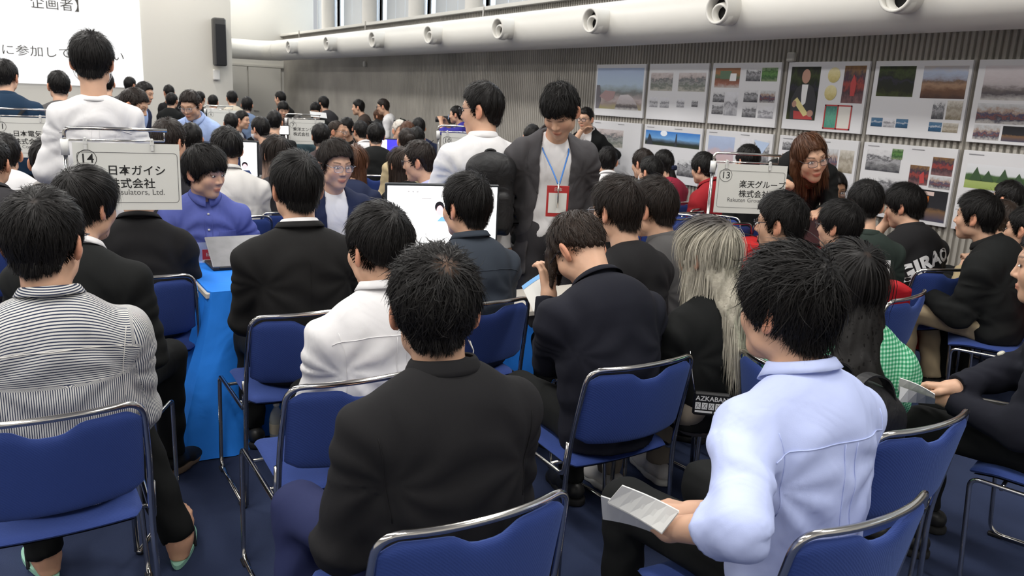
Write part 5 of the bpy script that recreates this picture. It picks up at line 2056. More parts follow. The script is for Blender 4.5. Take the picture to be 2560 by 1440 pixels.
M25b = P_('M25b', 708, 273, 12.5, 'far person in black facing us with bowed head', 'far bowing person', face=172, hp=20, pose='stand', arms='down', lod=2, top=top('tee', 'plum'), hair='fringe', facevis=True)
M26 = P_('M26', 578, 308, 9.9, 'far seated person with short dark hair left of the suited profile', 'far dark-haired person', face=0, lod=2, top=top('tee', 'brown'), hair='short')
M26b = P_('M26b', 606, 299, 11.2, 'far seated person in a navy suit shown in profile', 'far suited profile', face=112, lod=2, top=top('suit', 'navy', collar='suit', collar_mat=C_['white'], inner=C_['white']), hair='short', facevis=True)
M26c = P_('M26c', 650, 322, 8.2, 'seated person with dark hair and a white face mask, turned left', 'masked dark-haired person', face=-40, lod=2, top=top('suit', 'charcoal', open=False), hair='fringe', mask=True)
M26d = P_('M26d', 686, 304, 9.1, 'seated dark-haired person left of the small bright laptop', 'dark-haired person near small laptop', face=0, lod=2, top=top('tee', 'black2'), hair='short')
M26e = P_('M26e', 745, 315, 10.0, 'seated person in dark teal right of the small bright laptop', 'dark-teal person', face=0, lod=2, top=top('tee', 'teal'), hair='short')
M27 = P_('M27', 789, 275, 13, 'far person in a dark jacket bowing over a bright sheet', 'far bowing jacket person', face=-160, hp=22, pose='stand', arms='down', lod=2, top=top('suit', 'black2', open=False), hair='fringe')
M27b = P_('M27b', 808, 259, 13.5, 'far standing person in a charcoal jacket beside the bowing one', 'far charcoal-jacket person', face=-40, pose='stand', arms='down', lod=2, top=top('suit', 'charcoal', open=False), hair='short')
M28 = P_('M28', 843, 328, 9.0, 'seated person with thinning hair and glasses looking right', 'thin-haired glasses person', hs=0.98, face=112, lod=1, top=top('suit', 'brown', collar='suit', open=False), hair='receding', hairm=HGREY, ho=dict(tt=.006, ts=.006, tf=.006), glasses=FRAME_S, eyes=True, skin=TANSKIN)
M28b = P_('M28b', 866, 318, 10.2, 'seated person with long black hair behind the thin-haired one', 'long black-haired far person', face=-150, female=True, lod=2, top=top('tee', 'black2'), hair='long')
M28c = P_('M28c', 802, 340, 7.8, 'seated person in a brown coat right of the number 7 sign', 'brown-coated person', face=-10, lod=2, top=top('suit', 'plum', open=False), hair='long', ho=dict(ts=.018))
M29 = P_('M29', 895, 268, 13.2, 'far standing person in a brown T-shirt carrying a dark backpack', 'far brown T-shirt person', face=-78, pose='stand', arms='down', lod=2, top=top('tee', 'brown', 'half'), hair='short', facevis=True)
M29b = P_('M29b', 957, 266, 13.2, 'far standing person in a white T-shirt shown in profile', 'far white T-shirt profile', face=-80, hp=10, pose='stand', arms='down', lod=2, top=top('tee', 'white', 'half'), hair='short', hairm=HK, glasses=FRAME_D, facevis=True)
M29c = P_('M29c', 946, 290, 14.5, 'far person with long brown hair hidden by the white T-shirt profile', 'far long brown-haired person', face=-60, female=True, pose='stand', arms='down', lod=2, top=top('tee', 'paleblue'), hair='long', hairm=HBR, ho=dict(curtain=[((0, -.03, -.02), (0, -.05, -.22), .08, .075, .7)]))
M30 = P_('M30', 940, 338, 8.4, 'seated person in a black jacket in front of the blue laptop screen', 'black-jacket person at blue screen', hs=0.98, face=0, lod=1, top=top('suit', 'black2', open=False), hair='bowl', ho=dict(ts=.02), w=1.15)
M30b = P_('M30b', 901, 329, 9.7, 'seated person in a short-sleeved white shirt left of the blue laptop screen', 'white short-sleeve person', hs=0.98, face=-30, lod=1, top=top('shirt', 'white', 'half', 'shirt'), hair='short')
M31a = P_('M31a', 1000, 326, 9.6, 'seated person with thick white hair', 'white-haired person', face=150, lod=2, top=top('shirt', 'white'), hair='short', hairm=HWHITE, facevis=True)
M31b = P_('M31b', 1019, 331, 8.9, 'seated woman-like figure with brown hair facing us past the bun', 'brown-haired facing person', face=168, female=True, lod=2, top=top('tee', 'brown'), hair='long', hairm=HBR, facevis=True)
M31c = P_('M31c', 1046, 319, 10.3, 'seated person in navy nearest the ribbed wall in the far rows', 'navy-dressed person', face=-20, lod=2, top=top('sweater', 'navy'), hair='short')
M31d = P_('M31d', 1017, 352, 7.6, 'seated person with hair in a bun and a cream knit', 'bun-haired person in cream', hs=0.98, face=-6, female=True, lod=1, top=top('sweater', 'beige', o=.03), hair='back', hairm=HK, ho=dict(tt=.01, ts=.006, tf=.008, balls=[((.02, -.115, .02), (.045, .04, .045))]))
M31e = P_('M31e', 1041, 348, 8.5, 'seated person with long dark hair in pale blue beside the bun', 'long-haired person in pale blue', hs=0.98, face=0, female=True, lod=1, top=top('shirt', 'offwhite'), hair='long', ho=dict(curtain=[((0, -.03, -.02), (0, -.05, -.2), .08, .075, .7)]))
M32 = P_('M32', 1140, 286, 11.8, 'far camera operator in a royal blue shirt', 'far royal-blue-shirt person', face=-75, pose='stand', arms=(((-.10, .35, 1.25), (-.5, -.3, -.8)), ((.10, .35, 1.25), (.5, -.3, -.8))), lod=2, top=top('tee', 'royal', 'half'), hair='short')
M33 = P_('M33', 1046, 402, 5.35, 'seated person with glasses in a pale shirt, beyond the bright monitor', 'pale-shirt person beyond monitor', hs=1.0, face=-62, lod=1, hy=-14, hp=8, top=top('shirt', 'lavender', collar='shirt'), hair='short', hairm=HK, ho=dict(tt=.028, ts=.018), glasses=FRAME_D)
M34 = P_('M34', 1002, 410, 6.1, 'seated person with long straight brown hair beyond the bright monitor', 'brown-haired person beyond monitor', hs=1.0, face=-30, female=True, lod=1, top=top('tee', 'black2'), hair='long', hairm=HGREY, ho=dict(n=1400, len=.16, seg=5, lift=.02, mess=.06, grav=1, root_z=-.25, curtain=[((0, -.03, -.02), (0, -.05, -.26), .086, .085, .75), ((-.06, .01, -.03), (-.06, .0, -.26), .035, .035, .8)]))
M35 = P_('M35', 888, 405, 6.0, 'seated person with long wavy brown hair behind the navy jacket', 'wavy brown-haired person', hs=1.0, face=10, female=True, lod=1, top=top('tee', 'navy'), hair='long', hairm=HBR, ho=dict(n=1400, len=.14, seg=5, lift=.05, mess=.2, grav=1, root_z=-.25, curtain=[((0, -.03, -.02), (.02, -.05, -.25), .086, .085, .75)]))
# ---- standing pair
M5 = P_('M5', 1203, 272, 4.35, 'standing person in a white T-shirt and glasses wearing a black backpack', 'backpack-wearing person',
        face=-14, pose='stand', lean=0, curve=6, neck=10, lod=0, hy=-58, hp=6, top=top('tee', 'white', 'half', 'crew', o=.030, half=.22), hair='short', ho=dict(tt=.026, ts=.016, len=.055, n=2000), glasses=FRAME_D, eyes=True,
        arms=(((-.16, .32, 1.02), (-.5, -.8, -.3)), ((.20, .26, 1.0), (.6, -.7, -.3))))
M4 = P_('M4', 1400, 276, 4.1, 'standing person in an open grey jacket over white T-shirt with blue lanyard, looking down', 'grey-jacketed person with lanyard',
        face=170, pose='stand', arms=(((-.24, .0, .86), (-.4, -.9, 0)), ((.24, -.02, .86), (.4, -.9, 0))), lean=3, curve=10, neck=26, lod=0, hy=30, hp=38, top=top('suit', cloth('jacket_grey', (.066, .063, .067)), collar='suit', inner=C_['white'], inner_tee=True, gap=.085, gapw=.9, gapb=1.4, drop=.16, o=.026), legs=C_['charcoal'],
        hair='fringe', ho=dict(tt=.028, ts=.014, tf=.016, len=.06, lift=.22, mess=.35, rib=.006), hs=1.02, folds=.006)
M36 = P_('M36', 1464, 296, 9.2, 'far standing suited person with glasses, hand raised to the chin', 'far chin-touching person', face=-150, pose='stand', arms=(((-.20, .1, .95), (-.5, -.8, 0)), ((.03, .20, 1.28), (.6, -.2, -.8))), lod=2, hp=6, top=top('suit', 'black2', collar='suit', collar_mat=C_['white'], inner=C_['white']), hair='short', glasses=FRAME_D, facevis=True)
M37 = P_('M37', 1330, 342, 8.2, 'seated dark-haired person left of the standing grey jacket', 'dark-haired person near backpack', hs=0.98, face=0, lod=2, top=top('tee', 'navy'), hair='short')
M38 = P_('M38', 1518, 402, 7.4, 'seated white-shirted person right behind the standing grey jacket', 'white-shirt person behind jacket', hs=1.0, face=-10, lod=1, top=top('shirt', 'white', collar='shirt'), hair='short')
M38a = P_('M38a', 1606, 408, 7.3, 'seated person with tousled hair and a white shirt, by the blue panorama poster', 'tousled white-shirt person', hs=1.0, face=-50, lod=1, hp=8, top=top('shirt', 'white'), hair='bowl', hairm=HK)
M38b = P_('M38b', 1626, 430, 6.7, 'seated person in a teal T-shirt with a white face mask', 'masked teal T-shirt person', hs=1.0, face=-50, lod=1, hp=8, top=top('tee', 'teal', 'half', 'crew'), hair='short', mask=True, w=1.1)
M38c = P_('M38c', 1657, 405, 7.4, 'seated person in crimson with a long black ponytail', 'crimson ponytail person', hs=1.0, face=-45, female=True, lod=1, top=top('tee', 'crimson', 'half'), hair='back', ho=dict(tt=.006, ts=.004, tf=.006, curtain=[((0, -.10, .0), (.02, -.12, -.16), .03, .03, .9), ((.02, -.12, -.16), (.02, -.11, -.30), .03, .016, .9)]))
M39 = P_('M39', 1757, 419, 6.9, 'seated person in a bright red polo shirt near the posters', 'red-polo person', hs=1.0, face=-58, lod=1, hp=10, top=top('shirt', 'red', 'half', 'shirt', o=.028), hair='bowl', ho=dict(ts=.02, tt=.026), arms=(((-.14, .30, .66), (-.4, -.6, -.7)), ((.10, .3, .66), (.5, -.5, -.7))))
M48 = P_('M48', 1868, 400, 6.5, 'seated black-haired person hidden behind the number 13 sign', 'black-haired person behind sign 13', hs=0.98, face=-40, lod=1, top=top('tee', 'black2'), hair='fringe', ho=dict(ts=.02))
# ---- booth thirteen
M40 = P_('M40', 2024, 392, 5.35, 'standing person with shoulder-length brown hair and glasses bending forward in black', 'bending brown-haired person',
         face=168, pose='stand', female=True, lean=18, curve=22, neck=34, lod=0, hy=-18, hp=12, hr=14, top=top('sweater', 'black2', collar='crew', o=.024), hair='parted', hairm=HBR, eyes=True, glasses=FRAME_D, fixed=False, hs=1.2, w=1.1,
         ho=dict(n=2200, len=.08, seg=5, lift=.03, mess=.10, grav=1, wid=.0018, root_z=-.2, curtain=[((0, -.03, -.02), (0, -.03, -.12), .086, .08, .75), ((-.078, -.01, -.03), (-.092, .0, -.13), .028, .024, .9), ((.078, -.01, -.03), (.092, .0, -.13), .028, .024, .9)]),
         arms=(((-.12, .42, .98), (-.5, -.5, -.7)), (('px', 2030, 520, 4.6), (.9, -.3, -.5))), hands={1: dict(dir=(.9, .3, .35), up=(0, .2, 1), curl=(10, 15), spread=1.6)})
M41 = P_('M41', 2084, 474, 6.35, 'seated person with glasses, moustache and a plaid shirt facing the booth', 'moustached plaid-shirt person',
         face=158, lod=0, lean=2, hp=8, top=top('shirt', PLAID, collar='shirt'), hair='short', ho=dict(tt=.02, ts=.012, n=1500), glasses=FRAME_D, eyes=True, skin=DARKSKIN, hs=1.1)
M42 = P_('M42', 1948, 556, 3.7, 'seated person with glasses in a white shirt shown in left profile', 'white-shirt person with glasses',
         face=-72, lod=0, hy=-4, hp=4, lean=2, curve=8, top=top('shirt', 'white', collar='shirt'), hair='short', ho=dict(tt=.034, ts=.02, tf=.022, len=.06, lift=.2, mess=.3), glasses=FRAME_D, eyes=True, hs=1.0)
M43 = P_('M43', 2096, 562, 4.05, 'seated person with dark-framed glasses in dark clothes, chin raised left', 'dark-dressed person with glasses',
         face=-66, lod=0, hy=0, hp=2, lean=2, top=top('tee', 'darkgreen', 'half'), hair='fringe', ho=dict(tt=.026, ts=.020, tf=.018, len=.07), glasses=FRAME_D, eyes=True, hs=.96)
M44 = P_('M44', 2162, 508, 4.5, 'seated person in a dark green T-shirt with a white back patch', 'dark-green T-shirt person', hs=1.0, w=.88, face=-16, lod=0, top=top('tee', 'darkgreen', 'half', 'crew', o=.024), hair='short', ho=dict(len=.05, ts=.018), hy=6, hp=4)
M45 = P_('M45', 2258, 514, 4.9, 'seated person in a black T-shirt with big white back lettering, hand at mouth', 'lettered black T-shirt person',
         face=-42, lod=0, hy=-30, hp=12, lean=4, curve=12, top=top('tee', 'black', 'half', 'crew', o=.024), hair='fringe', ho=dict(tt=.028, ts=.018, tf=.022, len=.07), eyes=True, arms=(((-.02, .26, .98), (-.6, .1, -.9)), ((.12, .3, .66), (.6, -.4, -.7))), hands={-1: dict(dir=(.1, -.25, .9), up=(0, 1, .2), curl=(40, 60))}, hs=1.0)
M46 = P_('M46', 2440, 540, 4.45, 'seated person in a black sweater and khaki trousers shown in left profile', 'khaki-trousered person',
         hs=1.0, face=-74, lod=0, hp=2, lean=10, curve=12, neck=4, top=top('sweater', 'black2', collar='crew', o=.030), legs=C_['khaki'], hair='short', ho=dict(tt=.030, ts=.022, tf=.022, len=.07), eyes=True, arms=(((-.10, .36, .64), (-.4, -.6, -.6)), ((.08, .36, .64), (.4, -.6, -.6))), legr=1.0,
         legs_at={-1: ((-.10, .45, .54), (-.06, .42, .09)), 1: ((.16, .43, .52), (.16, .34, .09))})
M47a = P_('M47a', 2502, 548, 5.2, 'seated person with brownish hair in a beige top behind the black sweater', 'brown-haired beige-topped person', hs=0.98, face=-40, lod=1, top=top('sweater', 'beige'), hair='short', hairm=HGREY)
M47b = P_('M47b', 2518, 497, 5.6, 'seated black-haired person right under the playing field poster', 'black-haired person under field poster', hs=0.98, face=-60, lod=1, top=top('tee', 'navy'), hair='short')
M47c = P_('M47c', 2562, 572, 4.6, 'seated person in a pale khaki shirt with a violet strap, at the edge', 'pale-khaki-shirt person at edge', hs=0.98, face=-70, lod=0, top=top('shirt', 'cream', 'half'), hair='short', ho=dict(ts=.016), eyes=True)
# ---- beyond the blazer
M2 = P_('M2', 1540, 524, 3.5, 'seated person with brown-black hair, thin glasses and a black hooded top', 'black-hooded person with glasses', face=-44, lod=0, hy=-6, hp=8, lean=3, curve=10, top=top('sweater', 'black', collar='hood'), hair='short', hairm=HK, ho=dict(tt=.030, ts=.020, len=.07), glasses=FRAME_S)
M3 = P_('M3', 1630, 518, 3.85, 'seated person in a loose grey T-shirt with a thin necklace, turned left', 'grey T-shirt person', face=-56, lod=0, hy=-6, hp=6, lean=4, curve=10, top=top('tee', 'grey', 'half', 'crew', o=.028), hair='short', hairm=HK, ho=dict(tt=.028, ts=.018, len=.06))

# ------------------------------------------------------------------ things on and around the people
def local(I, p):
    q = I['R2'].T @ (np.asarray(p)[:2] - I['root'])
    return np.array([q[0], q[1], p[2]])


def quad_sheet(name, pts, th, m, parent=None, nu=2, curl=None):
    """thin sheet with thickness through four world corners"""
    P = [np.asarray(p, float) for p in pts]
    n = np.cross(P[1] - P[0], P[3] - P[0])
    n /= np.linalg.norm(n)
    us = np.linspace(0, 1, nu)
    A = np.array([[P[0] * (1 - u) * (1 - v) + P[1] * u * (1 - v) + P[2] * u * v + P[3] * (1 - u) * v + n * ((curl or 0) * math.sin(u * math.pi)) for v in (0, 1)] for u in us])
    B = A - n * th
    mb = MB().grid(A).grid(B, True)
    for a, b in ((A[0], B[0]), (B[-1], A[-1]), (B[:, 0], A[:, 0]), (A[:, 1], B[:, 1])):
        mb.grid(np.stack([a, b]))
    return mb.build(name, m, parent, False), A, n if n[2] >= 0 else -n


def tops(o, label, cat, group=None):
    return tag(o, label, cat, group)


# ---- sign stands
SIGN = mat('sign_card', (.70, .70, .66), .5, .3)
INK = mat('sign_ink', (.015, .015, .015), .7)
INKG = mat('sign_ink_grey', (.10, .10, .10), .7)
CLIP = mat('clip_plastic', (.66, .66, .64), .35)
SLEEVE = mat('sleeve_white', (.74, .74, .72), .45)


def sign_stand(px, py, d, yaw, num, lines, eng, label, scale=1.0, ty=None):
    """px, py: centre of the card"""
    c = at(px, py, d)
    w, h = .42 * scale, .29 * scale
    ca, sa = math.cos(yaw), math.sin(yaw)
    ex, ey = np.array([ca, sa]), np.array([-sa, ca])
    base = c[:2] - ex * (w / 2 + .028)
    zt = c[2] + h / 2
    t = empty('sign_stand', (base[0], base[1], 0), yaw, label, 'sign stand', 'booth name sign stands')
    MB().lathe([(.001, .0), (.15, .0), (.155, .006), (.15, .014), (.04, .022), (.013, .03)], (0, 0, 0), (0, 0, 1), 28).build('base', CHROME, t, True)
    MB().tube([(0, 0, .02), (0, 0, zt - .05)], .0095, 10).build('pole', CHROME, t, True)
    MB().lathe([(.010, -.055), (.0165, -.055), (.0165, .012), (.010, .012)], (0, 0, zt), (0, 0, 1), 16).build('sleeve', SLEEVE, t, True)
    zb = zt + .058
    x1 = .028 + w * .86
    P = fillet([(0, 0, zt), (0, 0, zb), (.10, 0, zb + .002), (x1 + .012, 0, zb)], [.075, .03], 8)
    MB().tube(P, .0075, 8).tube([(x1, 0, zb), (x1, 0, zt + .012)], .003, 6).tube([(.0, 0, zt + .008), (x1, 0, zt + .012)], .0045, 8).build('hanging_bar', CHROME, t, True)
    card = MB().box((.028 + w / 2, -.006, zt - h / 2), (w, .002, h)).build('sign_card', SIGN, t)
    for x in (.028 + w * .12, .028 + w * .74):
        MB().box((x, -.010, zt + .002), (.016, .014, .022), bev=.003).box((x, -.013, zt - .018), (.012, .006, .026), bev=.002).box((x, -.010, zt + .016), (.010, .018, .012), bev=.002).build('clip', CLIP, t)
    # printed border, ring and lettering
    bx0, bx1, bz0, bz1 = .028 + w * .035, .028 + w * .975, zt - h * .885, zt - h * .14
    loop = fillet([(bx0 + .03, 0, bz1), (bx1, 0, bz1), (bx1, 0, bz0), (bx0, 0, bz0), (bx0, 0, bz1), (bx0 + .03, 0, bz1)], .016, 5) + np.array([0, -.0072, 0])
    MB().tube(loop, .0011, 4).build('border', INKG, card)

    def txt(s, x, z, size, m, align='LEFT', bold=0.0):
        me = text_mesh(s, size, 'lettering', align, 0, 0, bold)
        o = link('lettering', me, m, card)
        o.rotation_euler = (R_(90), 0, 0)
        o.location = (x, -.0078, z)
        return o
    nx, nz = .028 + w * .125, zt - h * .235
    a = np.linspace(0, 2 * math.pi, 25)
    MB().tube(np.stack([nx + np.cos(a) * .037 * scale, np.full(25, -.0076), nz + np.sin(a) * .037 * scale], 1), .0012, 4, False).build('number_ring', INK, card)
    txt(num, nx, nz - .018 * scale, .056 * scale, INK, 'CENTER', .0003)
    tx = .028 + w * (ty or .30)
    for i, l in enumerate(lines):
        txt(l, tx + (0 if i == 0 else .002), zt - h * (.46 + .195 * i), .047 * scale, INK, 'LEFT', .0006)
    if eng:
        txt(eng, .028 + w * .84, zt - h * .765, .034 * scale, INKG, 'RIGHT')
    return t


sign_stand(322, 442, 3.5, R_(-11), '14', ['日本ガイシ', '株式会社'], 'NGK Insulators, Ltd.', 'nearest white booth sign on a chrome stand, numbered 14')
sign_stand(1875, 473, 4.75, R_(-28), '13', ['楽天グループ', '株式会社'], 'Rakuten Group, Inc.', 'white booth sign numbered 13 on a slim chrome pole', ty=.33)
sign_stand(66, 344, 5.9, R_(-9), '11', ['日本電気', '株式会社'], 'NEC Corporation', 'white booth sign numbered 11 beyond the tall white shirt')
sign_stand(1163, 376, 7.0, R_(-28), '10', ['株式会社', 'フィデル'], '', 'white booth sign numbered 10 beside the backpack wearer')
sign_stand(767, 330, 9.6, R_(-16), '7', ['東洋エンジニアリング', '株式会社'], '', 'white booth sign numbered 7 in the far rows', ty=.12)
sign_stand(556, 300, 12.0, R_(-10), '6', [], '', 'blank-looking far white booth sign beside the yellow-backed person')


# ---- tables with cloths
def table(name, x0, x1, y0, y1, z, label, topm, leg=True):
    t = empty(name, ((x0 + x1) / 2, (y0 + y1) / 2, 0), 0, label, 'table')
    w, d = x1 - x0, y1 - y0
    MB().box((0, 0, z - .014), (w, d, .028), bev=.004).build('tabletop', topm, t)
    for sx_ in (-1, 1):
        for sy in (-1, 1):
            MB().tube([(sx_ * (w / 2 - .07), sy * (d / 2 - .06), z - .03), (sx_ * (w / 2 - .05), sy * (d / 2 - .05), .0)], .014, 8).build('leg', CHROME, t)
    return t


def tablecloth(name, x0, x1, y0, y1, z, drop, m, label, open_left=0.0, flare=.06, seed=1):
    """cloth: flat top, hanging skirt with folds all around"""
    rs = np.random.default_rng(seed)
    per = []
    n = 26

    def seg(a, b, k):
        for i in range(k):
            per.append(np.array(a) + (np.array(b) - np.array(a)) * i / k)
    c = .012
    seg((x0 + c, y0), (x1 - c, y0), n * 2)
    seg((x1, y0 + c), (x1, y1 - c), n)
    seg((x1 - c, y1), (x0 + c, y1), n * 2)
    seg((x0, y1 - c), (x0, y0 + c), n)
    per = np.array(per)
    N = len(per)
    cen = np.array([(x0 + x1) / 2, (y0 + y1) / 2])
    nor = []
    for p in per:
        dx = np.array([0.0, 0])
        if p[1] <= y0 + c:
            dx[1] -= 1
        if p[1] >= y1 - c:
            dx[1] += 1
        if p[0] <= x0 + c:
            dx[0] -= 1
        if p[0] >= x1 - c:
            dx[0] += 1
        nor.append(dx / (np.linalg.norm(dx) + 1e-9))
    nor = np.array(nor)
    k = np.arange(N)
    for _ in range(6):
        nor = (np.roll(nor, 1, 0) + nor * 2 + np.roll(nor, -1, 0)) / 4
    ph = rs.uniform(0, 6, 4)
    s = k / N * 2 * math.pi
    corner = np.exp(-(np.minimum(np.abs(per[:, 0] - x0), np.abs(per[:, 0] - x1)) + np.minimum(np.abs(per[:, 1] - y0), np.abs(per[:, 1] - y1))) / .12)
    rows = []
    M_ = 22
    for j in range(M_ + 1):
        t = j / M_
        f = t ** .8
        wv = (.040 * np.sin(17 * s + ph[0] + .8 * np.sin(5 * s)) + .018 * np.sin(31 * s + ph[1] + 1.4 * t) + .009 * np.sin(53 * s + ph[2] - 2 * t)) * f
        out = .004 + (flare * (.35 + 1.7 * corner)) * t ** 1.2 + wv
        zz = z + .003 - .006 * min(t * 8, 1) - (drop - .01 * np.sin(9 * s + ph[3])) * t
        rows.append(np.column_stack([per + nor * out[:, None], np.maximum(zz, .004 + .004 * np.sin(40 * s))]))
    rows = np.array(rows)
    rows = np.concatenate([rows, rows[:, :1]], 1)
    mb = MB().grid(rows, False)
    tp = rows[0, :-1]
    q = tp + np.array([0, 0, .002])
    V = np.concatenate([q, [[cen[0], cen[1], z + .005]]])
    mb.add(V, None, [(i, (i + 1) % N, N) for i in range(N)])
    mb.grid(np.stack([rows[0], np.concatenate([q, q[:1]])]), True)
    o = mb.build(name, m, None, True)
    return tag(o, label, 'tablecloth')


WHITE_TOP = mat('tabletop_white', (.62, .58, .52), .4)
CLOTH_B = cloth('bright_blue', (.018, .20, .74), .75, ((5, .4, .03), (300, .1, .002)))
CLOTH_R = cloth('bright_red', (.52, .018, .02), .7, ((5, .4, .03), (300, .1, .002)))
table('booth_table', .70, 2.44, 3.70, 4.36, .70, 'white table under the bright blue cloth of booth 14', WHITE_TOP)
tablecloth('tablecloth', .715, 2.45, 3.69, 4.37, .702, .70, CLOTH_B, 'bright blue tablecloth draped to the floor beside the black suit', flare=.20, seed=3)
table('booth_table', 4.37, 4.80, 2.75, 4.05, .70, 'white table under the bright red cloth of booth 13', WHITE_TOP)
tablecloth('tablecloth', 4.36, 4.81, 2.74, 4.06, .702, .45, CLOTH_R, 'bright red tablecloth on the booth 13 table', flare=.05, seed=8)
q = at_z(1322, 774, .68)
table('folding_table', q[0] - .30, q[0] + .62, q[1] - .02, q[1] + .36, .68, 'small white folding table between slate jacket and navy blazer', WHITE_TOP)
# a second far table and its cloth in dark teal
q = at_z(765, 385, .70)
table('booth_table', q[0] - .5, q[0] + .7, q[1], q[1] + .5, .70, 'far white table under the dark teal cloth', WHITE_TOP)
tablecloth('tablecloth', q[0] - .51, q[0] + .71, q[1] - .01, q[1] + .51, .702, .66, cloth('dark_teal', (.008, .06, .10)), 'dark teal tablecloth below the number 7 sign', flare=.04, seed=5)


# ---- laptops and displays
def laptop(name, org, ang, lid_ang, lidm, scrm, label, w=.33, d=.23, extra=None):
    """origin = centre of the hinge; +y goes towards the user side (keyboard)"""
    t = empty(name, org, ang, label, 'laptop')
    MB().box((0, d / 2, .009), (w, d, .016), bev=.004).build('base', PLASTIC, t)
    MB().box((0, d * .42, .0178), (w * .86, d * .42, .002)).build('keyboard', mat('key_black', (.02, .02, .022), .6), t)
    c, s = math.cos(R_(lid_ang)), math.sin(R_(lid_ang))
    rot = np.array([[1, 0, 0], [0, c, -s], [0, s, c]])
    lid = MB().box(rot @ np.array([0, d * .49, .0]) + (0, 0, .019), (w, d * .98, .008), rot, .003).build('lid', lidm, t)
    MB().box(rot @ np.array([0, d * .50, -.0045]) + (0, 0, .019), (w * .93, d * .86, .001), rot).build('screen', scrm, lid)
    MB().tube([(-w * .4, 0, .016), (w * .4, 0, .016)], .006, 8).build('hinge', PLASTIC, t)
    return t, lid, rot


SCR_W = mat('display_white', (1, 1, 1), .4, .3, emit=1.25)
SCR_B = mat('display_blue', (.06, .05, .62), .4, .3, emit=1.1)
SCR_D = mat('display_dim', (.2, .25, .35), .4, .3, emit=.5)
LIDG = mat('lid_grey', (.24, .24, .25), .38, .5, .75, var=.12, vscale=14)
LIDM = mat('lid_maroon', (.05, .006, .009), .4, .5)
h1 = at_z(533, 676, .712)
t, lid, rot = laptop('laptop', (h1[0] + .165, h1[1], .706), 0, 33, LIDG, SCR_D, 'grey metal laptop half closed on the blue tablecloth')
MB().box(rot @ np.array([0.0, .115, .0045]) + (0, 0, .019), (.022, .010, .0008), rot).build('lid_mark', mat('logo_pale', (.6, .6, .6), .3), lid)
# name placard in clear acrylic behind the laptop
c = at_z(505, 660, .706)
t = empty('name_placard', (c[0], c[1] + .02, .706), R_(-8), 'clear acrylic stand holding a red and white card by the laptop', 'placard')
MB().box((0, 0, .055), (.16, .004, .11)).box((0, .02, .002), (.16, .05, .004)).build('acrylic_holder', mat('acrylic', (.9, .95, 1), .05, .5, alpha=.18), t)
MB().box((.045, -.003, .045), (.075, .001, .055)).build('card_red', mat('card_red', (.45, .03, .04), .6), t)
MB().box((.045, -.0032, .012), (.075, .001, .014)).build('card_white', SIGN, t)
me = text_mesh('日本', .022, 'lettering', 'CENTER')
o = link('lettering', me, SIGN, t, (.045, -.0045, .038))
o.rotation_euler = (R_(90), 0, 0)


def monitor(org, yaw, w, h, zb, label, lean=4, scr=SCR_W, name='desktop_monitor'):
    t = empty(name, (org[0], org[1], zb), yaw, label, 'monitor')
    z0 = org[2] - zb
    MB().box((0, 0, z0 - h / 2), (w + .022, .022, h + .026), bev=.005).build('bezel', mat('bezel_dark', (.02, .025, .03), .4), t)
    MB().box((0, .03, z0 - h / 2), (w * .7, .05, h * .6), bev=.01).build('rear_housing', PLASTIC, t)
    s = MB().box((0, -.0125, z0 - h / 2), (w, .002, h)).build('screen', scr, t)
    zn = z0 - h
    MB().box((0, .045, (zn + .12) / 2 if zn > 0 else .02), (.06, .02, max(zn + .10, .05))).build('stand_neck', PLASTIC, t)
    MB().box((0, .02, .006), (.24, .18, .012), bev=.004).build('stand_foot', PLASTIC, t)
    return t, s, z0


TLm = at(963, 463, 3.95)
yawm = R_(-16)
ew = np.array([math.cos(yawm), math.sin(yawm)])
mc = TLm[:2] + ew * .29
t, s, z0 = monitor((mc[0], mc[1], TLm[2]), yawm, .56, .335, .706, 'large bright white monitor on the blue table showing a small portrait')
PK, BK, BL = mat('screen_pink', (1, .62, .66), .5, 0, emit=.8), mat('screen_black', (.02, .02, .03), .5), mat('screen_blue', (.22, .50, .85), .5, 0, emit=.8)


def flat(parent, nm, pts, m, y):
    V = np.array([(x, y, z) for x, z in pts])
    n = len(V)
    return MB().add(np.concatenate([V, [V.mean(0)]]), None, [(i, (i + 1) % n, n) for i in range(n)]).build(nm, m, parent)


def disk2(x, z, rx, rz, n=16, a0=0, a1=2 * math.pi):
    return [(x + rx * math.cos(a), z + rz * math.sin(a)) for a in np.linspace(a0, a1, n)]


fx, fz = -.018, z0 - .115
flat(s, 'portrait_hair', disk2(fx, fz + .012, .024, .028), BK, -.0140)
flat(s, 'portrait_face', disk2(fx + .002, fz - .006, .017, .026), PK, -.0145)
flat(s, 'portrait_shirt', [(fx - .012, fz - .062), (fx + .058, fz - .062), (fx + .034, fz - .042), (fx + .012, fz - .036)], BL, -.0142)
for k_ in range(3):
    MB().box((-.175 + .022 * k_, -.0137, z0 - .028), (.010, .0006, .008)).build('screen_mark', mat('screen_grey', (.6, .6, .62), .5, 0, emit=.5), s)
MB().box((-.085, -.0137, z0 - .062), (.05, .0006, .006)).build('screen_mark', MATS['screen_grey'], s)
MB().box((.02, -.0137, z0 - .20), (.40, .0006, .0012)).build('screen_mark', MATS['screen_grey'], s)
# portrait-format display beyond the white shirt
c = at(622, 356, 5.95)
t, s, z0 = monitor((c[0], c[1], c[2]), R_(-30), .12, .26, .95, 'bright laptop display turned sideways beyond the white shirt', name='tablet_display')
flat(s, 'portrait_hair', disk2(-.03, z0 - .165, .022, .022), BK, -.0140)
flat(s, 'portrait_face', disk2(-.03, z0 - .178, .016, .02), PK, -.0145)
flat(s, 'portrait_suit', [(-.07, z0 - .255), (.03, z0 - .255), (.005, z0 - .205), (-.045, z0 - .205)], mat('screen_navy', (.05, .08, .2), .5, 0, emit=.3), -.0142)
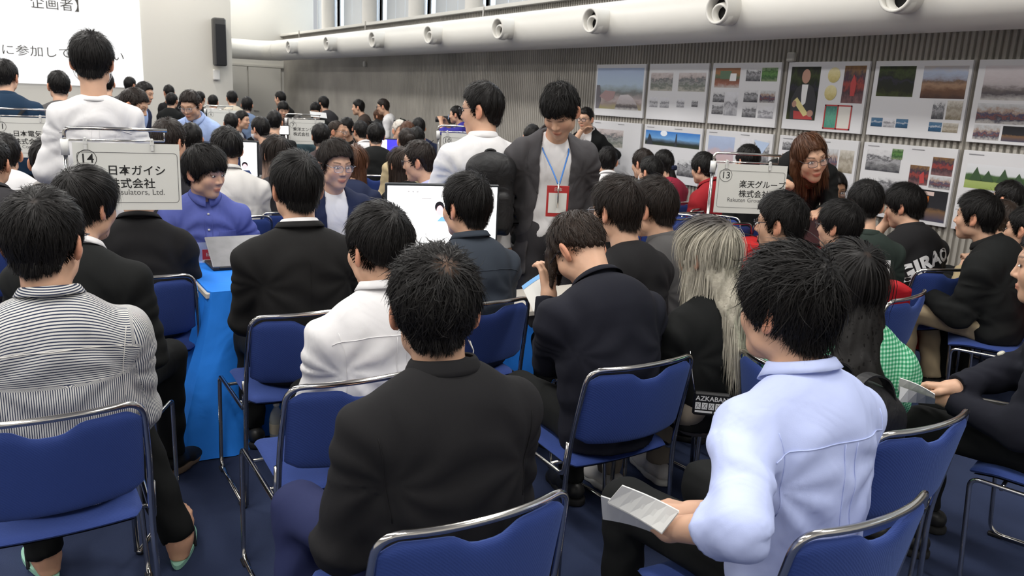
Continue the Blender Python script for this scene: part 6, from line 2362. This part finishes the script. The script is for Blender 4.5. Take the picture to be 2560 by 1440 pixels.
# far screens
c = at(978, 349, 8.7)
t, s, z0 = monitor((c[0], c[1], c[2]), R_(-24), .44, .22, .72, 'far display half white half deep blue among the seated rows', scr=SCR_B)
MB().box((-.13, -.0142, z0 - .11), (.17, .001, .215)).build('screen_half', SCR_W, s)
c = at(703, 315, 9.2)
t, s, z0 = monitor((c[0], c[1], c[2]), R_(-14), .16, .09, .80, 'small far bright display above the bleached hair', name='tablet_display')
c = at(796, 287, 12.4)
q_, A, n = quad_sheet('bright_sheet', [c + np.array([-.12, 0, -.03]), c + np.array([.14, 0, -.05]), c + np.array([.14, .05, .03]), c + np.array([-.12, .05, .05])], .004, white_m)
tops(q_, 'white sheet held up by the far bowing jacket wearer', 'paper')
# maroon laptops on the red table
for px, py, lab in ((2020, 604, 'dark maroon laptop lid between the two profile listeners'), (2212, 577, 'dark maroon laptop beyond the green T-shirt')):
    p = at_z(px, py, .72)
    p[0] = min(max(p[0], 4.5), 4.75)
    p[1] = min(max(p[1], 2.95), 3.9)
    laptop('laptop', (p[0], p[1], .708), R_(-70), 80, LIDM, SCR_D, lab)
p = at_z(1868, 602, .715)
o = MB().lathe([(.0005, .028), (.02, .026), (.03, .014), (.032, .002), (.0005, .0)], (4.52, 3.85, .708), (0, 0, 1), 18).build('mouse', PLASTIC, None, True)
tops(o, 'black computer mouse on the red tablecloth', 'mouse')
cp = [(4.52, 3.88, .735), (4.45, 3.95, .76), (4.34, 3.96, .74), (4.31, 3.90, .66), (4.30, 3.86, .55), (4.32, 3.80, .50)]
o = MB().tube(fillet(cp, .05, 5), .0035, 6).build('cable', mat('cable_black', (.02, .02, .02), .5), None, True)
tops(o, 'thin dark cable looping over the corner of the red cloth', 'cable')

# ---- papers
PAPER = mat('paper_white', (.74, .74, .71), .7)
PAPERG = mat('paper_grey', (.58, .59, .60), .6)
a = at_z(1285, 655, .708)
t = empty('paper_stack', (2.30, 3.93, .708), R_(4), 'stack of white handouts on the end of the blue table', 'papers')
for k_ in range(3):
    MB().box((.004 * k_, -.003 * k_, .005 + .010 * k_), (.21, .30, .009)).build('booklet', PAPER, t)
p = at_z(650, 712, .708)
o = MB().box((.98, 3.86, .7115), (.16, .21, .003)).build('handout', PAPER)
tops(o, 'white handout lying flat beside the grey laptop', 'paper')

# booklet of the light-blue shirt
W4 = lambda x, y, z: at_z(x, y, z)
t = empty('open_booklet', (0, 0, 0), 0, 'open white booklet held over the knees of the light-blue shirt', 'booklet')
P1 = [W4(1556, 1212, .80), W4(1698, 1276, .765), W4(1655, 1330, .715), W4(1520, 1254, .742)]
pg, A, n = quad_sheet('page', P1, .003, PAPER, t, 6, .004)
quad_sheet('page', [p + np.array([.004, .003, -.006]) for p in P1], .003, PAPER, t, 6, .004)
cv, A2, n2 = quad_sheet('cover', [W4(1503, 1238, .752), W4(1650, 1306, .722), W4(1650, 1336, .668), W4(1508, 1296, .672)], .003, PAPERG, t, 8, .006)
up = -n if n[2] < 0 else n
PT = lambda u, v: (P1[0] * (1 - u) * (1 - v) + P1[1] * u * (1 - v) + P1[2] * u * v + P1[3] * (1 - u) * v) + up * (.0045 + .004 * math.sin(u * math.pi))
mb = MB()
for v in (.42, .62, .84):
    mb.tube([PT(.10, v), PT(.4, v), PT(.72, v)], .0005, 4)
for i in range(9):
    mb.tube([PT(.10 + .077 * i, .42), PT(.10 + .077 * i, .84)], .0004, 4)
mb.build('table_rule', INKG, pg)
mb = MB()
mb.tube([PT(.075, .40), PT(.075, .86)], .003, 4)
for i in range(8):
    for v in (.52, .73):
        mb.tube([PT(.125 + .077 * i, v - .05), PT(.125 + .077 * i, v + .05)], .0009, 4)
mb.build('table_print', INKG, pg)

# booklet of the badge wearer
t = empty('open_booklet', (0, 0, 0), 0, 'folded white leaflet in the hands of the badge-wearing blazer', 'booklet')
for k_, zz in enumerate((.0, -.02)):
    quad_sheet('page', [W4(2250, 944 + 22 * k_, .79 + zz), W4(2338, 985 + 12 * k_, .76 + zz), W4(2336, 1004 + 6 * k_, .71 + zz), W4(2246, 975 + 30 * k_, .74 + zz)], .003, PAPER if k_ == 0 else PAPERG, t, 5, .008)
# flyer beyond the blazer
fl = [at(1304, 716, 3.2), at(1376, 672, 3.25), at(1386, 738, 3.2), at(1334, 780, 3.15)]
t = empty('flyer', (0, 0, 0), 0, 'curled white flyer with a sky-blue border held beyond the navy blazer', 'flyer')
pg, A, n = quad_sheet('page', fl, .002, PAPER, t, 8, -.012)
f2 = [fl[0] - n * -.001, fl[1] + n * .001, fl[1] * .84 + fl[2] * .16 + n * .001, fl[0] * .86 + fl[3] * .14 + n * .001]
quad_sheet('blue_border', [p + n * .0012 for p in f2], .001, mat('print_skyblue', (.22, .48, .86), .6), t, 8, -.012)
# sheet on the lap of the black T-shirt
q_, A, n = quad_sheet('folded_sheet', [W4(868, 1330, .66), W4(925, 1318, .66), W4(925, 1360, .60), W4(880, 1352, .60)], .004, PAPERG)
tops(q_, 'pale folded sheet on the lap under the black T-shirt elbow', 'paper')

# ---- things worn: lanyards, prints, seams
LAN = mat('lanyard_blue', (.03, .14, .42), .6)
I = M4
nbp = I['nb']
bc = local(I, at(1393, 503, 3.86))
lan = MB()
for sg, (px, py) in ((-1, (1368, 352)), (1, (1432, 356))):
    s0 = nbp + np.array([sg * .062, -.03, -.015])
    s1 = nbp + np.array([sg * .072, .075, -.06])
    lan.tube(fillet([s0, s1, s1 * .4 + bc * .6 + np.array([0, .02, .05]), bc + np.array([sg * .004, .012, .085])], .05, 5), .0042, 6)
lo = lan.build('lanyard', LAN, I['body'], True)
MB().tube([bc + (0, .012, .09), bc + (0, .016, .05), bc + (0, .018, -.03)], .004, 6).build('strap_clip', CHROME, lo, True)
MB().box(bc + (0, .004, 0), (.108, .004, .150), bev=.001).build('badge_holder', mat('badge_red', (.42, .03, .03), .5), lo)
MB().box(bc + (0, .0068, -.008), (.088, .002, .096)).build('badge_card', SIGN, lo)
me = text_mesh('日本', .02, 'lettering', 'CENTER')
o = link('lettering', me, SIGN, lo, tuple(bc + (0.0, .0085, .050)))
o.rotation_euler = (R_(90), 0, R_(180))
for I in (M16, M17):
    nbp = I['nb']
    mb = MB()
    for sg in (-1, 1):
        pts = [(sg * .055, nbp[2] - .05), (sg * .05, nbp[2] - .12), (sg * .03, nbp[2] - .24), (0, nbp[2] - .34)]
        mb.tube(drape(I, pts, -1, .004), .0035, 5)
    mb.build('lanyard', mat('lanyard_navy', (.03, .05, .16), .6), I['body'], True)
# periwinkle shirt: placket, buttons, pocket
I = M6
nz = I['nb'][2]
bx = I['J']['chest'][0]
line_on(I, 'placket_edge', C_['periwinkle'], [(bx + .018, nz - .07 - .03 * i) for i in range(14)], -1, .0022)
line_on(I, 'placket_edge', C_['periwinkle'], [(bx - .018, nz - .07 - .03 * i) for i in range(14)], -1, .0022)
for i in range(4):
    p = drape(I, [(bx, nz - .065 - .088 * i)], -1, .003)[0]
    MB().lathe([(.0005, .003), (.0065, .003), (.0065, 0)], p, (0, 1, 0), 14).build('button', mat('button_pearl', (.62, .60, .58), .35), I['gar'], True)
patch(I, 'chest_pocket', C_['periwinkle'], lambda u, v: (bx - .055 - .095 * u, nz - .165 - .11 * v), -1, .003, 8, 8)
# yoke seams and pleats on the backs
for I, m in ((F4, C_['white']), (F6, C_['lightblue']), (M11, C_['white']), (F8, C_['slate']), (F1, C_['offwhite'])):
    nz = I['nb'][2] + I.get('rim', 0) + .065
    w_ = I['w']
    x0_ = I['J']['chest'][0]
    line_on(I, 'yoke_seam', m, [(x0_ + x * w_, nz - .175 - .035 * (abs(x) / .2) ** 2.5) for x in np.linspace(-.185, .185, 26)], 1, .0016)
    if I is not F1:
        for sx_ in ((-.018, .018) if I is not F8 else ()):
            line_on(I, 'box_pleat', m, [(x0_ + sx_, nz - .180 - .022 * i) for i in range(14)], 1, .0016)
    for sg in (-1, 1):
        if I in (F4, F6, F1):
            sh_ = I['sh'][sg]
            line_on(I, 'armhole_seam', m, [(sh_[0] - sg * (.006 + .018 * math.sin(t * 2.2)), sh_[2] + .045 - .20 * t) for t in np.linspace(0, 1, 16)], 1, .0014)
I = F5
nz = I['nb'][2]
for sg in (-1, 1):
    sh_ = I['sh'][sg]
    line_on(I, 'armhole_seam', C_['black'], [(sh_[0] + sg * (.012 - .03 * t), sh_[2] + .03 - .20 * t) for t in np.linspace(0, 1, 16)], 1, .0013)
I = F3
nz = I['nb'][2]
line_on(I, 'back_seam', C_['suit'], [(I['J']['chest'][0], nz - .08 - .025 * i) for i in range(16)], 1, .0012)
# earphone wire of the black T-shirt
I = F5
e = I['hp'] + I['Rh'] @ np.array([.078, -.02, -.075]) * I['hs']
MB().tube([e, e + (.004, -.012, -.02), e + (-.002, -.02, -.045)], .0013, 5).tube([e + (-.006, -.004, .004), e + (.004, -.012, -.02)], .0013, 5).build('earphone_wire', PAPER, I['body'], True)
# back lettering
I = M45
me = text_mesh('GIRAO', .115, 'back_lettering', 'CENTER', 0, 0, .006, 1.08)
print_on(I, 'back_lettering', me, white_m, (I['J']['chest'][0] + .02, I['nb'][2] - .165), 1, .004, .38, None, 1.2)
I = M44
cx_ = I['J']['chest'][0] + .04
patch(I, 'back_patch', white_m, lambda u, v: (cx_ - .075 + .15 * u, I['nb'][2] - .115 - .19 * v), 1, .004, 10, 12)
for k_, ln in enumerate(('THE', 'NORTH', 'FACE')):
    me = text_mesh(ln, .034, 'patch_lettering', 'LEFT', 0, .25, .0012)
    print_on(I, 'patch_lettering', me, INK, (cx_ - .05, I['nb'][2] - .205 - .026 * k_), 1, .0065, .12)
patch(I, 'patch_emblem', INK, lambda u, v: (cx_ + .035 + .03 * u, I['nb'][2] - .185 - .09 * v), 1, .0068, 4, 6)
I = M23
patch(I, 'back_square', mat('print_yellow', (.62, .60, .10), .7), lambda u, v: (-.06 + .17 * u, I['nb'][2] - .20 - .18 * v), 1, .006, 6, 6)
I = M20
for k_ in range(4):
    patch(I, 'back_print', white_m, lambda u, v, k_=k_: (-.11 + .055 * k_ + .035 * u + .02 * v, I['nb'][2] - .20 - .015 * k_ - (.08 + .03 * (k_ % 2)) * v), 1, .006, 3, 4)
# badge on the blazer at the edge
I = F11
b = local(I, at(2503, 884, 2.55))
p = drape(I, [(b[0], b[2])], -1, .004)[0]
wp = at(2503, 884, 2.52)
lp = local(I, wp)
hit = bvh_of(I).ray_cast(Vector(local(I, EYE)), (Vector(local(I, at(2503, 884, 3))) - Vector(local(I, EYE))).normalized())
if hit[0] is not None:
    p, nn_ = np.array(hit[0]), np.array(hit[1])
    if nn_ @ (local(I, EYE) - p) < 0:
        nn_ = -nn_
    bd = MB().lathe([(.0005, .006), (.011, .006), (.0135, .003), (.0135, -.004)], p, nn_, 22).build('round_badge', mat('badge_cream', (.62, .60, .50), .4), I['gar'], True)
# necklace of the grey T-shirt
I = M3
e1, d3_ = np.array([1.0, 0, 0]), I['d3']
e2 = np.cross(d3_, e1)
MB().tube([I['nb'] - d3_ * (.02 + .03 * (1 + math.cos(t)) / 2) + e1 * math.sin(t) * .066 + e2 * math.cos(t) * .070 for t in np.linspace(0, 2 * math.pi, 30)], .0016, 5, False).build('necklace', CHROME, I['body'], True)
# hair bow of the ponytail
I = M38c
c = I['hp'] + I['Rh'] @ np.array([.02, -.13, -.05])
MB().box(c, (.07, .03, .045), bev=.012).build('hair_bow', C_['navy'], I['hair'])

# ---- flip-flops of the striped shirt
MINT = mat('flipflop_mint', (.32, .62, .48), .6)
for sg in (-1, 1):
    I = F1
    a = I['an'][sg]
    f = np.array(I['S']['bare_feet'][sg], float)
    f[2] = 0
    f /= np.linalg.norm(f)
    lat = np.cross(f, (0, 0, 1.0))
    g = np.array([a[0], a[1], 0])
    out = []
    for t in np.linspace(0, 2 * math.pi, 28):
        l = math.cos(t)
        wd = .042 + .010 * l
        out.append(g + f * (.065 + .145 * l) + lat * wd * math.sin(t))
    out = np.array(out)
    W_ = [np.array([*(I['root'] + I['R2'] @ p[:2]), 0]) for p in out]
    cen = np.mean(W_, 0)
    P = np.array(W_) - cen
    t_ = empty('flip_flop', tuple(cen), 0, 'mint green flip-flop on the %s bare foot of the striped-shirt person' % ('right' if sg > 0 else 'left'), 'flip-flop', 'mint flip-flops')
    mb = MB()
    n = len(P)
    lo_, hi_ = P + (0, 0, .002), P + (0, 0, .017)
    mb.grid(np.stack([np.concatenate([lo_, lo_[:1]]), np.concatenate([hi_, hi_[:1]])]))
    mb.add(np.concatenate([hi_, [[0, 0, .017]]]), None, [(i, (i + 1) % n, n) for i in range(n)])
    mb.build('sole', MINT, t_)
    wf = np.array([*(I['R2'] @ f[:2]), 0])
    wl = np.array([*(I['R2'] @ lat[:2]), 0])
    tp = wf * .095 + np.array([0, 0, .028])
    for s2 in (-1, 1):
        MB().tube(fillet([tp + wl * .006 * s2, tp + wl * .032 * s2 - wf * .05 + (0, 0, .034), wl * .044 * s2 - wf * .02 + (0, 0, .012)], .03, 6), .006, 6).build('strap', PLASTIC, t_, True)

# ---- shoe laces of the sweater wearer and cuffs
I = F2
for sg in (-1, 1):
    wrl = I['wr'][sg]
    u = wrl - I['el'][sg]
    u /= np.linalg.norm(u)
    MB().lathe([(.036, -.03), (.037, .004), (.033, .006), (.030, -.02)], wrl - u * .006, u, 18).build('shirt_cuff', C_['white'], I['body'], True)


# ---- backpack
def band(path, wdir, w, th, name, m, parent):
    P = np.asarray(path, float)
    T = np.gradient(P, axis=0)
    T /= np.linalg.norm(T, axis=1)[:, None]
    wd = np.asarray(wdir, float)
    W = wd - T * (T @ wd)[:, None]
    W /= np.linalg.norm(W, axis=1)[:, None]
    Nn = np.cross(T, W)
    A = [P + W * w / 2 + Nn * th / 2, P - W * w / 2 + Nn * th / 2, P - W * w / 2 - Nn * th / 2, P + W * w / 2 - Nn * th / 2, P + W * w / 2 + Nn * th / 2]
    return MB().grid(np.stack(A, 1), True).build(name, m, parent)


BAGM = mat('bag_nylon', (.011, .011, .012), .55, .4, bump=((14, .5, .02), (300, .15, .002)))


def backpack(I, m, label, w=.26, h=.41, d=.12, drop=.075, lod=0):
    t = empty('backpack', (I['root'][0], I['root'][1], 0), I['rz'], label, 'backpack')
    nb = I['nb']
    yb = -.118 - d / 2 + nb[1] * .3
    c = np.array([I['J']['chest'][0], yb, nb[2] - drop - h / 2])
    V = Vol(c - (w, d + .06, h * .75), c + (w, d + .06, h * .75), .011 if lod == 0 else .018)
    V.rbox(c, (w / 2, d / 2, h / 2), .06, 0)
    V.ell(c + (0, -.01, h * .38), (w * .42, d * .5, h * .2), .06)
    V.field(fold_fn(77, .006, c + (0, 0, h / 2), c - (0, 0, h / 2)), .05)
    v, q = V.nets()
    link('main_compartment', new_mesh('main_compartment', v, q), m, t)
    V = Vol(c - (w, d + .1, h * .6), c + (w, d, h * .3), .011 if lod == 0 else .02)
    V.rbox(c + (0, -d * .42, -h * .17), (w * .40, d * .3, h * .27), .04, 0)
    v, q = V.nets()
    link('front_pocket', new_mesh('front_pocket', v, q), m, t)
    for sg in (-1, 1):
        pth = fillet([c + (sg * .06, d * .4, h * .44), (sg * .085, nb[1] - .07, nb[2] - .055), (sg * .105, nb[1] + .03, nb[2] - .045), (sg * .13, nb[1] + .135, nb[2] - .16), (sg * .15, nb[1] + .12, nb[2] - .34), (sg * .155, c[1] + d * .4, c[2] - h * .36)], .06, 5)
        band(pth, (1, 0, 0), .055, .012, 'shoulder_strap', m, t)
    MB().tube(fillet([c + (-.03, .03, h * .47), c + (-.03, .02, h * .60), c + (.03, .02, h * .60), c + (.03, .03, h * .47)], .03, 5), .008, 6).build('haul_loop', m, t, True)
    MB().tube([c + (x, -d * .5 - .004 + .02 * abs(x) / w, h * .30 - x * x * 3) for x in np.linspace(-w * .42, w * .42, 12)], .003, 5).build('zip', PLASTIC, t, True)
    MB().lathe([(.0005, .002), (.010, .002), (.010, -.002)], c + (-.02, -d * .74, -.19 * h), (0, -1, 0), 12).build('silver_tag', CHROME, t)
    return t


backpack(M5, BAGM, 'black nylon backpack on the white T-shirt of the standing person')
backpack(M29, BAGM, 'dark backpack on the far brown T-shirt', .28, .42, .14, lod=1)
backpack(M29b, mat('bag_green', (.012, .018, .014), .6), 'dark green backpack behind the far white T-shirt profile', .26, .40, .14, lod=1)
I = M12
t = empty('shoulder_bag', (I['root'][0], I['root'][1], 0), I['rz'], 'dark cross-body bag strap on the navy sweatshirt', 'bag')
P = drape(I, [(.12 - .030 * i, I['nb'][2] - .07 - .036 * i) for i in range(12)], 1, .006)
band(P, (.75, 0, .65), .06, .008, 'strap', BAGM, t)
MB().box((-.24, -.16, I['nb'][2] - .62), (.10, .20, .26), bev=.03).build('bag_body', BAGM, t)

# ---- duffel bag on the free chair
bx_, by_ = 2.14, 1.43
make_chair((bx_, by_, 0), 0, 'blue stacking chair carrying the black duffel bag', 'blue stacking chairs without a sitter')
t = empty('duffel_bag', (bx_, by_ + .02, .45), 0, 'crumpled black duffel bag with handles on the free chair', 'bag')
V = Vol((-.28, -.24, -.02), (.30, .26, .46), .009)
V.rbox((0, -.02, .16), (.20, .13, .165), .07, 0)
V.ell((-.04, -.06, .30), (.18, .10, .10), .06)
V.field(fold_fn(31, .010, np.array([0, 0, .42]), np.array([0, 0, -.1])), .06)
V.plane((0, 0, .0), (0, 0, -1))
v, q = V.nets()
link('bag_body', new_mesh('bag_body', v, q), BAGM, t)
for yy in (-.10, .04):
    pth = fillet([(-.13, yy - .03, .18), (-.10, yy, .36), (-.02, yy + .01, .43), (.09, yy, .40), (.13, yy - .03, .2)], .07, 6)
    band(pth, (0, 1, 0), .035, .006, 'handle', BAGM, t)
MB().tube([(-.17, -.03, .28), (0, -.03, .385), (.16, -.03, .30)], .004, 6).build('zip', PLASTIC, t, True)
MB().lathe([(.0005, .002), (.008, .002), (.008, -.002)], (-.10, -.15, .27), (0, -1, .3), 10).build('zip_pull', CHROME, t)

# ---- pouch of the ash-blonde person
pc = at(1778, 1010, 2.80)
t = empty('pouch', tuple(pc), R_(-40), 'black printed pouch on a silver chain beside the taupe trousers', 'pouch')
MB().box((0, 0, 0), (.125, .022, .085), bev=.006).build('pouch_body', mat('pouch_black', (.010, .010, .011), .5), t)
me = text_mesh('AZKABAN', .024, 'lettering', 'CENTER', 0, 0, .0003)
o = link('lettering', me, white_m, t, (0, -.0125, .014))
o.rotation_euler = (R_(90), 0, 0)
for k_ in range(5):
    x = -.046 + .023 * k_
    b_ = MB().box((x, -.0118, -.006), (.019, .001, .024)).build('print_panel', white_m, t)
    MB().tube([(x - .006, -.0127, -.014), (x, -.0127, -.004), (x + .006, -.0127, -.014)], .0009, 4).tube([(x - .005, -.0127, .003), (x, -.0127, -.003), (x + .005, -.0127, .003)], .0009, 4).build('print_mark', INK, t)
MB().box((-.025, -.0118, -.027), (.06, .001, .007)).box((.033, -.0118, -.027), (.045, .001, .007)).build('print_bar', white_m, t)
MB().tube(fillet([(-.06, 0, .04), (-.075, .01, .10), (-.085, .05, .17)], .05, 6), .0022, 5).build('chain', CHROME, t, True)

# ---- drink bottle under the suit's chair
p = at_z(692, 1075, .06)
t = empty('drink_bottle', (p[0], p[1], 0), 0, 'clear plastic drink bottle standing under the black suit', 'bottle')
MB().lathe([(.0005, .0), (.03, .002), (.033, .02), (.033, .12), (.026, .15), (.012, .175), (.012, .185)], (0, 0, 0), (0, 0, 1), 20).build('bottle_body', mat('bottle_clear', (.75, .78, .75), .1, .5, alpha=.35), t, True)
MB().lathe([(.0145, .183), (.0145, .203), (.0005, .204)], (0, 0, 0), (0, 0, 1), 16).build('cap', SLEEVE, t, True)
MB().lathe([(.0335, .05), (.0335, .10)], (0, 0, 0), (0, 0, 1), 20).build('wrap_label', mat('label_cream', (.5, .45, .35), .6), t, True)

# ---- free chairs
for px, py, z, rz, lab in ((1708, 470, .79, 150, 'free blue chair nearest the ribbed wall, right of the ponytail'), (1712, 520, .79, 30, 'free blue chair between the teal T-shirt and red polo'),
                           (1655, 548, .79, 0, 'free blue chair with a broad back beyond the grey T-shirt'), (1820, 556, .79, -20, 'free blue chair behind the red polo, by the sign pole'),
                           (1735, 562, .79, 150, 'free blue chair facing us above the ash-blonde hair'), (1835, 565, .79, 140, 'free blue chair facing us beside the number 13 pole'),
                           (1063, 378, .79, 60, 'free blue chair by the ribbed wall beyond the monitor'), (1150, 440, .79, 40, 'free blue chair beyond the number 10 sign')):
    q = at_z(px, py, z)
    make_chair((min(q[0], 5.75), q[1] + .2, 0), R_(rz), lab, 'blue stacking chairs without a sitter')

# ---- red chair covers
COVER = cloth('cover_red', (.42, .014, .02), .6, ((9, .5, .03), (300, .1, .002)))


def cover(ch, label):
    def fn(u, v):
        x = u * .252
        z = .50 + (.315 - .04 * max(abs(u) - .7, 0) ** 1.5 / .16) * (v + 1) / 2
        y = -.195 - (z - .43) * .20 - .050 * (1 - u * u) + .004 + .004 * math.sin(u * 9 + v * 4)
        n = np.array([-.42 * u, 1, .22])
        return np.array([x, y, z]), n / np.linalg.norm(n)
    o = pillow(fn, .072, 25, 17, 10).build('chair_cover', COVER, None, True)
    o.parent = ch
    me = text_mesh('Rakuten', .095, 'lettering', 'CENTER', 0, 0, .002)
    n = len(me.vertices)
    co = np.zeros(n * 3, np.float32)
    me.vertices.foreach_get('co', co)
    co = co.reshape(-1, 3)
    out = []
    for x, y, _ in co:
        u = x / .252
        z = .63 + y
        p, nn = fn(u, 0)
        yy = -.195 - (z - .43) * .20 - .050 * (1 - u * u) + .004
        out.append((x, yy - .044, z))
    me.vertices.foreach_set('co', np.array(out, np.float32).ravel())
    me.update()
    link('lettering', me, white_m, o)
    U = [(-.13, .60), (.02, .60), (-.02, .585), (-.09, .585)]
    V = np.array([(x, -.195 - (z - .43) * .20 - .050 * (1 - (x / .252) ** 2) - .041, z) for x, z in U])
    MB().add(V, [(0, 1, 2, 3)]).build('lettering_swash', white_m, o)
    o['label'] = label
    return o


def chair_of(I):
    best, bd = None, 9
    for c in CHAIRS:
        d = math.hypot(c.location.x - I['root'][0], c.location.y - I['root'][1])
        if d < bd:
            best, bd = c, d
    return best


for I, rot_, lab in ((M44, -20, 'red cloth cover with white lettering'), (M46, 18, 'red cloth cover with white lettering')):
    ch = chair_of(I)
    ch.rotation_euler.z += R_(rot_)
    cover(ch, lab)
    ch['label'] = 'blue stacking chair under a red lettered cloth cover, ' + ('behind the dark green T-shirt' if I is M44 else 'behind the khaki trousers')

# ---- video camera on its tripod
p = at(1122, 300, 12.2)
t = empty('video_camera', (p[0], p[1], 0), R_(60), 'far black video camera on a tripod by the royal blue shirt', 'camera')
z = p[2]
MB().box((0, 0, z), (.09, .22, .11), bev=.015).build('camera_body', PLASTIC, t)
MB().lathe([(.0005, 0), (.035, 0), (.042, .10), (.03, .105)], (0, .10, z), (0, 1, 0), 16).build('camera_lens', PLASTIC, t, True)
MB().box((-.09, .0, z + .05), (.10, .01, .07), bev=.003).build('flip_screen', SCR_D, t)
for k_ in range(3):
    a = k_ * 2.094
    MB().tube([(0, 0, z - .06), (.35 * math.cos(a), .35 * math.sin(a), .0)], .014, 6).build('tripod_leg', PLASTIC, t)
